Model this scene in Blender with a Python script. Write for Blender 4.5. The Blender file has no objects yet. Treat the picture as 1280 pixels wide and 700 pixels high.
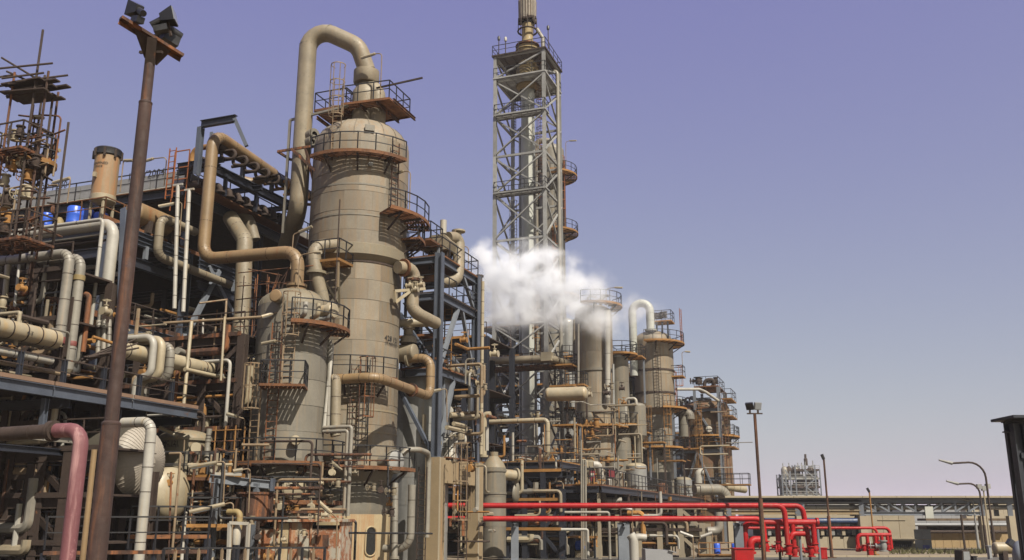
import bpy, math, random
from math import sin, cos, tan, pi, radians, sqrt, atan2, ceil
from mathutils import Vector, Matrix
random.seed(11)
SC = bpy.context.scene
COL = SC.collection
# ------------------------------------------------------------------ camera, sky, sun, exposure
FPX, CX, CY, PITCH, CAMZ = 1160.0, 640.0, 350.0, radians(14.5), 2.6
cd = bpy.data.cameras.new('camera'); cam = bpy.data.objects.new('camera', cd); COL.objects.link(cam)
cam.location = (0, 0, CAMZ); cam.rotation_euler = (radians(90) + PITCH, 0, 0)
cd.sensor_width = 36.0; cd.lens = FPX / 1280 * 36; cd.clip_start = 0.1; cd.clip_end = 6000
SC.camera = cam
SUN_EL, SUN_AZ = radians(49), radians(146)      # azimuth clockwise from +Y: behind the camera, to its right
world = bpy.data.worlds.new('World'); SC.world = world; world.use_nodes = True
wn = world.node_tree.nodes; wl = world.node_tree.links
bg = wn['Background']; sky = wn.new('ShaderNodeTexSky'); sky.sky_type = 'NISHITA'; sky.sun_disc = False
sky.sun_elevation = SUN_EL; sky.sun_rotation = SUN_AZ; sky.air_density = 1.0; sky.dust_density = 1.9; sky.ozone_density = 1.0
tint = wn.new('ShaderNodeMix'); tint.data_type = 'RGBA'; tint.blend_type = 'MULTIPLY'; tint.inputs[0].default_value = 1.0
tint.inputs[7].default_value = (2.12, 2.3, 0.66, 1)
gam = wn.new('ShaderNodeGamma'); gam.inputs[1].default_value = 0.6; wl.new(sky.outputs[0], gam.inputs[0])
veil = wn.new('ShaderNodeMix'); veil.data_type = 'RGBA'; veil.blend_type = 'ADD'; veil.inputs[0].default_value = 1.0
veil.inputs[7].default_value = (0.0, 0.0, 3.6, 1)      # even lavender veil of dusty air over the whole sky
wl.new(gam.outputs[0], tint.inputs[6]); wl.new(tint.outputs[2], veil.inputs[6]); sb = wn.new('ShaderNodeMix'); sb.data_type = 'RGBA'; sb.blend_type = 'SUBTRACT'; sb.inputs[0].default_value = 1.0; sb.inputs[7].default_value = (0.0, 0.82, 0.0, 1)
wl.new(veil.outputs[2], sb.inputs[6]); wl.new(sb.outputs[2], bg.inputs[0]); bg.inputs[1].default_value = 0.0575
sl = bpy.data.lights.new('sun', 'SUN'); sl.energy = 5.0; sl.angle = radians(0.53); sl.color = (1.0, 0.92, 0.79)
so = bpy.data.objects.new('sun', sl); COL.objects.link(so)
sdir = Vector((sin(SUN_AZ) * cos(SUN_EL), cos(SUN_AZ) * cos(SUN_EL), sin(SUN_EL)))
so.rotation_euler = sdir.to_track_quat('Z', 'Y').to_euler(); so.location = (30, -30, 60)
SC.view_settings.view_transform = 'Standard'; SC.view_settings.look = 'None'; SC.view_settings.exposure = 0.74
SC.view_settings.gamma = 1.0; SC.view_settings.use_curve_mapping = False
SC.render.engine = 'CYCLES'
cy = SC.cycles
cy.max_bounces = 8; cy.diffuse_bounces = 1; cy.glossy_bounces = 2; cy.transmission_bounces = 3; cy.volume_bounces = 6
cy.volume_step_rate = 1.5; cy.volume_max_steps = 96
cy.use_denoising = True
# ------------------------------------------------------------------ placing helpers
Z = Vector((0, 0, 1)); XA = Vector((1, 0, 0))
ANG = radians(20.1)
U = Vector((sin(ANG), cos(ANG), 0))     # the plant's long direction, receding to the right
V = Vector((cos(ANG), -sin(ANG), 0))    # across it
CAMP = Vector((0, 0, CAMZ)); FW = Vector((0, cos(PITCH), sin(PITCH))); UP = Vector((0, -sin(PITCH), cos(PITCH)))
def ray(px, py): return FW + XA * ((px - CX) / FPX) + UP * ((CY - py) / FPX)
def at(px, py, Y):
    d = ray(px, py); return CAMP + d * (Y / d.y)
def onplane(px, py, P, D):               # hit the upright plane through P along D
    n = D.cross(Z); d = ray(px, py); return CAMP + d * ((P - CAMP).dot(n) / d.dot(n))
def atz(px, py, z):
    d = ray(px, py); return CAMP + d * ((z - CAMZ) / d.z)
def depth(P): return (P - CAMP).dot(FW)
def mpp(P): return depth(P) / FPX        # metres per photo pixel at P
def slide(P, D, px=None, py=None):       # move from P along D until it shows at column px or row py
    q = P - CAMP; t = q.dot(FW); dt = D.dot(FW)
    if px is not None: k = (px - CX); s = (k * t - FPX * q.x) / (FPX * D.x - k * dt)
    else: k = (CY - py); s = (k * t - FPX * q.dot(UP)) / (FPX * D.dot(UP) - k * dt)
    return P + D * s
def path(start, *steps):
    P = at(*start) if not isinstance(start, Vector) else start.copy(); pts = [P]
    for s in steps:
        if isinstance(s, tuple): P = at(*s); pts.append(P); continue
        k, a = s.split(':') if ':' in s else s.split('=')
        D = {'u': U, 'v': V, 'z': Z, 'x': XA, 'y': Vector((0, 1, 0))}[k]
        if '=' in s: P = P + D * float(a)
        else: P = slide(P, D, py=float(a)) if k == 'z' else slide(P, D, px=float(a))
        pts.append(P)
    return pts
# ------------------------------------------------------------------ mesh builder
WL = {}
def perp(d):
    a = Z if abs(d.z) < 0.95 else XA
    s = d.cross(a).normalized(); return s, s.cross(d).normalized()
class MB:
    def __init__(s): s.v = []; s.f = []
    def add(s, vs, fs):
        o = len(s.v); s.v.extend(vs); s.f.extend(tuple(i + o for i in f) for f in fs); return s
    def box(s, c, dx, dy, dz, ax=XA, ay=None):
        c = Vector(c); ay = ay if ay is not None else Z.cross(ax); az = ax.cross(ay)
        a = ax * dx / 2; b = ay * dy / 2; e = az * dz / 2
        vs = [c + a * i + b * j + e * k for k in (-1, 1) for j in (-1, 1) for i in (-1, 1)]
        return s.add(vs, [(0, 2, 3, 1), (4, 5, 7, 6), (0, 1, 5, 4), (2, 6, 7, 3), (0, 4, 6, 2), (1, 3, 7, 5)])
    def bar(s, p, q, w, h=None, up=None):
        p = Vector(p); q = Vector(q); d = (q - p); L = d.length
        if L < 1e-5: return s
        d /= L
        a = up if up is not None else (Z if abs(d.z) < 0.95 else V)
        sx = d.cross(a).normalized(); sy = sx.cross(d).normalized()
        return s.box((p + q) / 2, L, w, h or w, d, sx)
    def ibeam(s, p, q, h=0.3, w=0.2, t=0.03, up=None):
        p = Vector(p); q = Vector(q); d = (q - p).normalized()
        a = up if up is not None else (Z if abs(d.z) < 0.95 else U)
        sx = d.cross(a).normalized(); sy = sx.cross(d).normalized()
        P = [(-w/2, -h/2), (w/2, -h/2), (w/2, -h/2+t), (t/2, -h/2+t), (t/2, h/2-t), (w/2, h/2-t), (w/2, h/2), (-w/2, h/2), (-w/2, h/2-t), (-t/2, h/2-t), (-t/2, -h/2+t), (-w/2, -h/2+t)]
        vs = [e + sx * x + sy * y for e in (p, q) for x, y in P]
        fs = [(i, (i+1) % 12, 12 + (i+1) % 12, 12 + i) for i in range(12)]
        for o, fl in ((0, 1), (12, 0)):
            for c in ((0, 1, 2, 3, 10, 11), (3, 4, 9, 10), (4, 5, 6, 7, 8, 9)):
                f = tuple(o + i for i in c); fs.append(f[::-1] if fl else f)
        return s.add(vs, fs)
    def tube(s, pts, r, seg=10, bend=None, caps=True):
        pts = [Vector(p) for p in pts]; P = [pts[0]]
        R = bend if bend is not None else 1.6 * max(r if isinstance(r, (list, tuple)) else (r,))
        for i in range(1, len(pts) - 1):
            a = pts[i-1] - pts[i]; b = pts[i+1] - pts[i]; la, lb = a.length, b.length
            if la < 1e-6 or lb < 1e-6: continue
            a /= la; b /= lb; c = max(-1, min(1, a.dot(b))); th = pi - math.acos(c)
            if th < 0.03 or R <= 0: P.append(pts[i]); continue
            T = min(R * tan(th / 2), 0.48 * la, 0.48 * lb); rr = T / tan(th / 2)
            bis = (a + b).normalized(); ctr = pts[i] + bis * (rr / cos(th / 2))
            n = max(2, int(ceil(th / 0.32))); v0 = pts[i] + a * T - ctr; ax = v0.cross(pts[i] + b * T - ctr).normalized()
            for k in range(n + 1): P.append(ctr + Matrix.Rotation(th * k / n, 3, ax) @ v0)
        P.append(pts[-1])
        Q = [P[0]]
        for p in P[1:]:
            if (p - Q[-1]).length > 1e-4: Q.append(p)
        P = Q; n = len(P); s.last = P
        if n < 2: return s
        d = (P[1] - P[0]).normalized(); sx, sy = perp(d); o = len(s.v); rs = r if isinstance(r, (list, tuple)) else None
        for i in range(n):
            nd = (P[min(i+1, n-1)] - P[max(i-1, 0)]).normalized()
            ax = d.cross(nd)
            if ax.length > 1e-6:
                m = Matrix.Rotation(math.asin(min(1, ax.length)) if d.dot(nd) > 0 else pi - math.asin(min(1, ax.length)), 3, ax.normalized()); sx = m @ sx
            d = nd; sx = (sx - d * sx.dot(d)).normalized(); sy = d.cross(sx)
            rr = (rs[0] + (rs[1] - rs[0]) * i / (n - 1)) if rs else r
            for k in range(seg):
                a = 2 * pi * k / seg; s.v.append(P[i] + sx * (cos(a) * rr) + sy * (sin(a) * rr))
        for i in range(n - 1):
            for k in range(seg):
                a = o + i * seg + k; b = o + i * seg + (k + 1) % seg; s.f.append((a, b, b + seg, a + seg))
        if caps:
            s.f.append(tuple(o + k for k in range(seg))[::-1]); s.f.append(tuple(o + (n - 1) * seg + k for k in range(seg)))
        return s
    def lathe(s, base, prof, seg=28, axis=Z, a0=0.0, a1=2 * pi, ref=None):
        base = Vector(base); ax = axis.normalized()
        if abs(ax.z) > 0.99: ex, ey = XA * (1 if ax.z > 0 else 1), Z.cross(XA) * (1 if ax.z > 0 else -1)
        else: ey, ex = perp(ax)[::-1]; ey = ax.cross(ex)
        full = abs(a1 - a0 - 2 * pi) < 1e-6; m = seg if full else seg + 1; o = len(s.v); rows = []
        for r, z in prof:
            if r < 1e-5: rows.append([len(s.v)]); s.v.append(base + ax * z)
            else:
                rows.append(list(range(len(s.v), len(s.v) + m)))
                for k in range(m):
                    a = a0 + (a1 - a0) * k / seg; s.v.append(base + ax * z + (ex * cos(a) + ey * sin(a)) * r)
        for A, B in zip(rows, rows[1:]):
            for k in range(seg if full else seg):
                k2 = (k + 1) % m if full else k + 1
                if len(A) == 1 and len(B) == 1: continue
                if len(A) == 1: s.f.append((A[0], B[k2], B[k]))
                elif len(B) == 1: s.f.append((A[k], A[k2], B[0]))
                else: s.f.append((A[k], A[k2], B[k2], B[k]))
        if not full:
            pass
        return s
    def sector(s, c, r0, r1, z0, z1, a0, a1, seg=None):
        c = Vector(c); full = a1 - a0 >= 2 * pi - 1e-4; n = seg or max(4, int((a1 - a0) / 0.16)); o = len(s.v)
        for k in range(n + 1):
            a = a0 + (a1 - a0) * k / n; e = Vector((cos(a), sin(a), 0))
            for r, z in ((r0, z0), (r1, z0), (r1, z1), (r0, z1)): s.v.append(Vector((c.x, c.y, 0)) + e * r + Z * z)
        for k in range(n):
            a = o + 4 * k; b = a + 4
            for i in range(4): s.f.append((a + i, b + i, b + (i + 1) % 4, a + (i + 1) % 4))
        if not full: s.f.append((o, o + 3, o + 2, o + 1)); e = o + 4 * n; s.f.append((e, e + 1, e + 2, e + 3))
        return s
    def prism(s, pts, d):                 # flat polygon pushed along d
        n = len(pts); pts = [Vector(p) for p in pts]
        return s.add(pts + [p + d for p in pts], [tuple(range(n))[::-1], tuple(range(n, 2 * n))] + [(i, (i + 1) % n, n + (i + 1) % n, n + i) for i in range(n)])
    def rail(s, pts, h=1.1, sp=1.3, r=0.028, closed=False, mid=True, toe=0.0):
        pts = [Vector(p) for p in pts]
        if closed: pts = pts + [pts[0]]
        for p, q in zip(pts, pts[1:]):
            L = (q - p).length; n = max(1, int(round(L / sp)))
            for k in range(n + 1):
                b = p.lerp(q, k / n); s.bar(b, b + Z * h, r * 1.8)
            s.bar(p + Z * h, q + Z * h, r * 2); 
            if mid: s.bar(p + Z * h * 0.52, q + Z * h * 0.52, r * 1.5)
            if toe: s.bar(p + Z * toe / 2, q + Z * toe / 2, 0.012, toe)
        return s
    def mesh(s, name, org, flat=False):
        me = bpy.data.meshes.new(name); me.from_pydata([tuple(Vector(v) - org) for v in s.v], [], s.f); me.update()
        if not flat:
            me.polygons.foreach_set('use_smooth', [True] * len(me.polygons))
            me.set_sharp_from_angle(angle=radians(38))
        return me
    def build(s, name, mat, parent=None, org=None, flat=False):
        if parent is not None: org = WL[parent.name]
        elif org is None:
            xs = [v[0] for v in s.v]; ys = [v[1] for v in s.v]; zs = [v[2] for v in s.v]
            org = Vector(((min(xs) + max(xs)) / 2, (min(ys) + max(ys)) / 2, min(zs)))
        me = s.mesh(name, Vector(org), flat); me.materials.append(mat)
        return link(name, me, parent, org)
def link(name, me, parent=None, org=None):
    o = bpy.data.objects.new(name, me); COL.objects.link(o)
    if parent is not None: o.parent = parent; WL[o.name] = WL[parent.name]
    else: o.location = org; WL[o.name] = Vector(org)
    return o
def tag(o, label=None, cat=None, group=None, kind=None):
    if label: o['label'] = label
    if cat: o['category'] = cat
    if group: o['group'] = group
    if kind: o['kind'] = kind
    return o
def thing(name, label, cat, loc, group=None):
    o = bpy.data.objects.new(name, None); COL.objects.link(o); o.location = loc; o.empty_display_size = 0.2; WL[o.name] = Vector(loc)
    return tag(o, label, cat, group)
def dup(root, loc, label=None):
    r = root.copy(); COL.objects.link(r); r.location = loc; WL[r.name] = Vector(loc)
    if label: r['label'] = label
    for ch in root.children:
        c = ch.copy(); COL.objects.link(c); c.parent = r
        for g in ch.children:
            d = g.copy(); COL.objects.link(d); d.parent = c
    return r
# ------------------------------------------------------------------ materials
ALB = 0.51
def mat(name, col, dark=0.62, scale=0.9, rust=0.0, rustcol=(0.17, 0.065, 0.022), streak=0.0, streakcol=None, rough=0.72, metal=0.0, bump=0.12, rnd=0.0, fine=9.0):
    m = bpy.data.materials.new(name); m.use_nodes = True; nt = m.node_tree; N = nt.nodes; L = nt.links; b = N['Principled BSDF']
    geo = N.new('ShaderNodeNewGeometry'); oi = N.new('ShaderNodeObjectInfo')
    off = N.new('ShaderNodeVectorMath'); off.operation = 'ADD'
    mul = N.new('ShaderNodeVectorMath'); mul.operation = 'SCALE'; mul.inputs[0].default_value = (13.1, 7.7, 5.3); L.new(oi.outputs['Random'], mul.inputs[3])
    L.new(geo.outputs['Position'], off.inputs[0]); L.new(mul.outputs[0], off.inputs[1])
    def noise(sc, det=5.0, vec=None):
        n = N.new('ShaderNodeTexNoise'); n.inputs['Scale'].default_value = sc; n.inputs['Detail'].default_value = det; n.inputs['Roughness'].default_value = 0.65
        L.new(vec or off.outputs[0], n.inputs['Vector']); return n.outputs[0]
    def mr(x, a, c, lo=0.0, hi=1.0):
        n = N.new('ShaderNodeMapRange'); n.inputs[1].default_value = a; n.inputs[2].default_value = c; n.inputs[3].default_value = lo; n.inputs[4].default_value = hi; L.new(x, n.inputs[0]); return n.outputs[0]
    def mix(f, a, c):
        n = N.new('ShaderNodeMix'); n.data_type = 'RGBA'
        L.new(f, n.inputs[0])
        for i, x in ((6, a), (7, c)):
            if isinstance(x, tuple): n.inputs[i].default_value = (*x, 1)
            else: L.new(x, n.inputs[i])
        return n.outputs[2]
    if name not in ('blue_plastic_barrel', 'red_firewater_paint'): col = tuple(c * ALB for c in col)
    d = tuple(c * dark for c in col)
    c = mix(mr(noise(scale), 0.32, 0.68), d, col)
    c = mix(mr(noise(fine, 6), 0.3, 0.75, 0.0, 0.45), c, d)
    if streak:
        mp = N.new('ShaderNodeMapping'); mp.inputs['Scale'].default_value = (3.4, 3.4, 0.22); L.new(off.outputs[0], mp.inputs[0])
        sn = noise(1.0, 6, mp.outputs[0]); c = mix(mr(sn, 0.62 - 0.2 * streak, 0.78 - 0.15 * streak, 0, 0.85), c, streakcol or rustcol)
    if rust:
        e = 0.75 - 0.32 * rust
        c = mix(mr(noise(scale * 1.9, 9), e, e + 0.06, 0, 0.95), c, mix(mr(noise(fine * 1.3), 0.35, 0.65), rustcol, tuple(x * 0.45 for x in rustcol)))
    if rnd:
        hs = N.new('ShaderNodeHueSaturation'); L.new(c, hs.inputs['Color']); L.new(mr(oi.outputs['Random'], 0, 1, 1 - rnd, 1 + rnd * 0.6), hs.inputs['Value']); c = hs.outputs[0]
    L.new(c, b.inputs['Base Color']); b.inputs['Metallic'].default_value = metal
    L.new(mr(noise(fine), 0.3, 0.7, max(0.05, rough - 0.12), min(1, rough + 0.12)), b.inputs['Roughness'])
    if bump:
        bp = N.new('ShaderNodeBump'); bp.inputs['Strength'].default_value = bump; bp.inputs['Distance'].default_value = 0.05
        L.new(noise(fine * 0.7, 6), bp.inputs['Height']); L.new(bp.outputs[0], b.inputs['Normal'])
    return m
RO = (0.30, 0.095, 0.022)
CLAD = mat('weathered_cladding', (0.41, 0.355, 0.27), 0.56, 0.42, rust=0.26, rustcol=(0.2, 0.12, 0.06), streak=0.95, streakcol=(0.17, 0.12, 0.07), rough=0.62, rnd=0.2)
CLADW = mat('warm_cladding', (0.37, 0.315, 0.215), 0.72, 0.4, streak=0.5, streakcol=(0.2, 0.13, 0.065), rough=0.65, rnd=0.14)
CLADG = mat('grey_cladding', (0.31, 0.285, 0.232), 0.62, 0.5, rust=0.2, rustcol=(0.18, 0.1, 0.05), streak=0.75, streakcol=(0.16, 0.13, 0.09), rough=0.6, rnd=0.12)
BEIGE = mat('beige_pipe_cladding', (0.43, 0.36, 0.25), 0.6, 0.8, rust=0.12, streak=0.45, streakcol=(0.2, 0.14, 0.08), rough=0.6, rnd=0.1)
TAN = mat('tan_pipe_paint', (0.42, 0.28, 0.14), 0.62, 0.7, rust=0.25, streak=0.35, rough=0.5, rnd=0.05)
CREAM = mat('cream_paint', (0.62, 0.53, 0.37), 0.66, 0.9, rust=0.28, streak=0.45, streakcol=(0.28, 0.2, 0.1), rough=0.5, rnd=0.1)
WHITE = mat('dirty_white_pipe_paint', (0.68, 0.65, 0.58), 0.68, 0.8, rust=0.12, streak=0.45, streakcol=(0.3, 0.25, 0.17), rough=0.5, rnd=0.08)
GREYP = mat('grey_pipe_jacket', (0.42, 0.39, 0.33), 0.62, 1.0, rust=0.14, streak=0.4, streakcol=(0.2, 0.15, 0.1), rough=0.5, rnd=0.1)
SILVER = mat('aluminium_jacket', (0.56, 0.56, 0.54), 0.7, 0.8, rough=0.42, metal=0.35, streak=0.2, streakcol=(0.25, 0.2, 0.14))
BLUE = mat('blue_grey_steel_paint', (0.135, 0.16, 0.215), 0.62, 0.9, rust=0.32, rough=0.55, rnd=0.12)
BLUEL = mat('light_blue_grey_steel_paint', (0.28, 0.31, 0.36), 0.68, 0.9, rust=0.22, rough=0.55, rnd=0.12)
BLUED = mat('dark_navy_steel_paint', (0.036, 0.042, 0.062), 0.7, 0.9, rust=0.35, rustcol=(0.09, 0.04, 0.02), rough=0.5, rnd=0.1)
RUST = mat('brown_rusted_steel', (0.13, 0.056, 0.03), 0.3, 1.6, streak=0.7, streakcol=(0.24, 0.085, 0.025), rust=0.4, rustcol=(0.06, 0.035, 0.03), rough=0.85, bump=0.35)
RUSTD = mat('dark_rusted_steel', (0.075, 0.045, 0.032), 0.6, 1.6, rust=0.3, rough=0.85)
MAST = mat('dark_brown_mast_paint', (0.095, 0.048, 0.038), 0.45, 1.5, streak=0.5, streakcol=(0.22, 0.085, 0.03), rust=0.25, rustcol=(0.05, 0.03, 0.03), rough=0.8, bump=0.3)
ORANGE = mat('orange_rust_grating', (0.34, 0.135, 0.045), 0.45, 1.8, rust=0.6, rustcol=(0.10, 0.042, 0.02), rough=0.85, rnd=0.25)
OCHRE = mat('ochre_rust_paint', (0.56, 0.27, 0.065), 0.55, 1.4, rust=0.4, rustcol=(0.15, 0.055, 0.02), rough=0.8, rnd=0.2)
RAILB = mat('black_handrail_paint', (0.022, 0.022, 0.027), 0.7, 2, rust=0.22, rustcol=(0.13, 0.05, 0.02), rough=0.6, bump=0)
RAILC = mat('faded_cream_ladder_paint', (0.42, 0.30, 0.18), 0.6, 2, rust=0.5, rough=0.7, bump=0)
RAILO = mat('orange_ladder_paint', (0.52, 0.16, 0.045), 0.6, 2, rust=0.2, rough=0.7, bump=0)
CONC = mat('tan_concrete', (0.45, 0.34, 0.20), 0.78, 0.8, streak=0.35, streakcol=(0.24, 0.13, 0.05), rough=0.9, rnd=0.05)
CONCL = mat('pale_concrete', (0.55, 0.47, 0.34), 0.8, 0.5, streak=0.3, streakcol=(0.26, 0.2, 0.13), rough=0.9, rnd=0.06)
RED = mat('red_firewater_paint', (0.34, 0.007, 0.009), 0.6, 1.1, rust=0.1, rustcol=(0.2, 0.06, 0.04), streak=0.25, streakcol=(0.24, 0.05, 0.04), rough=0.5, rnd=0.06, bump=0.03)
PINK = mat('faded_red_pipe_paint', (0.30, 0.105, 0.12), 0.7, 1.1, rust=0.45, rustcol=(0.40, 0.2, 0.2), streak=0.3, streakcol=(0.42, 0.25, 0.24), rough=0.7, bump=0.25)
GALV = mat('galvanised_lattice_steel', (0.52, 0.52, 0.50), 0.6, 0.9, rust=0.25, rustcol=(0.2, 0.12, 0.06), rough=0.6, rnd=0.2)
RISER = mat('pale_green_grey_riser_paint', (0.68, 0.70, 0.64), 0.8, 0.5, streak=0.3, streakcol=(0.25, 0.22, 0.16), rough=0.5)
BLACK = mat('black_lamp_housing', (0.028, 0.028, 0.032), 0.7, 2, rough=0.45)
SHADEG = mat('shade_dark_ground', (0.06, 0.052, 0.043), 0.6, 0.4, rough=0.9)  # near-black ground colour standing in for shade below the left decks
DRUMSH = mat('shade_dark_drum_jacket', (0.10, 0.085, 0.06), 0.6, 0.5, streak=0.5, streakcol=(0.04, 0.03, 0.02), rough=0.75)  # drum colour darkened to stand in for the rack's shade
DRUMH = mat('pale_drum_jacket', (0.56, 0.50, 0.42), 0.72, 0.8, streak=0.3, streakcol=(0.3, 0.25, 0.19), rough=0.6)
LENS = mat('lamp_lens', (0.34, 0.36, 0.38), 0.9, 2, rough=0.12, bump=0)
YELLOW = mat('yellow_flare_base_paint', (0.50, 0.37, 0.16), 0.6, 1.2, rust=0.35, rustcol=(0.25, 0.06, 0.025), rough=0.7)
BARREL = mat('blue_plastic_barrel', (0.03, 0.10, 0.52), 0.8, 1.5, rough=0.35)
PEEL = mat('peeling_white_paint_on_rust', (0.60, 0.56, 0.46), 0.8, 0.8, rust=0.86, rustcol=(0.25, 0.085, 0.028), streak=0.6, streakcol=(0.34, 0.15, 0.06), rough=0.8, rnd=0.15)
SKIRT = mat('yellowed_skirt_paint', (0.66, 0.53, 0.32), 0.75, 0.6, streak=0.7, streakcol=(0.25, 0.12, 0.045), rough=0.75)
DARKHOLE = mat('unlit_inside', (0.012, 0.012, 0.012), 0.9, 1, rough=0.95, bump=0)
INK = mat('black_stencil_paint', (0.03, 0.028, 0.026), 0.8, 4, rough=0.7, bump=0)
BROWNV = mat('brown_stained_vessel', (0.24, 0.165, 0.085), 0.6, 0.35, streak=0.8, streakcol=(0.12, 0.045, 0.018), rust=0.2, rough=0.75)
SHADEW = mat('shade_dark_wall', (0.02, 0.018, 0.016), 0.6, 0.4, rust=0.2, rough=0.9)  # near-black wall colour standing in for deep shade inside the racks
RED.node_tree.nodes['Principled BSDF'].inputs['Specular IOR Level'].default_value = 0.25
GROUND = mat('dusty_ground', (0.38, 0.30, 0.21), 0.72, 0.25, rough=0.95, bump=0.4, fine=4)
ASPH = mat('worn_asphalt', (0.15, 0.135, 0.115), 0.75, 0.3, rough=0.92, bump=0.3)
SHEET = mat('grey_sheet_metal', (0.42, 0.43, 0.45), 0.8, 0.6, rough=0.5, rnd=0.08)
BROWNW = mat('sunlit_ochre_wall', (0.52, 0.37, 0.19), 0.82, 0.4, streak=0.3, streakcol=(0.22, 0.15, 0.08), rough=0.9)
# ------------------------------------------------------------------ builders
def ringplat(root, c, z, r0, r1, a0=0, a1=360, fl=None, rl=None, rsp=1.2, name='platform', drop=0.9, skip=()):
    """walkway round a vessel: floor with an edge channel, railing, brackets under it"""
    a0, a1 = radians(a0), radians(a1); full = a1 - a0 > 6.28
    fl = fl or ORANGE; rl = rl or RAILB
    p = MB().sector(c, r1, r1 + 0.02, z - 0.12, z + 0.07, a0, a1)        # kick plate outside, open grating strips on radial bearers
    po = p.build(name, fl, root); gr = MB(); w = 0.1; ns = max(2, int((r1 - r0 - .02) / (w + 0.05))); pitch = (r1 - r0 - .02) / ns
    for k in range(ns): gr.sector(c, r0 + .02 + k * pitch, r0 + .02 + k * pitch + pitch - 0.05, z - 0.035, z, a0, a1)
    m_ = max(3, int((a1 - a0) * r1 / 0.75))
    for k in range(m_ + 1):
        a = a0 + (a1 - a0) * k / m_; e = Vector((cos(a), sin(a), 0)); q = Vector((c.x, c.y, z - .08)); gr.bar(q + e * r0, q + e * r1, 0.04, 0.09)
    tag(gr.build('grating', fl, po), kind='stuff')
    n = max(3, int((a1 - a0) * r1 / 0.9)); pts = [Vector((c.x + cos(a0 + (a1 - a0) * k / n) * (r1 - 0.04), c.y + sin(a0 + (a1 - a0) * k / n) * (r1 - 0.04), z)) for k in range(n + (0 if full else 1))]
    MB().rail(pts, sp=rsp, closed=full).build('railing', rl, po, flat=True)
    nb = max(3, int((a1 - a0) * r1 / 2.2))
    for k in range(nb):
        a = a0 + (a1 - a0) * (k + 0.5) / nb; e = Vector((cos(a), sin(a), 0)); q = Vector((c.x, c.y, 0))
        b = MB().bar(q + e * (r0 - 0.02) + Z * (z - drop), q + e * (r1 - 0.1) + Z * (z - 0.12), 0.09)
        b.bar(q + e * (r0 - 0.02) + Z * (z - 0.13), q + e * (r1 - 0.02) + Z * (z - 0.13), 0.1)
        b.build('bracket', RUSTD, po, flat=True)
    return po
def polyplat(root, pts, z=None, th=0.14, fl=None, rl=None, name='platform', rails=True, h=1.1, skip=(), sp=1.3):
    pts = [Vector(p) for p in pts]
    if z is not None: pts = [Vector((p.x, p.y, z)) for p in pts]
    if len(pts) == 4 and rails:
        a_, b_ = pts[1] - pts[0], pts[3] - pts[0]; p = MB()
        for i in range(4): p.bar(pts[i] - Z * th / 2, pts[(i + 1) % 4] - Z * th / 2, .05, th)
        po = p.build(name, fl or ORANGE, root, flat=True); gr = MB(); L_ = b_.length; n_ = max(2, int(L_ / .2))
        for k in range(n_): gr.bar(pts[0] + b_ * ((k + .5) / n_) - Z * .025, pts[1] + (pts[2] - pts[1]) * ((k + .5) / n_) - Z * .025, L_ / n_ - .05, .04)
        m_ = max(2, int(a_.length / .9))
        for k in range(1, m_): gr.bar(pts[0] + a_ * (k / m_) - Z * .09, pts[3] + (pts[2] - pts[3]) * (k / m_) - Z * .09, .05, .09)
        tag(gr.build('grating', fl or ORANGE, po, flat=True), kind='stuff')
    else:
        p = MB().prism([q - Z * th for q in pts], Z * th); po = p.build(name, fl or ORANGE, root, flat=True)
    if rails:
        r = MB(); n = len(pts); c = sum(pts, Vector()) / n
        for i in range(n):
            if i in skip: continue
            a = pts[i].lerp(c, 0.015); b = pts[(i + 1) % n].lerp(c, 0.015); r.rail([a, b], h=h, sp=sp, toe=0)
        r.build('railing', rl or RAILB, po, flat=True)
    return po
def ladder(root, p, z1, out, w=0.5, cage=True, m=None, cm=None, name='ladder', rung=0.33):
    p = Vector(p); out = out.normalized(); sd = Z.cross(out); m = m or RAILC; H = z1 - p.z
    b = MB()
    for s in (-1, 1): b.bar(p + sd * s * w / 2, p + sd * s * w / 2 + Z * H, 0.07, 0.04, sd)
    for k in range(int(H / rung)): b.bar(p + sd * -w / 2 + Z * (0.2 + k * rung), p + sd * w / 2 + Z * (0.2 + k * rung), 0.035)
    lo = b.build(name, m, root, flat=True)
    if cage and H > 3.2:
        g = MB(); R = 0.42; A = [radians(x) for x in range(-100, 101, 25)]
        hp = lambda z: [p + out * (0.34 + R * cos(a)) + sd * (R * sin(a)) + Z * z for a in A]
        zs = [2.4 + i * 1.05 for i in range(int((H - 2.4 + 0.9) / 1.05) + 1)]
        for z in zs:
            q = hp(z)
            for a, c in zip(q, q[1:]): g.bar(a, c, 0.03, 0.055)
            g.bar(q[0], p + sd * -w / 2 + Z * z, 0.03); g.bar(q[-1], p + sd * w / 2 + Z * z, 0.03)
        for a, c in list(zip(hp(zs[0]), hp(zs[-1])))[1::2] if len(zs) > 1 else []: g.bar(a, c, 0.045, 0.03)
        g.build('cage', cm or m, lo, flat=True)
    return lo
def stack_ladder(root, c, r, a, z0, z1, **k):
    e = Vector((cos(radians(a)), sin(radians(a)), 0)); return ladder(root, Vector((c.x, c.y, z0)) + e * (r + 0.25), z1, e, **k)
PANELS = {}
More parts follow.
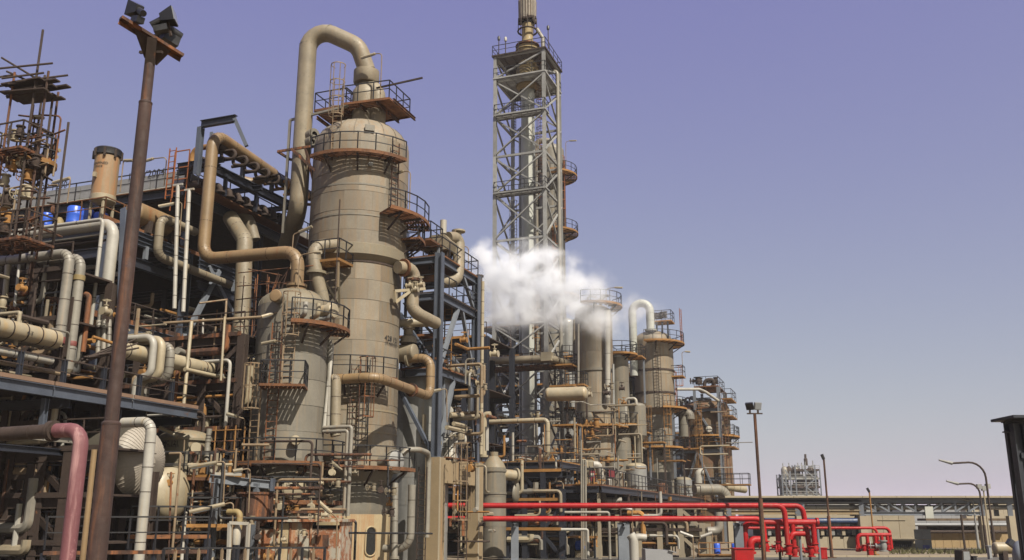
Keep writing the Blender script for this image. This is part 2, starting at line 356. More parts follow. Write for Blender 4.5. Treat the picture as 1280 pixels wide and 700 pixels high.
def courses(root, c, r, z0, z1, hc, m, npan=0, a_off=0.0, name=None, gap=0.012, seg=40):
    """jacket of a vessel in courses; npan > 0 lays each course in separate curved sheets with a lap at the joints"""
    n = max(1, round((z1 - z0) / hc)); h = (z1 - z0) / n
    core = None
    for i in range(n):
        z = z0 + i * h; off = (i % 2) * 0.5 + a_off
        if not npan:
            b = MB().lathe(Vector((c.x, c.y, z)), [(r - 0.03, 0), (r, 0.004), (r, h - gap), (r - 0.03, h - gap + 0.004), (r - 0.03, h)], seg)
            b.build(name or 'cladding_band', m, root); continue
        for k in range(npan):
            a = 2 * pi * (k + off) / npan; key = (round(r, 3), round(h, 3), npan, m.name)
            if key not in PANELS:
                w = 2 * pi / npan; g = 0.005 / r; b = MB()
                b.lathe(Vector((0, 0, 0)), [(r - 0.04, 0), (r + 0.012, 0.0), (r, h - gap), (r - 0.04, h - gap)], max(4, int(40 / npan)), a0=g, a1=w - g * 0.2)
                PANELS[key] = b.mesh('cladding_panel', Vector()); PANELS[key].materials.append(m)
            o = bpy.data.objects.new(name or 'cladding_panel', PANELS[key]); COL.objects.link(o); o.parent = root; WL[o.name] = WL[root.name]
            j = random.uniform(-0.006, 0.006)
            o.location = Vector((c.x, c.y, z)) - WL[root.name] + Vector((cos(a + pi / npan), sin(a + pi / npan), 0)) * j; o.rotation_euler = (0, 0, a)
    if npan:
        MB().lathe(Vector((c.x, c.y, z0)), [(r - 0.05, 0), (r - 0.05, z1 - z0)], 32).build('shell', GREYP, root)
def dome(r, h, n=8): return [(r * cos(pi / 2 * k / n), h * sin(pi / 2 * k / n)) for k in range(n)] + [(0, h)]
def head(root, c, z, r, h, m, name='dome_head', seams=0):
    b = MB().lathe(Vector((c.x, c.y, z)), dome(r, h), 40)
    o = b.build(name, m, root)
    return o
def ring(root, c, z, r, w, h, m, name='stiffener_ring'):
    return MB().lathe(Vector((c.x, c.y, z)), [(r - 0.02, 0), (r + w, 0), (r + w, h), (r - 0.02, h)], 40).build(name, m, root)
def nozzle(root, c, z, R, a, r, L, m, cover=None, name='nozzle', tilt=0.0):
    """flanged branch standing out of a shell; a cover makes it a manhole"""
    e = Vector((cos(radians(a)), sin(radians(a)), tilt)).normalized(); p = Vector((c.x, c.y, z)) + Vector((cos(radians(a)), sin(radians(a)), 0)) * (R - 0.08)
    b = MB().lathe(p, [(r, 0), (r, L), (r * 1.28, L), (r * 1.28, L + 0.09), (r * 1.28, L + 0.1), (r * 1.28, L + 0.18), (0, L + 0.18)], 22, e)
    o = b.build(name, m, root)
    if cover: MB().lathe(p + e * (L + 0.182), [(r * 1.2, 0), (r * 1.2, 0.05), (r * 1.05, 0.1), (0, 0.13)], 22, e).build('cover', cover, o)
    return o
def bend_text(txt, size, mat_, root, place, name='lettering', ext=0.006):
    cu = bpy.data.curves.new('txt', 'FONT'); cu.body = txt; cu.size = size; cu.extrude = 0; cu.align_x = 'CENTER'; cu.align_y = 'CENTER'; cu.resolution_u = 2; cu.offset = size * 0.012
    o = bpy.data.objects.new('txt', cu); COL.objects.link(o); dg = bpy.context.evaluated_depsgraph_get(); me0 = o.evaluated_get(dg).to_mesh()
    vs = [Vector(v.co) for v in me0.vertices]; fs = [tuple(p.vertices) for p in me0.polygons]
    o.evaluated_get(dg).to_mesh_clear(); bpy.data.objects.remove(o); bpy.data.curves.remove(cu)
    b = MB(); b.add([place(v.x, v.y) for v in vs], fs)
    return b.build(name, mat_, root, flat=True)
def text_round(root, txt, size, c, r, a, z, m=None):
    bend_text(txt, size, m or INK, root, lambda x, y: Vector((c.x + cos(radians(a) + x / r) * r, c.y + sin(radians(a) + x / r) * r, z + y)))
def text_flat(root, txt, size, o, ax, up=Z, m=None):
    bend_text(txt, size, m or INK, root, lambda x, y: Vector(o) + ax * x + up * y)
def strap(pts, r, sp, bend=None, w=0.03, dr=0.008, phase=0.5, arc=None):
    """thin joint hoops along the straight runs of a pipe"""
    b = MB()
    for p, q in zip(pts, pts[1:]):
        p = Vector(p); q = Vector(q); L = (q - p).length; d = (q - p) / max(L, 1e-6); e = 1.7 * r; n = int((L - 2 * e) / sp)
        for k in range(n + 1):
            t = e + (L - 2 * e) * (k + phase) / (n + 1)
            if L - 2 * e > 0.2: b.lathe(p + d * t, [(r - 0.01, 0), (r + dr, 0.003), (r + dr, w), (r - 0.01, w + 0.003)], 12, d)
    if arc and r > 0.15:                                # gored elbows: a hoop at every other joint round the bend
        for i in range(1, len(arc) - 1):
            if (arc[i + 1] - arc[i]).length < 1.2 * r and (arc[i] - arc[i - 1]).length < 1.2 * r: 
                d = (arc[i + 1] - arc[i - 1]).normalized(); b.lathe(arc[i] - d * .01, [(r - 0.01, 0), (r + .006, 0.003), (r + .006, .02), (r - 0.01, .023)], 12, d)
    return b
def pipe(label, m, r, pts, cat='pipe', name='pipe', group=None, bend=None, seg=12, joints=None, fl=(), jm=None, flm=None, caps=True):
    pts = [Vector(p) for p in pts]
    tb = MB().tube(pts, r, seg, bend, caps); o = tb.build(name, m); tag(o, label, cat, group)
    if joints:
        b = strap(pts, r, joints, arc=tb.last)
        if b.v: tag(b.build('joint_strap', jm or RUSTD, o), kind='stuff')
    for i in fl:                                     # flange pair at a path point (end points face along the run)
        i = i % len(pts); d = (pts[min(i + 1, len(pts) - 1)] - pts[max(i - 1, 0)]) if 0 < i < len(pts) - 1 else (pts[1] - pts[0] if i == 0 else pts[-1] - pts[-2]); d.normalize()
        MB().lathe(pts[i] - d * (0.17 if i else -0.03), [(r, 0), (r * 1.45, 0), (r * 1.45, 0.06), (r * 1.4, 0.065), (r * 1.4, 0.075), (r * 1.45, 0.08), (r * 1.45, 0.14), (r, 0.14)], 16, d).build('flange', flm or m, o)
    return o
def fl_at(root, P, d, r, m, name='flange', w=0.14): return MB().lathe(Vector(P), [(r * 0.7, 0), (r * 1.45, 0), (r * 1.45, w), (r * 0.7, w)], 16, d.normalized()).build(name, m, root)
def valve(label, P, d, r, m=None, group=None, hm=None, cat='valve'):
    """gate valve: body between flanges, bonnet, stem and handwheel"""
    P = Vector(P); d = d.normalized(); s = perp(d)[1]; s = s if s.z >= 0 else -s
    if abs(d.z) > 0.8: s = -V
    t = thing('gate_valve', label, cat, P, group); m = m or RUSTD
    MB().lathe(P - d * r * 2, [(0, 0), (r * 1.6, 0), (r * 1.6, r * .4), (r, r * .5), (r * 1.35, r * 2), (r, r * 3.5), (r * 1.6, r * 3.6), (r * 1.6, r * 4), (0, r * 4)], 12, d).build('body', m, t)
    MB().lathe(P, [(r * .9, r), (r * .6, r * 2.2), (r * 1.0, r * 2.3), (r * 1.0, r * 2.6), (r * .25, r * 2.7), (r * .2, r * 5), (0, r * 5)], 10, s).build('bonnet', m, t)
    b = MB(); a, c = perp(s); C = P + s * r * 4.4; R = r * 1.7
    q = [C + a * cos(k * pi / 5) * R + c * sin(k * pi / 5) * R for k in range(11)]
    b.tube(q, r * .16, 5, 0)
    b.bar(q[0], q[5], r * .2); b.bar(q[2], q[7], r * .2); b.build('handwheel', hm or m, t)
    return t
def hlamp(label, base, h, d, reach, L=0.75, m=None, group='walkway lamps on bent poles', tilt=0.12):
    """walkway lamp: pole with bent arm and a long tubular lamp"""
    base = Vector(base); d = d.normalized(); t = thing('walkway_lamp', label, 'lamp', base, group)
    top = base + Z * h
    MB().tube([base, top, top + d * reach + Z * 0.05], 0.032, 7, 0.28).build('pole', m or RAILC, t)
    p = top + d * reach + Z * 0.05; q = p + d * L - Z * tilt * L
    MB().tube([p - d * 0.05, q], 0.085, 8).build('lamp_head', CREAM, t)
    MB().tube([p + d * 0.1 - Z * 0.07, q - d * 0.06 - Z * 0.04], 0.055, 8).build('diffuser', LENS, t)
    return t
def frame_bay(root, name, p, q, h=0.3, w=0.25, m=None, up=None): return MB().ibeam(p, q, h, w, 0.03, up).build(name, m or BLUE, root, flat=True)
def hvessel(name, label, p, d, L, r, m, cat='vessel', bulge=0.5, hm=None, ribs=0, nb=0, group=None, saddles=0, zg=None):
    """drum lying on its side from p along d; both heads domed"""
    p = Vector(p); d = d.normalized(); t = thing(name, label, cat, p - Z * r, group)
    MB().lathe(p, [(r, 0), (r, L)], 36, d).build('shell', m, t)
    for c, e in ((p + d * L, d), (p, -d)):
        ho = MB().lathe(c, dome(r, r * bulge), 36, e).build('dome_head', hm or m, t)
        if ribs:
            b = MB(); a, f = perp(e)
            for k in range(ribs):
                th = 2 * pi * k / ribs; g = a * cos(th) + f * sin(th); pr = [c + g * R * 1.004 + e * (z + 0.006) for R, z in dome(r, r * bulge, 9)]
                for x, y in zip(pr, pr[1:-1]): b.bar(x, y, 0.014, 0.018, g)
            b.build('seam', hm or m, ho, flat=True)
    for k in range(nb):
        MB().lathe(p + d * (L * (k + 0.5) / nb), [(r, 0), (r + 0.012, 0.004), (r + 0.012, 0.05), (r, 0.054)], 36, d).build('strap', RUSTD, t)
    for k in range(saddles):
        c = p + d * (L * (0.2 + 0.6 * k / max(1, saddles - 1))); s = d.cross(Z)
        MB().prism([c - Z * r * 0.5 - s * r * 0.87, c - Z * r * 0.5 + s * r * 0.87, Vector((c.x, c.y, zg)) + s * r * 0.8, Vector((c.x, c.y, zg)) - s * r * 0.8], d * 0.3).build('saddle', RUSTD, t, flat=True)
    return t
# ------------------------------------------------------------------ the setting
g = MB().box((0, 900, -0.25), 5200, 5000, 0.5).build('ground', GROUND, org=Vector((0, 0, 0)), flat=True); tag(g, 'dusty tan ground of the plant', kind='structure')
rd = MB().box(Vector((34, 64, 0.006)), 70, 11, 0.02, XA).build('road', ASPH, org=Vector((34, 64, 0)), flat=True); tag(rd, 'worn road before the far wall', kind='structure')
kb = MB()
for k in range(24): kb.box(Vector((19 + k * 1.5, 70.2, 0.06)), 1.47, 0.25, 0.12)
kb = kb.build('kerb', CONCL, flat=True); tag(kb, 'pale concrete kerb along the road', kind='structure')
# ------------------------------------------------------------------ red firewater pipes, their posts and the two manifolds
YR = 63.0
def rp(px, py, Y=YR): return at(px, py, Y)
zr1, zr2 = rp(800, 632).z, rp(800, 648.5).z
xl = rp(520, 640).x
def P3(px, z, Y=YR): return Vector((at(px, 650, Y).x, Y, z))
pipe('upper of the two long red firewater pipes, turning down at its right end', RED, 0.175, [Vector((xl, YR, zr1)), P3(981, zr1), P3(983, 0.75)], group=None, bend=0.5, seg=16, name='firewater_pipe', fl=(2,))
pipe('long red firewater pipe running just beneath the upper one', RED, 0.175, [Vector((xl, YR, zr2)), P3(953, zr2), P3(955, 0.75)], bend=0.5, seg=16, name='firewater_pipe', fl=(2,))
pipe('red firewater pipe looping past the end of the upper long pipe', RED, 0.175, [P3(975, zr1, YR + 1.2), P3(1004, zr1, YR + 1.2), P3(1010, 0.6, YR + 1.2)], bend=0.5, seg=16, name='firewater_pipe', fl=(2,))
zh = rp(990, 653).z
pipe('red header pipe with capped right end crossing the manifold', RED, 0.21, [P3(930, 0.8, YR + .6), P3(930, zh, YR + .6), P3(1023, zh, YR + .6)], bend=0.5, seg=16, name='firewater_pipe', fl=(2,))
for i, (px, zt, lb) in enumerate(((971.5, zh, 'red riser under the header beside the black support stub'), (990, zh, 'red riser under the header between the two tall bends'), (1016, zh, 'red riser under the capped end of the header'))):
    pipe(lb, RED, 0.18, [P3(px, zt - 0.1, YR + .6), P3(px, 0.7, YR + .6)], seg=14, name='firewater_riser', fl=(1,))
pipe('short red cross pipe joining two risers of the manifold', RED, 0.17, [P3(986, zr2 - 1.3, YR + .3), P3(989, zr2 - 0.95, YR + .3), P3(1004, zr2 - 0.95, YR + .5)], seg=12, name='firewater_pipe')
pipe('short red elbow pipe low at the left of the manifold', RED, 0.24, [P3(936, 0.45, YR - .4), P3(936, 1.35, YR - .4), P3(949, 1.35, YR - .2)], seg=14, bend=0.45, name='firewater_pipe', fl=(0,))
for px, zz, lb in ((955, 0.95, 'red gate valve under the lower long pipe'), (983, 0.75, 'red gate valve at the foot of the upper long pipe'), (990, 0.6, 'red gate valve under the middle riser'), (1011, 0.6, 'red gate valve at the foot of the looping pipe'), (971, 0.9, 'red gate valve under the left riser'), (1016, 0.8, 'red gate valve under the capped header end')):
    valve(lb, P3(px, zz, YR - 0.15 if px in (955, 983) else YR + .5), Z, 0.17, RED)
for px, lb in ((972, 'black support stub under the left red riser'), (984, 'black support stub under the tall bend of the upper pipe'), (998, 'slim grey prop standing inside the manifold'), (1021, 'grey blue prop under the capped header end'), (1009, 'black support stub under the looping pipe')):
    b = MB().tube([P3(px, 0, YR + .6), P3(px, 2.0 if px in (998, 1021) else 0.75, YR + .6)], 0.09, 8); b.box(P3(px, 0.02, YR + .6), .4, .4, .04); tag(b.build('support_stub', BLUEL if px in (998, 1021) else BLACK), lb, 'pipe support')
def ipost(px, Y, ztop, m, lb, w=0.5, cat='post'):
    t = thing('support_post', lb, cat, P3(px, 0, Y)); p = WL[t.name]
    MB().ibeam(p, p + Z * (ztop - 0.05), w * 0.8, w, 0.05, Vector((0, 1, 0))).build('column', m, t, flat=True)
    MB().box(p + Z * 0.03, w * 1.5, w * 1.5, 0.06).build('base_plate', m, t, flat=True)
    MB().ibeam(p + Z * (ztop - 0.2) - Vector((0, .7, 0)), p + Z * (ztop - 0.2) + Vector((0, .7, 0)), 0.25, .2, .03).build('cross_arm', m, t, flat=True)
    return t
ipost(643.5, YR + .35, zr2 - .2, BLUEL, 'blue grey steel post carrying the red pipes near the grey cone-top tank', .5)
ipost(779, YR + .35, zr2 - .2, BLUEL, 'widest blue grey steel post carrying the red pipes near the white sheet box', .75)
ipost(922, YR + .35, zr2 - .2, BLUEL, 'blue grey steel post carrying the red pipes behind the red cabinet', .55)
def cabinet(px0, px1, py, Y, m, name, lb, cat, dy=0.9, lid=True):
    a, b = at(px0, py, Y), at(px1, py, Y); w = b.x - a.x; t = thing(name, lb, cat, Vector(((a.x + b.x) / 2, Y, 0)))
    c = WL[t.name]; MB().box(c + Z * a.z / 2, w, dy, a.z).build('body', m, t, flat=True)
    if lid: MB().box(c + Z * (a.z + 0.03), w + .1, dy + .1, 0.05).build('lid', m, t, flat=True)
    MB().box(c + Z * a.z * .5 - Vector((0, dy / 2 + .012, 0)), w * .86, .02, a.z * .8).build('door', m, t, flat=True)
    return t
cabinet(916, 939.5, 686, 56, RED, 'hose_cabinet', 'red hose cabinet with flat top standing left of the manifold', 'cabinet')
cabinet(1024, 1032, 685.5, 66, RED, 'hose_cabinet', 'small red hose cabinet standing beside the rusty lamp post', 'cabinet', .5)
# sheet metal skip with sloping lid
t = thing('equipment_cover', 'pale grey sheet metal cover with sloping top and overhanging lip', 'cover', P3(824, 0, 54))
a = [at(804.5, 686, 54), at(838, 688, 54)]; c = WL[t.name]
MB().prism([Vector((a[0].x, 53.3, 0)), Vector((a[1].x, 53.3, 0)), a[1] - Vector((0, .7, 0)), a[0] - Vector((0, .7, 0))], Vector((0, 1.5, 0))).build('body', SHEET, t, flat=True)
MB().prism([at(836, 687.2, 53.2), at(846, 690.2, 53.2), at(846, 691.2, 53.2), at(836, 688.4, 53.2)], Vector((0, 1.7, 0))).build('lip', SHEET, t, flat=True)
# second manifold by the wall
YM = 72.0
zm1, zm2 = at(1080, 660, YM).z, at(1080, 668.5, YM).z
pipe('thin red pipe from the first manifold to the second, highest of its pair', RED, 0.1, [Vector((P3(930, 0, YM).x, YM, zm1)), P3(1094, zm1, YM), P3(1096, 0.8, YM)], bend=.4, name='firewater_pipe')
pipe('red pipe bending down at the right end of the second manifold', RED, 0.12, [P3(1090, zm1, YM + .5), P3(1110.5, zm1, YM + .5), P3(1111, 0.5, YM + .5)], bend=.4, name='firewater_pipe')
pipe('red header of the second manifold with a bend at its left end', RED, 0.14, [P3(1069.5, .3, YM), P3(1069.5, zm2, YM), P3(1112, zm2, YM)], bend=.35, name='firewater_pipe', fl=(0,))
for px, lb in ((1082, 'red riser left of the red bucket-like cabinet at the second manifold'), (1092, 'red riser behind the rusty post at the second manifold'), (1100, 'red riser in the middle of the second manifold'), (1107, 'red riser at the right of the second manifold')):
    pipe(lb, RED, 0.13, [P3(px, zm2, YM), P3(px, .35, YM)], name='firewater_riser', fl=(1,))
    valve(lb.replace('red riser', 'red valve'), P3(px, .7, YM - .1), Z, .13, RED)
valve('small red hydrant valve standing before the second manifold', P3(1077, .6, YM - .5), Z, .12, RED)
valve('grey hydrant valve standing among the red risers', P3(1101, .75, YM - .8), Z, .2, GALV)
MB().tube([P3(1070, 0, YM), P3(1070, .8, YM)], .13, 10)
cabinet(1084.5, 1090.5, 687, YM - .6, RED, 'fire_box', 'small red box standing on the ground before the second manifold', 'box', .4)
# ------------------------------------------------------------------ lamp posts on the right
def floodpost(px0, px1, pytop, Y, m, lb, r=(.15, .1), head=True):
    b = P3(px0, 0, Y); top = slide(b, Z, py=pytop); t = thing('floodlight_post', lb, 'lamp post', b)
    h = top.z; MB().tube([b, b + Z * h * .42], r[0], 12).build('lower_pole', m, t); MB().tube([b + Z * h * .42, top], r[1], 12).build('upper_pole', m, t)
    MB().box(b + Z * .04, .5, .5, .08).build('base_plate', m, t, flat=True)
    return t, top
t, top = floodpost(952, 941, 517, YR - 2.5, RUST, 'slim rusty floodlight post with two lamps standing before the red manifold')
MB().box(top, 1.0, .12, .08).build('cross_arm', RUSTD, t, flat=True)
for sx, yw, tl in ((.22, .3, -.25), (-.3, 2.6, .6)):
    q = top + Vector((sx, 0, .48)); ax = Vector((cos(yw), sin(yw), 0)); ay = Vector((-ax.y, ax.x, 0)); nz = (Z * cos(tl) + ay * sin(tl)).normalized()
    f = MB().box(q, .48, .16, .48, ax, nz.cross(ax)).build('floodlight', BLACK if sx < 0 else GALV, t, flat=True)
    MB().box(q - nz.cross(ax) * .09, .4, .02, .4, ax, nz.cross(ax)).build('lens', LENS, f, flat=True)
    MB().bar(q - Z * .45, q - Z * .25, .12).build('bracket', RUSTD, t, flat=True)
t, top = floodpost(1036, 1027, 574, 68, RUST, 'slim rusty post with small black lamp right of the red manifold', (.12, .07))
MB().tube([top, top + Vector((-.12, 0, .35))], .12, 8).build('lamp_head', BLACK, t)
t, top = floodpost(1090, 1084, 615, 74, OCHRE, 'short rusty post with small lamp standing among the second manifold', (.1, .06))
MB().tube([top, top + Vector((-.15, 0, .3))], .1, 8).build('lamp_head', BLACK, t)
def streetlamp(px, Y, pyk, pxt, pyt, m, lb):
    b = P3(px, 0, Y); k = slide(b, Z, py=pyk); e = at(pxt, pyt, Y); e.z = max(e.z, k.z - 1); t = thing('street_lamp', lb, 'street lamp', b)
    MB().tube([b, k, Vector((e.x + .9, Y, e.z - .12))], .075, 10, 1.6).build('pole', m, t)
    MB().tube([b, b + Z * 2.2], .12, 10).build('pole_base', m, t)
    MB().tube([Vector((e.x + .95, Y, e.z - .12)), e + Z * .12], [.13, .07], 10).build('lamp_head', GALV, t)
streetlamp(1239, 70, 577, 1174, 577, RUSTD, 'tallest curved street lamp reaching left over the wall')
streetlamp(1229, 78, 604, 1183, 603, RUSTD, 'shorter curved street lamp reaching left beneath the tallest one')
streetlamp(1219, 84, 625, 1196, 624, GALV, 'pale thin curved lamp post lowest and leftmost of the three')
b = P3(1234, 0, 82); top = slide(b, Z, py=613); t = thing('floodlight_post', 'thin post with a cluster of small floodlights beside the pipe bridge', 'lamp post', b)
MB().tube([b, top], .07, 8).build('pole', CREAM, t)
for dx in (-.35, .05, .4): MB().box(top + Vector((dx, 0, .15 + abs(dx) * .5)), .38, .3, .4).build('floodlight', GALV, t, flat=True)
# ------------------------------------------------------------------ pipe bridge and buildings along the far side
YB = 84.0
def bx(px, py, Y=YB): return at(px, py, Y)
zt = bx(1080, 622).z; zb = bx(1080, 642).z; xL = bx(905, 630).x; xR = bx(1290, 630).x
t = thing('pipe_bridge', 'long blue grey truss bridge carrying pipes on concrete posts', 'bridge', Vector((xL, YB, 0)))
for k in range(9):
    x0 = xL + (xR - xL) * k / 9; x1 = xL + (xR - xL) * (k + 1) / 9 - .03
    MB().box(Vector(((x0 + x1) / 2, YB + 1.2, zt + .06)), x1 - x0, 3.6, .16).build('deck_slab', CONCL, t, flat=True)
x1, x2 = bx(1077, 630).x, bx(1227, 630).x
for y in (YB, YB + 2.4):
    MB().ibeam(Vector((xL, y, zt - .25)), Vector((xR, y, zt - .25)), .4, .25).build('top_chord', BLUEL, t, flat=True)
    MB().ibeam(Vector((x1, y, zb)), Vector((x2, y, zb)), .3, .25).build('bottom_chord', BLUEL, t, flat=True)
    n = 9
    for k in range(n + 1):
        x = x1 + (x2 - x1) * k / n; MB().bar(Vector((x, y, zb + .15)), Vector((x, y, zt - .45)), .2, .15).build('post', BLUEL, t, flat=True)
        if k < n:
            xa, xb = (x, x + (x2 - x1) / n) if k < 4 else (x + (x2 - x1) / n, x)
            if k != 4: MB().bar(Vector((xa, y, zt - .5)), Vector((xb, y, zb + .18)), .14).build('diagonal', BLUEL, t, flat=True)
MB().box(Vector((bx(1160, 640).x, YB - .2, zb + .1)), .7, .15, 1.0).build('name_plate', RISER, t, flat=True)
MB().ibeam(Vector((xL, YB, zb + .1)), Vector((x1, YB, zb + .1)), .35, .25).build('side_girder', CONC, t, flat=True)
MB().ibeam(Vector((xL, YB, zb + 1.1)), Vector((x1, YB, zb + 1.1)), .18, .2).build('side_girder', BLUED, t, flat=True)
for px in (912, 998, 1004, 1078, 1229, 1264):
    x = bx(px, 650).x; big = px in (1078, 1229, 1264)
    for y in (YB, YB + 2.4):
        if px != 1004 and y == YB: MB().box(Vector((x, y, (zb - .2) / 2)), .62 if big else .45, .6, zb - .2).build('pier', CONCL, t, flat=True)
        MB().ibeam(Vector((x, y, zb - .2)), Vector((x, y, zt - .45)), .3, .4).build('bearing_post', BLUEL, t, flat=True)
for i, (dz, dy, r, m) in enumerate(((.55, .8, .2, SILVER), (.5, 1.4, .16, CREAM), (.95, 1.1, .13, SILVER), (1.0, 1.7, .16, GREYP))):
    pipe(('silver pipe lying low in the pipe bridge', 'cream pipe lying on the pipe bridge rail', 'slim silver pipe on the upper shelf of the pipe bridge', 'grey pipe on the upper shelf at the back of the pipe bridge')[i], m, r, [Vector((xL, YB + dy, zb + dz)), Vector((xR, YB + dy, zb + dz))], joints=6)
# low building with blue awning
def wallbox(px0, px1, Y, pyt, d, m, name, lb, cat, n=0, hm=None, z0=0):
    a, b = at(px0, pyt, Y), at(px1, pyt, Y); t = thing(name, lb, cat, Vector(((a.x + b.x) / 2, Y, 0))); w = b.x - a.x
    if n:
        for k in range(n): MB().box(Vector((a.x + w * (k + .5) / n, Y + d / 2, z0 + (a.z - z0) / 2)), w / n - .03, d, a.z - z0).build('wall_panel', m, t, flat=True)
        MB().box(Vector(((a.x + b.x) / 2, Y + d / 2 + .1, z0 + (a.z - z0) / 2)), w, d - .04, a.z - z0 - .05).build('wall', m, t, flat=True)
    else: MB().box(Vector(((a.x + b.x) / 2, Y + d / 2, z0 + (a.z - z0) / 2)), w, d, a.z - z0).build('wall', m, t, flat=True)
    return t, a, b
t, a, b = wallbox(955, 1074, 92, 671, 6, CONCL, 'low_building', 'low pale concrete building with blue awning over dark openings', 'building', 6)
top = at(1000, 650, 92).z
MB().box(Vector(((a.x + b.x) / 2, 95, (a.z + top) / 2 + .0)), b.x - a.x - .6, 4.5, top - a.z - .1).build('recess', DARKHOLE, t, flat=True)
MB().tube([Vector((a.x, 91.4, top - .1)), Vector((at(1071, 650, 92).x, 91.4, top - .1))], .27, 12).build('awning', mat('blue_awning', (.05, .1, .24), rough=.5), t)
for k in range(9):
    x = a.x + (b.x - a.x) * (k + .5) / 9; MB().box(Vector((x, 91.9, (a.z + top) / 2)), .3, .3, top - a.z - .3).build('pillar', CONCL if k % 2 else GALV, t, flat=True)
    f = MB().box(Vector((x + .9, 92.2, (a.z + top) / 2 - .2)), 1.2, .08, .5).build('window', BLUEL, t, flat=True)
MB().box(Vector(((a.x + b.x) / 2, 96, top + .35)), b.x - a.x, 7, .3).build('roof', CONCL, t, flat=True)
t, a, b = wallbox(950, 1075, 99, 633, 2, CONCL, 'building', 'pale concrete building seen behind the blue awning', 'building', 7)
t, a, b = wallbox(1082, 1142.5, 90, 640, 8, CONCL, 'concrete_building', 'plain tan concrete building under the truss of the pipe bridge', 'building', 3)
p = at(1130, 682, 90); g1 = at(1118, 676, 89.9); g2 = at(1141, 692, 89.9)
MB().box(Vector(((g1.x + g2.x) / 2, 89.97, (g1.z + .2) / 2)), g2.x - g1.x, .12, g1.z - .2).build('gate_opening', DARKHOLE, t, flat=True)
MB().box(Vector(((g1.x + g2.x) / 2, 89.9, g1.z + .12)), g2.x - g1.x + .6, .35, .25).build('lintel', CONCL, t, flat=True)
for k in range(9): MB().bar(Vector((g1.x + (g2.x - g1.x) * (k + .5) / 9, 89.86, .2)), Vector((g1.x + (g2.x - g1.x) * (k + .5) / 9, 89.86, g1.z - .35)), .12, .05).build('gate_bar', GALV, t, flat=True)
MB().box(Vector((b.x - 2.2, 89.98, at(1110, 650, 90).z)), 2.6, .08, .06).build('ledge', CONCL, t, flat=True)
# blue sheet panels with a small blue notice
a0, a1 = at(1142, 661.5, 87), at(1166, 691, 87); t = thing('sheet_fence', 'grey blue sheet metal hoarding with a small blue notice', 'fence', Vector(((a0.x + a1.x) / 2, 87, 0)))
for i in range(2):
    for j in range(2): MB().box(Vector((a0.x + (a1.x - a0.x) * (i + .5) / 2, 87, a0.z * (j + .5) / 2)), (a1.x - a0.x) / 2 - .03, .06, a0.z / 2 - .03).build('sheet', BLUEL, t, flat=True)
n = at(1158, 683.5, 86.95); MB().box(n, .62, .03, .3).build('notice', mat('blue_notice', (.03, .06, .42), rough=.5, bump=0), t, flat=True)
t, a, b = wallbox(1143, 1262, 93, 651, 5, SHEET, 'pipe_gallery', 'grey clad gallery of ducts running behind the pipe bridge', 'gallery', 8, z0=at(1200, 657, 93).z)
ob = t
zq = at(1200, 656, 91).z
for i, dz in enumerate((.0, -.65)):
    pipe(('grey pipe along the foot of the clad gallery', 'rusty pipe under the clad gallery')[i], (SHEET, RUSTD)[i], .14, [Vector((at(1143, 655, 92).x, 92, zq + dz)), Vector((at(1275, 655, 92).x, 92, zq + dz))])
t, a, b = wallbox(1157, 1262, 94, 666, 3, BROWNW, 'boundary_wall', 'sunlit ochre boundary wall with a darker band along its top', 'wall', 10)
MB().box(Vector(((a.x + b.x) / 2, 95.5, a.z + .06)), b.x - a.x + .2, 3.2, .12).build('coping', CONC, t, flat=True)
t, a, b = wallbox(1157, 1275, 98, 648, 2, mat('brown_block_wall', (.2, .135, .075), rough=.9), 'rear_wall', 'dim brown wall rising behind the ochre boundary wall', 'wall', 9)
for i, px in enumerate((1145, 1152, 1159)): MB().tube([at(px, 660, 88.5), at(px, 641, 88.5)], .07, 8)
pl = P3(1202, 0, 80); t = thing('post', 'dark thin post standing before the ochre wall', 'post', pl); MB().tube([pl, slide(pl, Z, py=643)], .1, 8).build('pole', RUSTD, t)
# grey vehicle-like cover and tanks bottom right
c = P3(1203, 0, 62); w = mpp(c) * 12; h = slide(c, Z, py=688).z
t = thing('meter_kiosk', 'small grey kiosk with tapered sides and framed front near the road', 'kiosk', c)
MB().prism([c + XA * -w / 2, c + XA * w / 2, c + XA * w * .4 + Z * h, c - XA * w * .4 + Z * h], Vector((0, 1.1, 0))).build('body', RUSTD, t, flat=True)
MB().prism([c + XA * -w * .36 + Z * .1, c + XA * w * .36 + Z * .1, c + XA * w * .3 + Z * h * .9, c - XA * w * .3 + Z * h * .9], Vector((0, -.03, 0))).build('front_panel', SHEET, t, flat=True)
c = P3(1252, 1.0, 60); c.z = at(1252, 685, 60).z
hvessel('tank', 'beige horizontal tank lying low at the right edge beneath the dark gantry', c - XA * .6, XA, 1.4, .35, CREAM, saddles=2, zg=0.0)
c = at(1276, 694, 34); hvessel('tank', 'dark blue grey tank with domed end cut off by the right edge', c, (XA * .8 - Vector((0, .6, 0))), 1.5, .5, BLUEL, saddles=2, zg=0)
p0 = at(1262, 677, 50); t = thing('chute', 'dark blue inclined chute leaning above the beige tank', 'chute', Vector((p0.x, 50, 0)))
MB().bar(at(1260, 676, 50), at(1271, 684, 50), .35, .3).build('trough', BLUED, t, flat=True); MB().bar(at(1268, 683, 50), Vector((at(1268, 683, 50).x, 50, 0)), .12).build('leg', BLUED, t, flat=True)
cabinet(1234, 1237.5, 683, 66, SHEET, 'switch_box', 'small white switch box on the foot of the tallest street lamp', 'box', .3)
cabinet(1215, 1219.5, 696, 62, BLACK, 'bin', 'small black bin standing on the verge right of the kiosk', 'bin', .3)
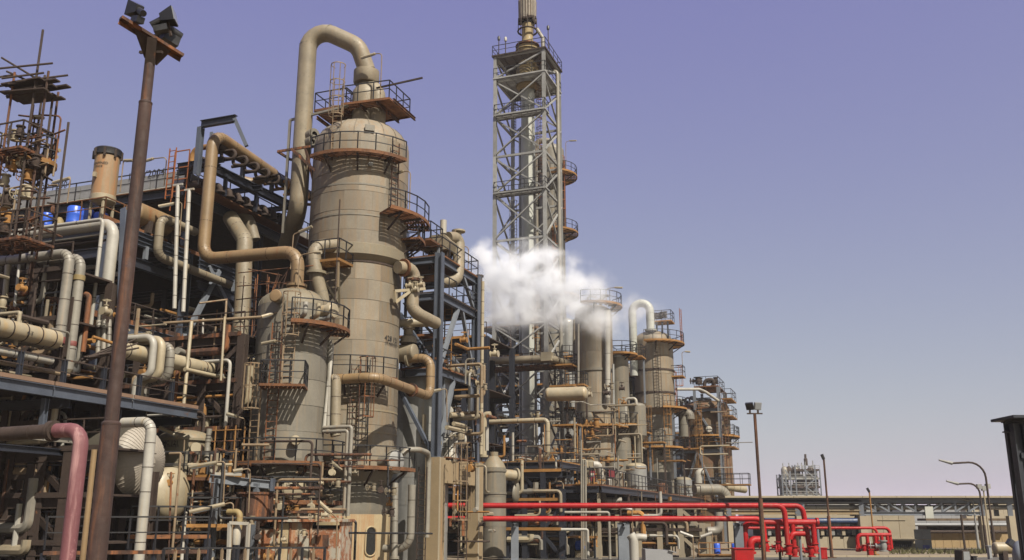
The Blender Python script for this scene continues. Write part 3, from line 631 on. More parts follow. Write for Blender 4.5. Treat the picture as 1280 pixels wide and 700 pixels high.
# dark steel gantry at the right edge
Yg = 21.0
b = P3(1286, 0, Yg); top = slide(b, Z, py=530)
t = thing('steel_gantry', 'dark navy steel gantry post with beam cut off by the right edge', 'gantry', b)
MB().ibeam(b, top, .24, .22, .03, XA).build('column', BLUED, t, flat=True)
MB().ibeam(b + Vector((-.02, .34, 0)), top + Vector((-.02, .34, 0)), .12, .1, .02, XA).build('rear_column', BLUED, t, flat=True)
MB().box(top + Vector((1.35, .0, .12)), 3.3, 1.0, .06).build('top_plate', BLUED, t, flat=True)
MB().ibeam(top + Vector((-.2, .15, -.05)), top + Vector((3, .15, -.05)), .25, .2).build('beam', BLUED, t, flat=True)
MB().bar(top + Vector((0, 0, -.7)), top + Vector((3, 0, -.7)), .12).build('tie', BLUED, t, flat=True)
MB().prism([top + Vector((.1, -.02, -.1)), top + Vector((.5, -.02, -.1)), top + Vector((.1, -.02, -.65))], Vector((0, .04, 0))).build('gusset', BLUED, t, flat=True)
MB().ibeam(b + XA * 3, top + XA * 3, .3, .28, .03, XA).build('column', BLUED, t, flat=True)
# far process structure
Yf = 250.0
c0 = at(981, 645, Yf); zf = at(1000, 581, Yf).z; w = at(1029, 645, Yf).x - c0.x
t = thing('process_structure', 'distant grey open steel process structure on the horizon', 'structure', Vector((c0.x + w / 2, Yf, 0)))
xs = [0, .1, .22, .36, .62, .88, 1.0]; hs = [.86, .86, .9, 1, 1, 1, .92]
for x, hh in zip(xs, hs):
    for y in (0, 2.5, 5): MB().bar(Vector((c0.x + w * x, Yf + y, 0)), Vector((c0.x + w * x, Yf + y, zf * hh)), .35).build('column', BLUEL, t, flat=True)
for k in range(1, 8):
    z = zf * k / 7.6
    for x0, x1 in ((0, .36), (.36, 1)):
        if x0 == 0 and k > 6: continue
        MB().box(Vector((c0.x + w * (x0 + x1) / 2, Yf + 2.5, z)), w * (x1 - x0), 5, .5).build('floor', RUSTD if k % 2 else GALV, t, flat=True)
        b = MB(); b.rail([Vector((c0.x + w * x0, Yf - .1, z)), Vector((c0.x + w * x1, Yf - .1, z))], r=.06, sp=2); b.build('railing', GALV, t, flat=True)
    for x0, x1 in ((.62, .88), (.1, .22)) if k % 2 else ((.88, .62), (.0, .1)):
        MB().bar(Vector((c0.x + w * x0, Yf, z)), Vector((c0.x + w * x1, Yf, z - zf / 7.6)), .25).build('brace', BLUEL, t, flat=True)
for i in range(70):
    q = Vector((c0.x + w * random.uniform(.05, .95), Yf + random.uniform(1, 4), zf / 7.6 * random.randint(0, 6) + .3))
    MB().lathe(q, [(.9, 0), (.9, 2.2), (.5, 2.8), (0, 3)], 10).build('drum', GREYP if i % 3 == 0 else RUSTD, t)
q = Vector((c0.x + w * .78, Yf + 4, zf)); MB().lathe(q, [(.5, 0), (.5, 1.8), (.3, 2.0), (.3, 3.0), (0, 3.1)], 12).build('top_vessel', RUSTD, t)
for x in (.1, .26, .5, .6, .7, .9): MB().bar(Vector((c0.x + w * x, Yf + 2, zf * .85)), Vector((c0.x + w * x, Yf + 2, zf + random.uniform(.5, 2.2))), .25).build('mast', GALV, t, flat=True)
# ------------------------------------------------------------------ flare tower
P0 = at(616.5, 650, 90); P0.z = 0; W = 5.4
LEG = [P0, P0 + V * W, P0 + V * W + U * W, P0 + U * W]; TC = P0 + (V + U) * W / 2
ZL = [0, ] + [slide(P0, Z, py=y).z for y in (570, 516, 456, 407, 355, 302, 244, 197, 147, 100, 72)]
TW = thing('flare_tower', 'tall galvanised lattice flare tower with flare tip at its top', 'tower', TC)
for i, L in enumerate(LEG):
    for a, b in zip(ZL, ZL[1:]):
        MB().ibeam(L + Z * a, L + Z * b, .33, .33, .05).build('leg_section', GALV, TW, flat=True)
for k, z in enumerate(ZL[1:]):
    for i in range(4):
        a, b = LEG[i], LEG[(i + 1) % 4]; d = (b - a).normalized()
        MB().bar(a + d * .2 + Z * z, b - d * .2 + Z * z, .2, .22).build('horizontal', GALV, TW, flat=True)
        z0 = ZL[k]
        if k == 10:   # single bay below the deck
            MB().bar(a + Z * (z0 + .2), b + Z * (z - .2), .16).build('diagonal', GALV, TW, flat=True); continue
        n = d.cross(Z) * .1
        MB().bar(a + Z * (z0 + .2) + n, b + Z * (z - .2) + n, .17, .13).build('diagonal', GALV, TW, flat=True)
        MB().bar(b + Z * (z0 + .2) - n, a + Z * (z - .2) - n, .17, .13).build('diagonal', GALV, TW, flat=True)
def tplat(z, out=.35, m=None, inner=None):
    f = out; q = [LEG[0] - V * f - U * f, LEG[1] + V * f - U * f, LEG[2] + V * f + U * f, LEG[3] - V * f + U * f]
    return polyplat(TW, q, z, .16, m or GALV, RAILB if m is None else RAILB, sp=1.4)
tplat(ZL[11] + .15, .3, RUSTD); tplat(ZL[10] + .15, .2, GALV)
for k in (9, 7):
    q = [LEG[0] - U * .4, LEG[1] - U * .4 + V * .2, LEG[1] + U * 1.0 + V * .2, LEG[0] + U * 1.0]; polyplat(TW, q, ZL[k] + .15, .16, GALV, RAILB, sp=1.2)
polyplat(TW, [LEG[0] + U * 1.2, LEG[1] + U * 1.2, LEG[2], LEG[3]], ZL[5] + .15, .16, GALV, RAILB)
ladder(TW, Vector((TC.x, TC.y, ZL[7])) + V * 1.55 - U * .2, ZL[11], -U, m=RUST, cm=RUST); ladder(TW, Vector((TC.x, TC.y, ZL[5])) - V * 1.9 + U * 1, ZL[7], -U, m=GALV)
ladder(TW, Vector((TC.x, TC.y, ZL[3])) + V * 1.6 - U * 2, ZL[5], -U, m=OCHRE, cm=OCHRE); ladder(TW, Vector((TC.x, TC.y, ZL[9])) - V * 2 + U * 1.5, ZL[10], V, m=RUSTD)
pr = MB().tube([LEG[2] + V * .25 - U * 1.4 + Z * 3, LEG[2] + V * .25 - U * 1.4 + Z * (ZL[11] - .6), LEG[2] - V * 1.2 - U * 1.4 + Z * (ZL[11] - .6)], .21, 12, .5).build('steam_pipe', GREYP, TW)
# riser and flare tip: things of their own standing in the tower
zt = lambda py: slide(TC, Z, py=py).z
t = thing('flare_stack', 'pale flare riser inside the lattice tower, tip of bundled tubes on a yellow base', 'flare stack', TC)
za, zb_, zc, zd, ze = zt(72), zt(67), zt(55), zt(29), zt(-2)
MB().lathe(TC, [(.72, 0), (.72, za)], 24).build('riser', RISER, t)
for k in range(9): MB().lathe(TC + Z * (2 + k * za / 9), [(.72, 0), (.78, .01), (.78, .12), (.72, .13)], 24).build('riser_flange', RISER, t)
MB().lathe(TC + Z * (za - 4), [(.9, 0), (1.25, .4), (1.25, 2.4), (1.0, 3.2), (.9, 4)], 24).build('lower_seal', YELLOW, t)
MB().lathe(TC + Z * zb_, [(1.15, -.4), (1.2, .35), (1.0, .4), (1.05, .9), (.8, 1.0), (.62, 1.5), (.62, zd - zb_ - .2)], 24).build('base_drum', YELLOW, t)
for z in (.2, .75): MB().lathe(TC + Z * (zb_ + z), [(1.0, 0), (1.32, .02), (1.32, .14), (1.0, .16)], 24).build('base_flange', RUST if z > .5 else YELLOW, t)
MB().lathe(TC + Z * (zd - .5), [(.62, -1.6), (.6, 0), (.45, .3), (.45, 1.5)], 20).build('tip_barrel', SILVER, t)
q = [TC + Vector((cos(a * pi / 8) * 1.05, sin(a * pi / 8) * 1.05, zd - 1.0)) for a in range(17)]
MB().tube(q, .1, 8, 0).build('steam_ring', RUSTD, t)
for k in range(8):
    e = Vector((cos(k * pi / 4), sin(k * pi / 4), 0)); MB().tube([TC + e * 1.02 + Z * (zd - 1), TC + e * 1.0 + Z * (zd + .6)], .045, 6).build('steam_lance', RUSTD, t)
m2 = mat('scorched_flare_tubes', (.36, .30, .23), .5, 2.5, streak=.5, streakcol=(.12, .08, .05), rough=.6, rnd=.25)
for k in range(18):
    a = 2 * pi * k / 18; e = Vector((cos(a), sin(a), 0)); L0 = random.uniform(-.35, .35)
    MB().tube([TC + e * .82 + Z * (zd + .15 + L0), TC + e * .86 + Z * (ze - random.uniform(0, .5))], .16, 8).build('burner_tube', m2, t)
    MB().lathe(TC + e * .82 + Z * (zd + .05 + L0), [(.16, .0), (.2, .05), (.2, .3), (.16, .32)], 8).build('burner_collar', RUSTD, t)
MB().lathe(TC + Z * (zd + .6), [(.7, 0), (.7, ze - zd - 1.0), (.3, ze - zd - .6)], 16).build('inner_barrel', RUSTD, t)
b0 = TC + V * 1.25; pipe('grey steam pipe kinking beside the flare tip', GREYP, .2, [b0 + V * .5 + Z * (za + .1), b0 + V * .5 + Z * (zc + .4), b0 - V * .15 + Z * (zc + 1.6), b0 - V * .15 + Z * (zd - 1.0)], joints=.9)
for i, (v_, u_, r_, m_) in enumerate(((1.5, 3.6, .16, SILVER), (3.9, 1.2, .13, GREYP), (4.4, 3.2, .2, GREYP), (1.2, 1.4, .1, RUSTD))): pipe(('silver', 'slim grey', 'stout grey', 'dark slim')[i] + ' vertical pipe climbing inside the flare tower', m_, r_, [LEG[0] + V * v_ + U * u_ + Z * 1, LEG[0] + V * v_ + U * u_ + Z * (ZL[9 - i])], joints=2)
for i, (du, dv, h) in enumerate(((.2, .3, 1.9), (-2.4, .3, 1.3), (2.6, 5.5, 2.2))):
    p = LEG[0] + V * dv * 1.0 + U * du + Z * (ZL[11] + .15)
    if i == 2: p = LEG[1] + V * .4 + U * .4 + Z * (ZL[11] + .15)
    t2 = thing('signal_lamp', ('obstruction lamp on the left corner of the flare deck', 'white box lamp along the front rail of the flare deck', 'obstruction lamp on the right corner of the flare deck')[i], 'lamp', p)
    if i == 1: WL[t2.name] = p = LEG[0] + V * 1.3 - U * .4 + Z * (ZL[11] + .15); t2.location = p
    MB().tube([p, p + Z * h], .05, 8).build('pole', RUSTD, t2); MB().lathe(p + Z * h, [(.05, 0), (.14, .05), (.16, .4), (.06, .55), (0, .56)], 10).build('lamp_head', BLACK if i != 1 else WHITE, t2)
# ------------------------------------------------------------------ column behind the flare tower (its top shows right of the lattice)
def zat(c, py): return slide(Vector((c.x, c.y, 0)), Z, py=py).z
c2 = at(692, 650, 101); c2.z = 0; cc = Vector((at(690, 300, 101).x, 101, 0))
t = thing('process_column', 'slim grey column standing close behind the flare tower with orange side platforms', 'column', cc); r = 1.5
courses(t, cc, r, 0.2, zat(cc, 190), 2.6, CLADG); head(t, cc, zat(cc, 190), r - .02, .9, CLADG)
for py, a0, a1 in ((222, -95, 80), (293, -95, 80), (372, -120, 60)):
    z = zat(cc, py); ringplat(t, cc, z, r, r + 1.5, a0, a1, fl=OCHRE)
stack_ladder(t, cc, r, -60, zat(cc, 293), zat(cc, 222) + 1, m=RAILO, cm=RAILO); stack_ladder(t, cc, r, -80, zat(cc, 372), zat(cc, 293) + 1, m=RAILO, cm=RAILO)
q = cc - V * .2 - U * 1.0
pipe('thick pipe looping over the head of the column behind the flare tower', CLADG, .35, [cc + Z * zat(cc, 185), cc + Z * (zat(cc, 176)), cc - V * 1.6 - U * .6 + Z * zat(cc, 176), cc - V * 1.6 - U * .9 + Z * 20], bend=.7)
pipe('rusty brown pipe between the side platforms behind the flare tower', RUST, .15, [cc + V * 1.7 - U * .5 + Z * zat(cc, 205), cc + V * 1.7 - U * .5 + Z * zat(cc, 292)])
hlamp('bent lamp pole over the top platform behind the flare tower', cc + V * 1.8 + Z * zat(cc, 222), 4.2, V, .5, .8)
# ------------------------------------------------------------------ column in the steam
cc = Vector((at(744, 500, 86).x, 86, 0)); r = 1.75
C3 = thing('process_column', 'straight beige column with its top hidden in drifting steam', 'column', cc)
zt3 = zat(cc, 392); courses(C3, cc, r, zat(cc, 520), zt3, 2.0, CLAD, npan=6); head(C3, cc, zt3, r - .02, .8, CLAD)
courses(C3, cc, r, .3, zat(cc, 520) - .02, 2.0, CLAD, npan=6)
for py in (466, 518): ring(C3, cc, zat(cc, py), r, .1, .22, CLADG)
for py, a0, a1, e in ((384, -120, 40, 1.0), (534, -170, 10, 1.2)): ringplat(C3, cc, zat(cc, py), r, r + e, a0, a1, fl=OCHRE)
nozzle(C3, cc, zat(cc, 524), r, -115, .42, .4, CLAD, CLADG)
for k in range(4):
    q = cc + V * random.uniform(-.6, .9) + Z * zt3 + U * random.uniform(-.5, .5); MB().tube([q, q + Z * random.uniform(.7, 1.8), q + Z * 1.5 + V * random.uniform(.3, .9)], .12, 8, .3).build('vent_pipe', RUSTD, C3)
hlamp('bent lamp pole standing over the steam covered column', cc + V * 1.3 + Z * zat(cc, 384), 1.7, V, .9, .7)
cc4 = Vector((at(774, 500, 88).x, 88, 0)); r4 = .98
t = thing('process_column', 'slim grey column tight against the right of the steam covered column', 'column', cc4); courses(t, cc4, r4, .2, zat(cc4, 450), 2.2, CLADG, npan=4); head(t, cc4, zat(cc4, 450), r4 - .02, .5, CLADG)
ringplat(t, cc4, zat(cc4, 444), .3, r4 + .9, -170, 60, fl=OCHRE); ringplat(t, cc4, zat(cc4, 532), r4, r4 + .9, -160, 30, fl=OCHRE)
nozzle(t, cc4, zat(cc4, 447), .2, -100, .3, .5, WHITE, GALV)
pipe('white vertical pipe down between the two columns below the steam', WHITE, .26, [at(759.5, 388, 84), at(759.5, 497, 84), at(757, 506, 84.4)], bend=.3, joints=3)
pipe('thin pale pipe at the right side of the slim grey column', GALV, .1, [at(766.5, 455, 84.6), at(767.5, 560, 84.6)])
pipe('thin grey pipe left of the steam covered column with a foot bend', GREYP, .1, [at(723, 405, 83), at(723, 480, 83), at(717, 483, 83.6)], bend=.3)
# ------------------------------------------------------------------ domed column with white overhead bend
cc = Vector((at(819, 500, 100).x, 100, 0)); r = 2.13
C5 = thing('process_column', 'stout domed column with big white bend over its head and orange platforms', 'column', cc)
z1 = zat(cc, 428); z0 = zat(cc, 512)
courses(C5, cc, r, z0, z1, 1.9, CLAD, npan=7); head(C5, cc, z1, r - .02, 1.25, CLAD)
courses(C5, cc + V * .0, r * .78, .3, z0 - .7, 2.0, CLADG); MB().lathe(Vector((cc.x, cc.y, z0 - .7)), [(r * .78, 0), (r, .7)], 36).build('cone', CLAD, C5)
for py in (466, 494): ring(C5, cc, zat(cc, py), r, .07, .2, RUSTD)
ringplat(C5, cc, zat(cc, 431), r, r + 1.25, -115, 65, fl=OCHRE); ringplat(C5, cc, zat(cc, 512), r, r + 1.2, -85, 40, fl=OCHRE); ringplat(C5, cc, zat(cc, 560), r * .78, r + .6, -170, 0, fl=OCHRE)
polyplat(C5, [cc + V * .3 - U * 1.2, cc + V * 2.3 - U * 1.2, cc + V * 2.3 + U * .8, cc + V * .3 + U * .8], zat(cc, 404), fl=OCHRE)
stack_ladder(C5, cc, r + .9, -30, zat(cc, 432), zat(cc, 390), m=RAILO, cm=RAILO, cage=False); stack_ladder(C5, cc, r, -25, zat(cc, 512), zat(cc, 466), m=RAILO, cm=RAILO)
stack_ladder(C5, cc, r + .2, -115, zat(cc, 590), zat(cc, 520), m=OCHRE, cm=OCHRE); stack_ladder(C5, cc, r + .2, -75, zat(cc, 575), zat(cc, 505), m=OCHRE, cm=OCHRE)
polyplat(C5, [cc + V * 1.9 - U * .7, cc + V * 3.2 - U * .7, cc + V * 3.2 + U * .9, cc + V * 1.9 + U * .9], zat(cc, 472), fl=OCHRE)
for k in range(3): MB().bar(cc + V * (.7 + k * .6) - U * 1.1 + Z * zat(cc, 430), cc + V * (.7 + k * .6) - U * 1.1 + Z * zat(cc, 404), .16).build('prop', BLUED, C5, flat=True)
stack_ladder(C5, cc, r + .1, -88, zat(cc, 512), zat(cc, 440), cage=False, m=RUSTD)
pw = path((793, 470, 99.2), 'z:380', 'v:812', 'z:414'); pipe('big white inverted U pipe over the stout domed column', RISER, .44, pw, bend=1.05, joints=1.6, jm=GREYP, fl=(3,))
for k in range(5):
    q = cc + V * (.2 + .35 * k) - U * random.uniform(0, .8) + Z * zat(cc, 404)
    valve('small rusty valve cluster on top deck of the stout domed column', q + Z * .7, Z, .16, RUSTD, group='valves on the stout column top deck')
hlamp('short bent lamp pole right of the stout domed column', cc + V * 3.1 + Z * zat(cc, 472), 2.6, V, .4, .5)
cc = Vector((at(789, 500, 107).x, 107, 0)); t = thing('process_column', 'grey column half hidden left behind the stout domed column', 'column', cc); courses(t, cc, 1.25, .2, zat(cc, 462), 2.2, CLADG); head(t, cc, zat(cc, 462), 1.23, .7, CLADG); ringplat(t, cc, zat(cc, 470), 1.25, 2.2, -160, 20, fl=OCHRE)
cc = Vector((at(711, 500, 94).x, 94, 0)); t = thing('process_column', 'slender pale column between the lattice tower and the steam covered column', 'column', cc); courses(t, cc, .7, .2, zat(cc, 404), 2.2, SILVER); head(t, cc, zat(cc, 404), .68, .5, SILVER); ringplat(t, cc, zat(cc, 448), .7, 1.5, -160, 20, fl=OCHRE); ringplat(t, cc, zat(cc, 512), .7, 1.6, -160, 20, fl=OCHRE); stack_ladder(t, cc, .7, -110, zat(cc, 512), zat(cc, 446), m=OCHRE, cm=OCHRE)
# small drum left of the stout column
cc = Vector((at(795.5, 500, 88).x, 88, 0)); t = thing('small_drum', 'small round topped drum with white goose neck pipe left of the stout column', 'drum', cc)
courses(t, cc, .85, zat(cc, 545), zat(cc, 508), 1.2, CLADG); head(t, cc, zat(cc, 508), .83, .35, CLADG); MB().lathe(Vector((cc.x, cc.y, zat(cc, 545))), [(.84, 0), (.3, -.7), (.3, -8)], 20).build('bottom_cone', CLADG, t)
pipe('white goose neck pipe over the small round topped drum', WHITE, .14, path((782, 520, 87.2), 'z:498.5', 'v:795', 'z:506'), bend=.4)
pipe('vertical beige pipe with elbow right of the stout column foot', CLADG, .5, path((855, 546, 100), 'z:517', 'v:862', 'z:524'), bend=.55, joints=1.2)
# ------------------------------------------------------------------ brown vessel in its steel frame
cc = Vector((at(883, 560, 112).x, 112, 0)); r = 2.95
t = thing('reactor_vessel', 'brown stained vessel standing inside a blue grey steel frame', 'vessel', cc)
zz = zat(cc, 512); courses(t, cc, r, .2, zz, 2.2, BROWNV); head(t, cc, zz, r - .02, 1.1, BROWNV)
ringplat(t, cc, zat(cc, 547), r, r + 1.0, -180, 10, fl=OCHRE); nozzle(t, cc, zat(cc, 540), r, -95, .3, .4, CREAM, WHITE)
FT = thing('vessel_frame', 'blue grey steel frame with rusty top deck round the brown vessel', 'frame', cc)
fa = [cc - V * 3.4 - U * 2.6, cc + V * 2.2 - U * 3.2, cc + V * 2.2 + U * 2.6, cc - V * 3.4 + U * 2.6]; zf2 = zat(cc, 489); zf1 = zat(cc, 516); zf0 = zat(cc, 566)
for i, q in enumerate(fa): MB().ibeam(q, q + Z * (zf2 if i in (1, 2) else zf1), .4, .4, .05).build('column', BLUEL, FT, flat=True)
for z in (zf1, zf0, zat(cc, 600)):
    for a, b in zip(fa, fa[1:] + fa[:1]): MB().ibeam(a + Z * z, b + Z * z, .35, .25).build('beam', BLUEL, FT, flat=True)
polyplat(FT, [q + (q - cc) * .06 for q in fa], zf1 + .3, fl=ORANGE)
up = [cc - V * .6 - U * 3.2, fa[1], fa[2], cc - V * .6 + U * 2.6]; polyplat(FT, [q + Z * 0 for q in up], zf2 + .2, fl=ORANGE)
for q in (up[0], up[3]): MB().ibeam(q + Z * zf1, q + Z * zf2, .3, .3).build('column', BLUEL, FT, flat=True)
for a, b in ((fa[0] + (fa[1] - fa[0]) * .55 + Z * zf1, fa[1] + Z * zf0), (fa[0] + (fa[1] - fa[0]) * .5 + Z * zf0, fa[0] + Z * 3), (fa[0] + (fa[1] - fa[0]) * .5 + Z * zf0, fa[1] + Z * 3), (fa[1] + Z * zf1, fa[2] + Z * zf0), (fa[2] + Z * zf0, fa[1] + Z * 4)): MB().bar(a, b, .22).build('brace', BLUEL, FT, flat=True)
for z in (zf2 - 1.2, zf1 - .6, zat(cc, 545), zat(cc, 560)): polyplat(FT, [fa[1] + V * .2 + U * 1.2, fa[1] + V * 1.3 + U * 1.2, fa[2] + V * 1.3, fa[2] + V * .2], z, fl=OCHRE)
for k in range(6):
    q = up[0].lerp(fa[1], random.uniform(.1, .9)) + U * random.uniform(.5, 3) + Z * (zf2 + .2)
    valve('rusty valve on the topmost deck over the brown vessel', q + Z * .8, Z, .2, RUSTD, group='valves on the deck over the brown vessel')
for k in range(9):
    q = fa[0].lerp(fa[1], random.uniform(.0, .6)) + U * random.uniform(.5, 4) + Z * (zf1 + .3)
    tag(MB().tube([q, q + Z * random.uniform(.8, 1.7), q + Z * random.uniform(.6, 1.5) + V * random.uniform(.5, 1.6)], .13, 8, .3).build('vent_pipe', (GALV, SILVER, RUSTD)[k % 3]), 'short bent pipe on the lower deck over the brown vessel', 'pipe', 'short pipes on the deck over the brown vessel')
for k in (1, 4): MB().rail([fa[0] - U * .3 + Z * (2.5 + k * 2.1), fa[1] - U * .3 + Z * (2.5 + k * 2.1)], sp=1.6, h=.9, r=.035).build('railing', RUST if k % 2 else OCHRE, FT, flat=True); MB().box(fa[0].lerp(fa[1], .5) - U * .05 + Z * (2.42 + k * 2.1), (fa[1] - fa[0]).length, .6, .1, (fa[1] - fa[0]).normalized()).build('walk_board', ORANGE, FT, flat=True)
stack_ladder(FT, cc, r + .6, -112, 3, zf1, m=OCHRE, cm=OCHRE); stack_ladder(FT, cc, r + .6, -70, 3, zf1 + 1, m=RUST, cm=RUST)
pipe('dark goose neck pipe on the topmost deck over the brown vessel', RUSTD, .22, path((881, 490, 110), 'z:475', 'v:892', 'z:482'), bend=.6)
pipe('white pipe running right from the stout column to the vessel frame', WHITE, .17, [at(845, 486.5, 104), at(874, 486.5, 106), at(882, 490, 107), at(898, 501, 108)], bend=.5)
# ------------------------------------------------------------------ the great column
MC = Vector((-9.02, 52, 0)); R1, R2, R3 = 2.82, 2.6, 2.4
zm = lambda py, c=MC, r=0: slide(Vector((c.x, c.y - r, 0)), Z, py=py).z
GC = thing('distillation_column', 'largest wide weathered column in the middle with stepped waist and platforms', 'column', MC)
zD = zm(166, r=R1); zS = zm(316, r=R1); zB = zm(606, r=R2)
courses(GC, MC, R1, zS + .25, zD, 1.16, CLAD, npan=11); courses(GC, MC, R2, zB + .9, zS - .25, 1.16, CLAD, npan=11)
head(GC, MC, zD, R1 - .02, 1.75, CLAD)
for k in range(20):
    a = 2 * pi * k / 20; e = Vector((cos(a), sin(a), 0)); p = dome(R1, 1.75, 7)
    b = MB()
    for (ra, ha), (rb, hb) in zip(p, p[1:-1]): b.bar(MC + e * (ra * 1.003) + Z * (zD + ha), MC + e * (rb * 1.003) + Z * (zD + hb), .03, .02, e)
    b.build('dome_seam', CLADG, GC, flat=True)
MB().lathe(MC + Z * (zS - .3), [(R2 + .0, 0), (R2 + .06, .05), (R1 + .09, .3), (R1 + .09, .9), (R1, .95)], 44).build('waist_collar', CLADW, GC)
MB().lathe(MC + Z * (zS - .42), [(R2, 0), (R2 + .04, .0), (R2 + .04, .1), (R2, .1)], 44).build('waist_joint', RUSTD, GC)
for py in (230, 268): ring(GC, MC, zm(py, r=R1), R1, .03, .1, CLADG, 'band')
for py in (512, 540, 575): ring(GC, MC, zm(py, r=R2), R2, .03, .1, CLADW, 'band')
zK = zm(643, r=R3)
MB().lathe(MC + Z * (zB - .1), [(R3 - .25, -.05), (R2 - .02, 1.0)], 44).build('taper', CLADG, GC)
MB().lathe(MC + Z * zK, [(R3 - .1, 0), (R3 - .05, .3), (R3 - .1, zB - zK)], 44).build('lower_shell', CLADG, GC)
MB().lathe(MC, [(R3, 0), (R3, zK), (R3 - .2, zK + .02)], 44).build('skirt', SKIRT, GC); MB().lathe(MC, [(R3 + .2, 0), (R3 + .2, .12), (R3, .13)], 44).build('base_ring', RUSTD, GC)
ao = atan2(-52, 0.0 + (at(461, 677, 50).x - MC.x) * 22)
eo = Vector((at(461, 677, 49.65).x - MC.x, 0, 0)); eo.y = -sqrt(R3 ** 2 - eo.x ** 2); eo.z = 0; ed = eo.normalized(); tx = Z.cross(ed); zo = zm(677, r=R3)
ov = [(sin(k * pi / 8) * .3, (.42 if abs(k - 8) > 4 or k in (0, 16) else -.42) + cos(k * pi / 8) * .28) for k in range(16)]
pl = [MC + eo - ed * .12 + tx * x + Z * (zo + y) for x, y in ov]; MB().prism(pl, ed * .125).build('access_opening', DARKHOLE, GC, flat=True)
MB().tube([MC + eo + ed * .02 + tx * x * 1.12 + Z * (zo + y * 1.06) for x, y in ov + [ov[0]]], .045, 6, 0).build('opening_rim', SKIRT, GC)
# platforms of the great column
ringplat(GC, MC, zm(186, r=R1 + .9), R1, R1 + .85, -132, -36, rsp=1.1)
zT = zm(150, r=0)
tp = [MC - V * 2.9 - U * .9, MC - V * .6 - U * 1.6, MC + V * 2.45 - U * 1.35, MC + V * 2.45 + U * 1.4, MC - V * 2.9 + U * 1.5]
TPF = polyplat(GC, tp[:1] + [MC - V * .7 - U * .9] + [MC - V * .7 + U * 1.5] + tp[4:], zT + .75, .14, fl=ORANGE, sp=1.0); polyplat(GC, [MC - V * .6 - U * 1.6, tp[2], tp[3], MC - V * .6 + U * 1.5], zT + .5, .14, fl=ORANGE, sp=1.0)
for k in range(6):
    a = MC - V * (2.75 - k * 1.1); MB().ibeam(a - U * (1.4 if k > 2 else .8) + Z * (zT + .26), a + U * 1.5 + Z * (zT + .26), .2, .12, .02).build('deck_beam', RUST, GC, flat=True)
lp = at(419, 190, 49.4); ladder(GC, Vector((lp.x, 49.45, zm(186, r=R1 + .9))), zT + 1.5, Vector((0, -1, 0)), cage=True, m=RAILC, cm=RAILC)
zP2 = zm(262, r=R1); ringplat(GC, MC, zP2, R1, R1 + 1.35, -56, 12, rsp=1.1); ringplat(GC, MC, zP2 - 1.1, R1, R1 + 1.1, -20, 14)
stack_ladder(GC, MC, R1, -41, zP2, zm(186, r=R1 + .9) + 1.1, cage=False, m=RUST)
ringplat(GC, MC, zm(583, r=R2 + 1.2), R2 - .05, R2 + 1.15, -150, -5, rsp=1.0)
ringplat(GC, MC, zm(469, r=R2 + 1), R2, R2 + 1.0, -97, -38, rsp=.9)
stack_ladder(GC, MC, R2, -66, zm(578, r=R2 + 1), zm(469, r=R2 + 1) + 1, m=RAILB, cm=RUST); stack_ladder(GC, MC, R2, -76, zm(583, r=R2 + 1), zm(475, r=R2 + 1) + 1, m=RUST, cage=False)
stack_ladder(GC, MC, R1, -118, zm(300, r=R1), zm(190, r=R1), cage=False, m=RUSTD) if False else None
ac = lambda px, y=49.4, c=MC: math.degrees(atan2(y - c.y, at(px, 560, y).x - c.x))
nozzle(GC, MC, zm(576, r=R2), R2, -34, .5, .75, CLADG, GALV, 'manhole'); nozzle(GC, MC, zm(205, r=R1), R1 + .0, -70, .1, .15, GALV, None)
MB().box(MC + Vector((cos(radians(-72)), sin(radians(-72)), 0)) * (R1 + .03) + Z * (zD + .35), .55, .14, .35, Vector((cos(radians(18)), sin(radians(18)), 0))).build('name_plate', CLADG, GC, flat=True)
text_round(GC, '428 121', .40, MC, R2 + .035, -26, zm(418, r=R2)); text_round(GC, 'STABILIZER', .24, MC, R2 + .035, -26, zm(424.5, r=R2))
hlamp('bent lamp pole on the top deck of the largest column', MC + V * 1.8 - U * 1.25 + Z * (zT + .5), 3.0, -V, .5, .9)
hlamp('bent lamp pole over the right side platform of the largest column', MC + V * 3.7 - U * .8 + Z * zP2, 2.6, -V, .5, .8)
MB().bar(MC + V * 1.2 - U * 1.2 + Z * (zT + 1.5), MC + V * 4.6 - U * 1.2 + Z * (zT + 1.65), .08)
t = thing('davit_bar', 'dark bar sticking out right from the top deck of the largest column', 'bar', MC + V * 1.5 - U * 1.2 + Z * (zT + 1.3)); MB().bar(WL[t.name], WL[t.name] + V * 3 + Z * .15, .09).build('bar', RUSTD, t, flat=True)
# overhead line
ctop = MC + Z * (zD + 1.65)
px_ = MC - V * 3.35 - U * 1.3; zlo = slide(px_, Z, py=262).z; ov = lambda x, y: onplane(x, y, MC - U * .6, V)
zn = slide(MC, Z, py=92).z; c1, c2_, c3 = ov(379, 40), ov(438, 58), MC + V * .1 + Z * (zn + .2)
ovh = [px_ - V * 2.5 + U * 2.6 + Z * (zlo - 1.7), px_ + Z * (zlo), Vector((px_.x, px_.y, c1.z)), Vector((c2_.x + .5, c2_.y, c2_.z)), c3]
OV = pipe('fat beige overhead pipe arching from the top of the largest column down its left side', BEIGE, .54, ovh, bend=1.15, seg=20, joints=1.25, jm=CLADG)
MB().lathe(MC + V * .1 + Z * (zn - .75), [(.3, -.0), (.72, .02), (.78, .1), (.78, .85), (.56, .95)], 26).build('expansion_joint', BEIGE, OV)
MB().lathe(MC + V * .1, [(.75, ctop.z - .4), (.8, zn - 1.7), (.78, zn - 1.3), (.45, zn - .72)], 26).build('reducer', BEIGE, OV)
pipe('stubby grey branch pipe beside the neck on the top of the largest column', BEIGE, .5, [MC + V * .1 + Z * (zn - .9), MC + V * .9 + Z * (zn - 1.3), MC + V * 1.0 + Z * (ctop.z - .8)], bend=.7)
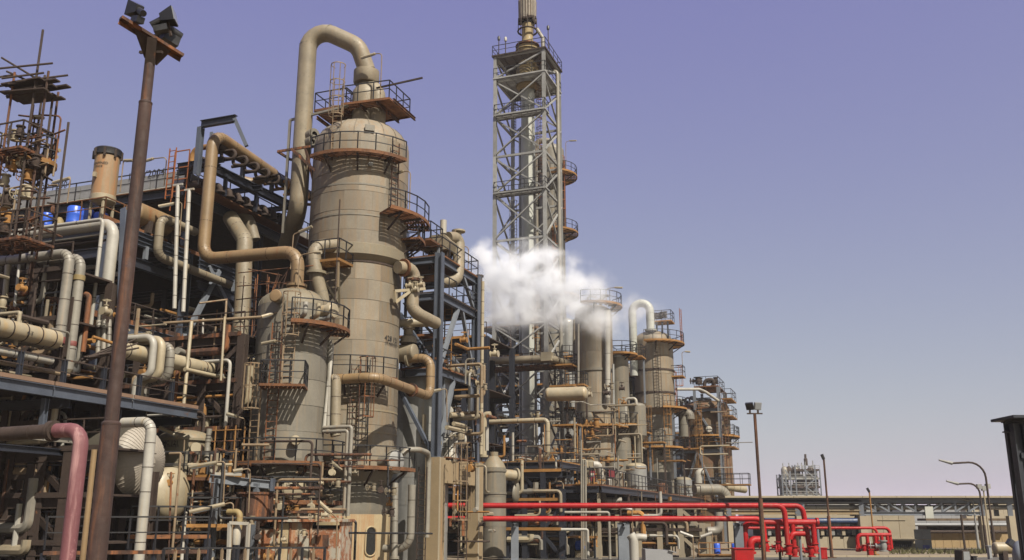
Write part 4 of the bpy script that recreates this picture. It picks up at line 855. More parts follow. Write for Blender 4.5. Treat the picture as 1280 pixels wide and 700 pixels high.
for k, (py, a) in enumerate(((172, 0), (180, 0))): fl_at(OV, px_ + V * .5 + Z * slide(px_, Z, py=py).z, V - U * .4, .26, CLADG, 'side_nozzle', .5)
t = thing('pipe_guide', 'rusty steel guide bracket round the fat overhead pipe', 'bracket', px_ + Z * (zm(190) - .1)); q = WL[t.name]
for a, b in ((-V * 1.2 - U * .7, V * 1.2 - U * .7), (-V * 1.2 + U * .7, V * 1.2 + U * .7), (-V * 1.2 - U * .7, -V * 1.2 + U * .7), (V * .7 - U * .7, V * 1.3 - U * .5 - Z * 2.2), (-V * 0.2 - U * .8, V * 2.4 - U * .9 - Z * 2.4)): MB().bar(q + a, q + b, .1, .14).build('bar', RUST, t, flat=True)
t = thing('goal_post', 'thin pale goal post frame left of the fat overhead pipe', 'frame', px_ - V * 1.2 + Z * 8); q = px_ - V * .95
for a, b in ((q + Z * zm(290), q + Z * zm(148)), (q + Z * zm(148), q + V * 4 + Z * zm(142))): MB().bar(a, b, .13).build('bar', GREYP, t, flat=True)
# ------------------------------------------------------------------ smaller column in front
SCN = Vector((-11.05, 46, 0)); r = 1.78
zs_ = lambda py, rr=r: slide(Vector((SCN.x, SCN.y - rr, 0)), Z, py=py).z
S1 = thing('process_column', 'shorter grey column with domed head standing before the largest column', 'column', SCN)
z1 = zs_(376); zb1 = zs_(572)
courses(S1, SCN, r, zb1, z1, 1.3, CLADG, npan=7); head(S1, SCN, z1, r - .02, 1.0, CLADW)
for k in range(16):
    a = 2 * pi * k / 16; e = Vector((cos(a), sin(a), 0)); p = dome(r, 1.0, 7); b = MB()
    for (ra, ha), (rb, hb) in zip(p, p[1:-1]): b.bar(SCN + e * (ra * 1.004) + Z * (z1 + ha), SCN + e * (rb * 1.004) + Z * (z1 + hb), .025, .02, e)
    b.build('dome_seam', CLADG, S1, flat=True)
MB().lathe(SCN + Z * 1.5, [(r - .2, 0), (r + .05, zb1 - 1.5)], 40).build('lower_shell', CLADG, S1)
ringplat(S1, SCN, zs_(577, r + 1.3), r, r + 1.15, -165, 10, rsp=1.0); ringplat(S1, SCN, zs_(627, r + 1), r, r + 1.25, -160, 5, rsp=1.0)
za = zs_(398, r + 1.2); ringplat(S1, SCN, za, r, r + 1.05, -79, 24, rsp=.9)
zb = zs_(479, r + 1.3); e0 = Vector((cos(radians(-83)), sin(radians(-83)), 0)); s0 = Z.cross(e0)
polyplat(S1, [SCN + e0 * (r - .3) - s0 * 1.05, SCN + e0 * (r + 1.25) - s0 * 1.05, SCN + e0 * (r + 1.25) + s0 * 1.0, SCN + e0 * (r - .3) + s0 * 1.0], zb, .12, sp=.8)
stack_ladder(S1, SCN, r, -80, zb, za + 1.3, m=RAILC, cm=RAILC, rung=.28); stack_ladder(S1, SCN, r + .35, -116, zs_(577), zb + 1.1, m=RAILC, cm=RAILC, rung=.28); stack_ladder(S1, SCN, r, -98, zs_(577), za, cage=False, m=RUST)
nozzle(S1, SCN, zs_(372), r - .02, -101, .26, .35, CLADG, TAN, 'manhole'); nozzle(S1, SCN, zs_(551), r, -66, .2, .3, CLADW, CREAM); nozzle(S1, SCN, zs_(610), r, -64, .44, .3, CREAM, CREAM, 'manhole')
nozzle(S1, SCN, zs_(384), r, -25, .33, .5, CREAM, CREAM, 'manhole')
for a, m2 in ((-64, WHITE), (-48, CREAM), (-30, SILVER)):
    e = Vector((cos(radians(a)), sin(radians(a)), 0)); MB().tube([SCN + e * (r - .1) + Z * (za + .4), SCN + e * (r + .6) + Z * (za + .4), SCN + e * (r + .6) + Z * (za + 1.0)], .12, 10, .2).build('nozzle', m2, S1)
pipe('thin level pipe entering the left of the shorter front column', RAILC, .075, [at(205, 404, 45), at(330, 396, 44.6), at(342, 397, 44.4)], joints=None, fl=(2,))
hlamp('bent lamp pole below the ladder of the shorter front column', Vector((at(351, 478, 43.6).x, 43.6, zb)), 2.1, -V, .5, .7); hlamp('gooseneck lamp pole on the head of the shorter front column', SCN + V * .6 - U * .7 + Z * (z1 + .6), 2.0, V, .9, .35)
hlamp('bent lamp pole at the lower left ring of the shorter front column', SCN - V * 2.3 - U * .9 + Z * zs_(577, r + 1.3), 2.4, -V, .6, .9)
# tan pipe from the air cooler to the shorter column
tp_ = path(SCN + Z * (z1 + .95) + V * .05, 'z:314'); P = tp_[-1]
tpts = [SCN + V * .05 + Z * (z1 + .9), P, slide(P, V, px=253)]; P = tpts[-1]; P = P + Z * .15; tpts[-1] = P
P = slide(P, Z, py=166); tpts.append(P); P2 = slide(P, U, px=343); tpts.append(P2 - Z * .35); 
TP = pipe('long tan pipe rising, bending and crossing above the shorter front column', TAN, .335, tpts, bend=.85, seg=18, joints=4.5)
for dz in (0.05, .28): MB().lathe(SCN + V * .05 + Z * (z1 + .85 + dz), [(.3, 0), (.52, 0), (.52, .12), (.3, .12)], 22).build('flange', TAN, TP)
TANP = tpts
# elbow between both columns
e1 = [at(424, 307, 49.6), at(391, 307, 48.4), at(395, 345, 48.3), at(406, 385, 48.6)]
EB = pipe('big beige elbow pipe from the largest column down to a flange behind the domed head', BEIGE, .38, e1, bend=.85, seg=16, joints=.6, jm=CLADG); fl_at(EB, e1[2] + Z * .1, Z, .38, CLADW)
t = thing('small_platform', 'small rusty bracket platform with frame below the great elbow pipe', 'platform', at(418, 330, 49)); q = at(418, 329, 48.9)
polyplat(t, [q - V * 1 - U * .9, q + V * .8 - U * .9, q + V * .8 + U * .6, q - V * 1 + U * .6], q.z, sp=.8, fl=OCHRE)
for a, b in (((-.9, -.8, 0), (.1, .4, -2.2)), ((.7, -.8, 0), (.2, .4, -2.4)), ((.7, -.8, 0), (.75, -.8, -1.6))): MB().bar(q + V * a[0] + U * a[1] + Z * a[2], q + V * b[0] + U * b[1] + Z * b[2], .12).build('strut', CLADW, t, flat=True)
MB().tube([q + V * .7 - U * .9 - Z * 4, q + V * .7 - U * .9 + Z * 3.3], .04, 7).build('pole', RUSTD, t)
# long beige pipe across the great column
P = at(424, 474, 46.9); lp_ = [P - V * .6, slide(P, V, px=471)]; Q = slide(lp_[-1], U, px=537.5); Q.z = slide(Vector((Q.x, Q.y, 0)), Z, py=496).z; lp_.append(Q); Q = slide(Q, Z, py=447); lp_ += [Q, slide(Q, V, px=512)]
LB = pipe('long beige pipe slanting across the foot of the largest column and rising at its right', TAN, .255, lp_, bend=.6, seg=16, joints=1.6); fl_at(LB, lp_[1].lerp(lp_[2], .62), lp_[2] - lp_[1], .25, RUST); fl_at(LB, lp_[-1], -V, .3, CLADW)
pipe('short fat grey stub pipe left of the long slanting beige pipe', BEIGE, .27, [at(416, 474, 46.7), at(420, 474, 46.7), at(419, 540, 46.4), at(420, 545, 46.4)], bend=.3, joints=.9, fl=(2,))
for i, (px0, px1, py0, py1) in enumerate(((416.5, 405, 430, 537), (413.5, 409.5, 340 + 85, 542))):
    pipe(('thin white vertical pipe between the two front columns', 'thin grey vertical pipe close beside the white one between the columns')[i], (WHITE, GREYP)[i], .1, [at(px0 - 1, py0, 46.2), at(px1, py1, 45.7)], joints=2)
for i, off in enumerate((0, 5)):
    pipe(('outer grey conduit bending over before the foot of the great column', 'inner grey conduit bending over before the foot of the great column')[i], GREYP, .085, path((404, 534.5 + off, 44.5), 'v:%g' % (439.5 - off), 'z:%g' % (645)), bend=.12)
# ------------------------------------------------------------------ pipes on the right of the great column
cl = [at(497, 334, 50.4), at(519, 336, 51.5), at(515, 385, 51.2), at(523, 393, 51.4), at(545, 404, 53.0)]
CP = pipe('stout grey pipe leaving the right of the great column and dropping in a crooked line', BEIGE, .36, cl, bend=.7, seg=16, joints=.8, jm=CLADG); fl_at(CP, cl[0] + (cl[1] - cl[0]) * .3, cl[1] - cl[0], .36, ORANGE); fl_at(CP, at(517.5, 352, 51.3), Z, .34, RUST)
pipe('level beige pipe ending below the crooked stout pipe', CREAM, .25, [at(497, 404, 52.8), at(543, 403, 53.2)], seg=14)
for i, (px, py) in enumerate(((512, 357), (526, 356), (519, 362))): valve('small pale valve clustered on the crooked stout pipe', at(px, py, 50.9), V, .1, CREAM, group='valves on the crooked stout pipe')
t = thing('pipe_support', 'yellowish triangular bracket holding the crooked stout pipe', 'bracket', at(500, 375, 50.6))
for a, b in (((493, 364, 50.3), (531, 361, 51.6)), ((493, 364, 50.3), (494, 378, 50.4)), ((494, 378, 50.4), (514, 363, 51))): MB().bar(at(*a), at(*b), .16).build('bar', CREAM, t, flat=True)
c = at(510, 441, 52.6); t = hvessel('small_drum', 'beige drum with rounded top lying beneath the crooked stout pipe', c - V * .9, V, 1.3, .5, BEIGE, bulge=.3)
MB().lathe(c + Z * .55, [(.5, 0), (.45, .35), (.25, .5), (.25, .8), (.35, .82), (.35, .9), (0, .9)], 16).build('neck', BEIGE, t)
t = thing('pump_house_tank', 'pale grey upright tank in shade behind the blue grey steel frame', 'tank', Vector((at(525, 560, 57).x, 57, 0))); c = WL[t.name]
courses(t, c, 1.75, .3, slide(c, Z, py=468).z, 1.6, SILVER, npan=6); head(t, c, slide(c, Z, py=468).z, 1.7, .5, SILVER)
# ------------------------------------------------------------------ concrete portal and blue grey frame
CA = at(543, 650, 54.0); CA.z = 0; CB = slide(CA, U, px=592); BL = CB - V * 4.2 + U * .0; AL = CA - V * 4.9 + U * 1.5
zc_ = slide(CA, Z, py=572).z
t = thing('concrete_portal', 'tan concrete portal with rust stained beam carrying the blue grey frame', 'portal', CA)
for q in (CA, CB, BL):
    MB().box(q + Z * (zc_ / 2), .86, .86, zc_, V).build('post', CONC, t, flat=True)
    MB().box(q + Z * (zc_ * .5) + V * .445 - U * .36, .05, .12, zc_ - .05, V).build('corner_strip', CONCL, t, flat=True)
d = (CB - CA).normalized(); MB().box((CA + CB) / 2 + Z * (zc_ - .75), (CB - CA).length - .87, .7, 1.3, d).build('cross_beam', CONC, t, flat=True)
dl = (CB - BL).normalized(); MB().box((CB + BL) / 2 + Z * (zc_ - .75), 4.2 - .87, .7, 1.1, dl).build('cross_beam', CONC, t, flat=True)
FS = thing('support_structure', 'blue grey steel frame of three decks standing on the concrete portal', 'frame', CA + Z * zc_)
lv = [slide(CA, Z, py=y).z for y in (460, 366, 320)]
for q in (CA, CB, BL): MB().ibeam(q + Z * (zc_ + .04), q + Z * (lv[2] + .2), .46, .42, .06, V).build('column', BLUE, FS, flat=True); MB().box(q + Z * (zc_ + .02), .7, .7, .04, V).build('base_plate', BLUEL, FS, flat=True)
for z in lv:
    for a, b, m2 in ((CA, CB, BLUE), (CB, BL, BLUE), (CA, CA - V * 2.3 + U * .0, BLUE), (BL, CA - V * 2.3, BLUE)):
        d = (b - a).normalized(); MB().ibeam(a + d * .24 + Z * (z - .2), b - d * .24 + Z * (z - .2), .42, .25, .04).build('beam', m2, FS, flat=True)
for z, hi, s_, e_ in ((lv[1], lv[0], .5, 0), (lv[0], zc_, .42, 0), (lv[0], zc_, .75, 1)):
    q = CA.lerp(CB, s_) + Z * (z - .4)
    if e_ == 0: MB().bar(q - U * .1, CA + U * .35 + Z * (hi + .3), .24).build('brace', BLUEL, FS, flat=True)
    if z == lv[1] or e_: MB().bar(q + U * .6, CB - U * .3 + Z * (hi + .3), .2).build('brace', BLUEL, FS, flat=True)
MB().bar(CA.lerp(CB, .62) + Z * (lv[2] - .4), CA.lerp(CB, .95) + Z * lv[1], .2).build('brace', BLUEL, FS, flat=True)
for z, hi in ((lv[1], lv[0]), (lv[0], zc_)): MB().bar(at(500, 392 if z == lv[1] else 488, 55.3), CA - V * .3 + Z * (hi + .3 if z == lv[1] else zc_ + .4), .2).build('brace', BLUE, FS, flat=True); MB().bar(BL + Z * (z), CB - V * .4 + Z * (hi + .3), .16).build('brace', BLUEL, FS, flat=True)
quad = [CA - V * 2.4, CA + V * .15, CB + V * .15, BL]
polyplat(FS, quad, lv[2] + .12, .1, fl=ORANGE, sp=1.2); polyplat(FS, quad, lv[1] + .12, .1, fl=RUSTD, sp=1.2); polyplat(FS, quad, lv[0] + .12, .1, fl=ORANGE, sp=1.2)
ladder(FS, CA.lerp(CB, .7) - V * 1.2 + Z * lv[0], lv[1] + 1, -U, cage=False, m=OCHRE); ladder(FS, CA.lerp(CB, .55) - V * .3 + Z * (lv[2]), lv[2] + 2.6, V, cage=False, m=RAILC)
ladder(FS, Vector((at(577, 700, 53).x, 53.6, .2)), zc_ + .2, -U, w=.5, m=RUSTD, cm=RAILC); ladder(FS, Vector((at(526, 700, 52.6).x, 52.6, .2)), zc_ - .6, -U, w=.5, m=RUSTD, cm=RAILC, cage=False); ladder(FS, CB - V * .2 - U * .7 + Z * 2.5, zc_ + 1.2, -U, w=.55, m=RAILC, cm=RAILC)
polyplat(FS, [CA.lerp(CB, .15) - V * .45, CA.lerp(CB, .15) + V * .4, CA.lerp(CB, .9) + V * .4, CA.lerp(CB, .9) - V * .45], zc_ + .1, .08, rails=True)
pipe('thin pale pipe tight along the right column of the blue grey frame', CREAM, .11, [at(603.5, 352, 58.2), at(601.3, 568, 58.0)], joints=.8)
fo = [at(548, 352, 55.6), at(572, 352, 56.6), at(574, 297, 57.4), at(560, 297, 56.5)]
pipe('grey cladded pipe rising over the top deck of the blue grey frame to the hood', BEIGE, .38, fo, bend=.9, seg=16, joints=.5, jm=CLADG)
hq = at(545, 303, 56); t = thing('air_hood', 'beige boxy hood with tapered top on the upper deck of the frame', 'hood', hq - Z * .4)
MB().prism([hq - V * .9 - Z * .5, hq + V * .75 - Z * .5, hq + V * .95 + Z * .05, hq + V * .55 + Z * .5, hq - V * .4 + Z * .5, hq - V * .9 - Z * .05], U * 1.6).build('casing', BEIGE, t, flat=True)
for a in (-.6, .6): MB().bar(hq + V * a - Z * .5 + U * .4, hq + V * a - Z * 1.6 + U * .4, .12).build('leg', RUSTD, t, flat=True)
p = at(554, 292, 56.4); tag(MB().tube([p, slide(p, Z, py=275.5)], .21, 12).build('vent_stack', WHITE), 'short white open vent pipe above the beige hood', 'vent pipe')
p = at(573, 297, 57.4); tag(MB().tube([p, slide(p, Z, py=291)], .2, 12).lathe(slide(p, Z, py=291), [(.2, 0), (.45, .05), (.45, .15), (.2, .2)], 14).build('pipe_stub', CREAM), 'flanged beige stub crowning the pipe beside the hood', 'pipe stub')
hlamp('bent lamp pole on the right end of the upper frame deck', CB - V * .6 + Z * lv[2], 2.3, -V, .6, .7)
for i in range(10):
    q = quad[0].lerp(quad[3], random.uniform(.05, .95)).lerp(CA.lerp(CB, .5), random.uniform(0, .8)) + Z * (lv[2] + .15)
    if i % 2: valve('small rusty valve on the upper deck of the frame', q + Z * random.uniform(.4, 1.4), Z, .13, (RUSTD, CREAM)[i % 4 > 1], group='valves on the upper frame deck')
    else: tag(MB().tube([q, q + Z * random.uniform(.8, 1.9), q + Z * 1.0 + V * random.uniform(.6, 1.8)], random.choice((.09, .14)), 8, .25).build('short_pipe', random.choice((CREAM, RUSTD, GREYP))), 'short bent pipe on the upper deck of the frame', 'pipe', 'short pipes on the upper frame deck')
pe = [at(577, 550, 57.3), at(564, 549, 56.6), at(562, 585, 56.2)]; pipe('white mitred elbow pipe standing on the concrete portal beam', WHITE, .44, pe, bend=.85, seg=16, joints=.5)
pipe('beige level pipe in the lower bay of the blue grey frame', CREAM, .17, [at(562, 519, 56.5), at(603, 520, 59.5)])
pipe('stout tan pipe lying on the lowest deck of the blue grey frame', BEIGE, .33, [CA.lerp(CB, .1) - V * 1.4 + Z * (lv[0] + .7), CA.lerp(CB, 1.2) - V * 1.4 + Z * (lv[0] + .7)], joints=1.2)
# by the skirt
pipe('grey vertical pipe just right of the skirt of the great column', GREYP, .17, [at(494, 604, 50.2), at(493, 700, 49.6)], joints=1.4, fl=(1,))
pipe('grey pipe hooking left round the foot of the great column', GREYP, .2, path((515, 606, 49.8), 'z:686', 'v:480'), bend=.85, joints=.9)
pipe('slim grey pipe arching down along the first concrete post', GREYP, .15, path((503, 568, 50.8), (508, 562, 50.9), (524, 562, 51.3), (535, 566, 52.6), (536, 575, 52.9), (533.5, 672, 52.6)), bend=.5)
pipe('thin dark level conduit crossing before the skirt opening', RAILB, .05, [at(424, 666, 44), at(540, 667, 52)])
pipe('dark thin bent conduit left of the skirt opening', RAILB, .06, path((436, 651, 46), 'v:445', 'z:700'), bend=.15)
for k in range(8): valve('tiny dark valve in the column of fittings left of the skirt', at(428.5, 652 + k * 5.4, 46.4), V, .07, CREAM if k % 3 == 0 else RUSTD, group='fittings left of the skirt')
# ------------------------------------------------------------------ left process block: decks, air cooler, racks
RP = at(130, 271, 44); zA = RP.z; RP0 = Vector((RP.x, RP.y, 0)); zBk = onplane(160, 404, RP, U).z; zMid = onplane(169, 292, RP, U).z
FM = thing('process_structure', 'dark steel process structure of stacked decks on the left', 'structure', RP0)
def mq(s, w, z=0): return RP0 + U * s - V * w + Z * z
for z, m2 in ((zA, RUSTD), (zBk, RUSTD)):
    for i in range(4):
        for j in range(4):
            MB().prism([mq(i * 6.5 + .02, j * 5 + .02, z - .12), mq(i * 6.5 + 6.48, j * 5 + .02, z - .12), mq(i * 6.5 + 6.48, j * 5 + 4.98, z - .12), mq(i * 6.5 + .02, j * 5 + 4.98, z - .12)], Z * .1).build('deck_plate', m2, FM, flat=True)
for s in (0.6, 6.5, 13, 19.5, 26):
    for w in (.1, 7, 14, 20): MB().ibeam(mq(s, w), mq(s, w, zA - .15), .4, .4, .04, U).build('column', BLUE if w < 1 else BLUED, FM, flat=True)
    for z in (zA, zBk, zMid): MB().ibeam(mq(s, .35, z - .35), mq(s, 20, z - .35), .45, .25).build('cross_beam', BLUED, FM, flat=True)
for z, m2 in ((zA, BLUE), (zMid, BLUE), (zMid - 1.2, BLUED), (zBk, BLUE)):
    for k in range(4): MB().ibeam(mq(k * 6.5 + .8, -.05, z - .33), mq(k * 6.5 + 6.4, -.05, z - .33), .5, .26).build('edge_beam', m2, FM, flat=True)
    MB().ibeam(mq(.3, .4, z - .33), mq(.3, 20, z - .33), .5, .26).build('edge_beam', BLUED, FM, flat=True)
for a, b in ((8, 13), (19, 14), (9, 6.6)): MB().bar(mq(a, -.1, zMid - .3), mq(b, -.1, zBk), .26).build('brace', BLUEL, FM, flat=True)
for s in (3, 5, 8.5, 10.5): MB().bar(mq(s, -.1, zMid - .5), mq(s, -.1, zMid - 1.2), .2).build('hanger', BLUEL, FM, flat=True)
b = MB().rail([mq(.1, .1, zA), mq(6.4, .1, zA)], sp=1.2); b.rail([mq(.1, .1, zA), mq(.1, 14, zA)], sp=1.5); b.build('railing', ORANGE, FM, flat=True)
MB().rail([mq(0, 0, zBk), mq(26, 0, zBk)], sp=1.4).build('railing', RUSTD, FM, flat=True)
MB().bar(mq(.0, .02, zA + .02), mq(8, .02, zA + .02), .05, .22).build('toe_board', ORANGE, FM, flat=True); MB().bar(mq(0, 0.0, zBk + .05), mq(26, 0.0, zBk + .05), .05, .3).build('toe_board', RUST, FM, flat=True)
bw = thing('added_back_wall', 'added wall coloured dark as shade, closing the back of the left structure', 'wall', mq(26.5, 10))  # added wall, shuts out the sky and keeps the interior dark
for k in range(16): MB().box(mq(26.6, k * 3.5 + 1.7, zA / 2 - .3), 3.46, .3, zA - 1, V).build('wall_panel', SHADEW, bw, flat=True)
# air cooler
AP = onplane(240, 224, RP, U); zU = AP.z; sA = (Vector((AP.x, AP.y, 0)) - RP0).dot(U)
AC = thing('air_cooler', 'long pale fin fan air cooler with walkway rails over the left structure', 'air cooler', mq(sA, 7, zU - 1.4))
def aq(s, w, z=0): return RP0 + U * (sA + s) - V * w + Z * (zU + z)
for k in range(7):
    w0 = k * 2.6 + .3
    for j in range(3): MB().box(aq(0, w0 + 1.28, -.45 + j * .42), 2.54, .16, .40, V).build('side_panel', SILVER if j else RISER, AC, flat=True)
for i in range(4):
    for j in range(3): MB().box(aq(3.2 + i * 5.6, 3.6 + j * 6.6, .1), 6.4, 5.5, .9, V).build('fan_bay', GREYP, AC, flat=True)
for i in range(4):
    for j in range(3):
        c = aq(3.2 + i * 5.6, 3.6 + j * 6.6, -.9); MB().lathe(c, [(1.9, 0), (2.1, .5)], 24).build('fan_ring', GREYP, AC)
MB().box(aq(11, 10, -1.25), 20, 22.8, .12, V).build('lower_floor', RUSTD, AC, flat=True)
for w in (.2, 6.7, 13.5): 
    for s in (0.1, 7, 14, 20): MB().ibeam(aq(s, w, -1.3), Vector((*aq(s, w).xy, zA)), .35, .3, .04).build('leg', BLUED, AC, flat=True)
MB().ibeam(aq(-1, -.2, -1.1), aq(23, -.2, -1.1), .5, .3, .05).build('edge_beam', BLUED, AC, flat=True); MB().ibeam(aq(-.9, .2, -1.1), aq(-.9, 19, -1.1), .5, .3, .05).build('edge_beam', BLUED, AC, flat=True)
MB().box(aq(-.75, 9.5, -.85), 19, .9, .06, V).build('walkway', ORANGE, AC, flat=True); MB().box(aq(11, -.9, -.85), .9, 23, .06, V).build('walkway', ORANGE, AC, flat=True)
b = MB().rail([aq(-1.15, .0, -.82), aq(-1.15, 19, -.82)], sp=1.5); b.rail([aq(-1, -1.3, -.82), aq(22.5, -1.3, -.82)], sp=1.4); b.build('railing', RAILB, AC, flat=True)
for px, w in ((68, 0), (183, 0)):
    q = onplane(px, 233.5 if px < 100 else 218.5, aq(-.1, 0), V); text_flat(AC, '12F Y2004', .62, q - U * .03, V)
# headers along the right side: two boxes, uprights, hairpin bends
hz = lambda px, py: onplane(px, py, aq(0, -1.6), U)
h1a, h1b = hz(262, 208), hz(372, 262); h2a, h2b = hz(268, 180), hz(385, 246)
AH = thing('header_rack', 'dark inclined header beams with uprights above the air cooler edge', 'pipe rack', Vector((*h1a.xy, zA)))
MB().ibeam(h1a, h1b, .5, .35, .06).build('header_beam', BLUED, AH, flat=True)
MB().tube([h2a + V * .2, h2b + V * .2], .33, 14).build('header_drum', RUSTD, AH); MB().tube([h2a - V * 1.3 - Z * .6, h2b - V * 1.3 - Z * .6], .25, 12).build('header_drum', RUSTD, AH)
n = 7
for k in range(n):
    f = k / (n - 1); a = h1a.lerp(h1b, f); b = h2a.lerp(h2b, f)
    if k % 2 == 0: MB().ibeam(a + Z * .26, Vector((a.x, a.y, b.z + .6)), .22, .2, .03).build('upright', BLUEL, AH, flat=True)
    if k % 2 == 1: MB().bar(a, Vector((a.x, a.y, zU - .9)), .18).build('upright', BLUED, AH, flat=True)
MB().ibeam(h1a - V * 2.2 + Z * .3, h1a + V * .9 + Z * .3, .3, .22, .04).build('arm', BLUED, AH, flat=True)
for f in (.0, .45, .9): MB().ibeam(h1a.lerp(h1b, f) - V * 2.2 - Z * .1, h1a.lerp(h1b, f) + V * .7 - Z * .1, .3, .22, .04).build('arm', BLUED, AH, flat=True)
ga = hz(256, 158); gb = slide(ga, V, px=297); gc = hz(297, 156)
MB().ibeam(ga - U * .3, ga + V * 2.3 - U * .3, .4, .25, .04).build('davit_beam', BLUED, AH, flat=True); MB().ibeam(ga - Z * 3 - U * .3, ga - Z * .2 - U * .3, .35, .25, .04).build('davit_post', BLUE, AH, flat=True); MB().bar(ga + V * 2.2 - U * .3, ga + V * 2.9 - Z * 1.6, .2).build('davit_strut', BLUE, AH, flat=True)
for k in range(9):
    f = (k + .4) / 9; a = h2a.lerp(h2b, f)
    o = MB().tube([a + V * .2 - Z * .25, a + V * .2 - Z * .75, a + V * 1.15 - Z * .9, a + V * 1.15 - Z * .35, a - V * .7 - Z * .35], .1, 10, .3).build('hairpin_pipe', OCHRE if k > 4 else RUSTD)
    tag(o, 'rusty hairpin pipe hanging from the header drum above the air cooler', 'pipe', 'hairpin pipes under the header drum')
for k in range(10):
    f = (k + .3) / 10; a = h1a.lerp(h1b, f) - Z * .75; q = Vector((a.x, a.y, zU - .8)) + V * .1
    o = MB().tube([a - V * 1.8, a - V * .15 - Z * .0, Vector((q.x, q.y, zU - .7)) - V * .15], .17, 10, .4).build('downcomer', RUSTD); MB().lathe(Vector((q.x, q.y, zU - .8)) - V * .15, [(.28, 0), (.28, .1), (.18, .12)], 12).build('flange', RUSTD, o)
    tag(o, 'dark bent pipe dropping from the header beam to the air cooler', 'pipe', 'dark bent pipes along the air cooler')
for px0, px1, py in ((245, 268, 182), (238, 262, 206)):
    q = hz(px1, py); tag(MB().tube([q, q - V * 1.4, q - V * 1.5 - Z * 1.1, q - V * .4 - Z * 1.15], .16, 10, .45).build('hairpin_pipe', OCHRE if py < 200 else RUSTD), 'brown bent pipe at the left end of the header %s' % ('drum' if py < 200 else 'beam'), 'pipe')
q = TANP[-1]; tag(MB().tube([q + U * .3 - Z * .1, q + U * 2.4 - Z * .3 - V * .0], .3, 12).build('header_stub', BLUE), 'dark blue header stub where the long tan pipe ends', 'pipe'); tag(MB().tube([q + Z * .05, q - V * 1.4 - Z * .4, q - V * 2.2 - U * .8 - Z * .3], .3, 12, .6).build('pipe', TAN), 'tan branch bending under the upper end of the long tan pipe', 'pipe')
t = thing('red_ladder', 'bright orange ladder cage at the near corner of the air cooler', 'ladder', aq(-1.2, .9, -2)); q = aq(-1.4, .3, -1.6); ladder(t, q, q.z + 3.0, -U, w=.45, m=RAILO, cage=False); 
b = MB(); 
for z in (.5, 1.2, 1.9, 2.9): b.rail([q - V * .1 + U * .3 + Z * (z - 1.1), q + V * .9 + U * .3 + Z * (z - 1.1)], mid=False, sp=.7, h=1.1)
b.build('cage', RAILO, t, flat=True)
# scattered lamps and the stack, barrels
for i, (px, py, Y, h, d, rc, L) in enumerate(((205, 232, 49, 1.7, -V, 1.0, .8), (150, 240, 47, 1.75, V, .1, .55), (84, 254, 44, 1.3, -V, .1, 1.0), (40, 250, 38, 1.9, V, .2, .9), (46, 235, 37, 1.6, V, .3, .7))):
    q = at(px, py, Y); hlamp(('lamp on the bent pole right of the rusty floodlight post', 'small lamp pole between the tan stack and the floodlight post', 'lamp pole before the air cooler panels left of the tan stack', 'lower lamp arm on the right of the scaffold', 'upper lamp arm on the right of the scaffold')[i], q, h, d, rc, L)
q = at(127, 262, 45.2); ST = thing('vent_stack', 'tan rusty stack with black rim on the left deck', 'stack', Vector((q.x, q.y, zA))); c = WL[ST.name]; rs = .61
zs0, zs1, zs2 = slide(c, Z, py=246).z, slide(c, Z, py=255).z, slide(c, Z, py=196).z
STK = mat('tan_stained_stack', (.47, .33, .19), .72, .7, streak=.85, streakcol=(.26, .12, .045), rough=.7)
MB().lathe(Vector((c.x, c.y, 0)), [(rs, zs0), (rs, zs2)], 36).build('shell', STK, ST); MB().lathe(Vector((c.x, c.y, 0)), [(.15, zs1 - .12), (rs * .85, zs1), (rs + .03, zs1 + .1), (rs + .03, zs0), (rs, zs0 + .02)], 36).build('base_cone', CREAM, ST)
MB().lathe(Vector((c.x, c.y, zs2)), [(rs - .02, -.08), (rs + .07, 0), (rs + .07, .25), (rs + .09, .3), (rs + .05, .36), (rs - .1, .37), (rs - .1, -.6), (0, -.6)], 36).build('rim', BLACK, ST)
for k in range(8): a = k * pi / 4 + .2; MB().box(c + Vector((cos(a) * (rs + .08), sin(a) * (rs + .08), zs2 + .05 - zA)), .1, .1, .45).build('lug', RUSTD, ST, flat=True)
for k in range(4): a = k * pi / 2 + .5; e = Vector((cos(a), sin(a), 0)); MB().bar(c + e * rs * .85, c + e * rs * .85 + Z * (zs1 - zA + .1), .1).build('leg', CREAM, ST, flat=True)
text_round(ST, 'CONFINED', .19, c, rs + .015, -104, slide(c, Z, py=209).z); text_round(ST, 'SPACE', .16, c, rs + .015, -104, slide(c, Z, py=213).z)
MB().box(c + Vector((-.24, -rs - .06, slide(c, Z, py=224).z - zA)), .16, .2, .25).build('junction_box', CREAM, ST, flat=True)
for i, (px, h, rr, lb) in enumerate(((58, .95, .3, 'blue plastic barrel standing alone at the left end of the deck'), (93, 1.3, .4, 'largest blue barrel on the deck left of the stack'), (108, 1.15, .34, 'blue barrel in the middle of the row under the stack'), (126, .95, .36, 'low blue barrel right under the tan stack'), (104.5, 1.1, .3, 'blue barrel half hidden behind its neighbours'))):
    q = at(px, 274, 46.4 if i != 4 else 47.6); q = Vector((q.x, q.y, zA + .02)); t = thing('barrel', lb, 'barrel', q, 'blue barrels on the left deck')
    MB().lathe(q, [(rr * .94, 0), (rr, .05), (rr, h * .3), (rr * 1.03, h * .33), (rr, h * .36), (rr, h * .64), (rr * 1.03, h * .67), (rr, h * .7), (rr, h - .06), (rr * .9, h), (0, h)], 24).build('body', BARREL, t); MB().lathe(q + Z * h + XA * rr * .5, [(.06, 0), (.06, .04), (0, .04)], 10).build('bung', RUST if i == 0 else WHITE, t)
q = at(62, 262, 46.1); tag(MB().lathe(Vector((q.x, q.y + .3, zA + .98)), [(.1, 0), (.13, .1), (.13, .3), (.08, .36), (.08, .5), (0, .5)], 12).build('funnel', RUST), 'rusty funnel sitting on the single blue barrel', 'funnel')
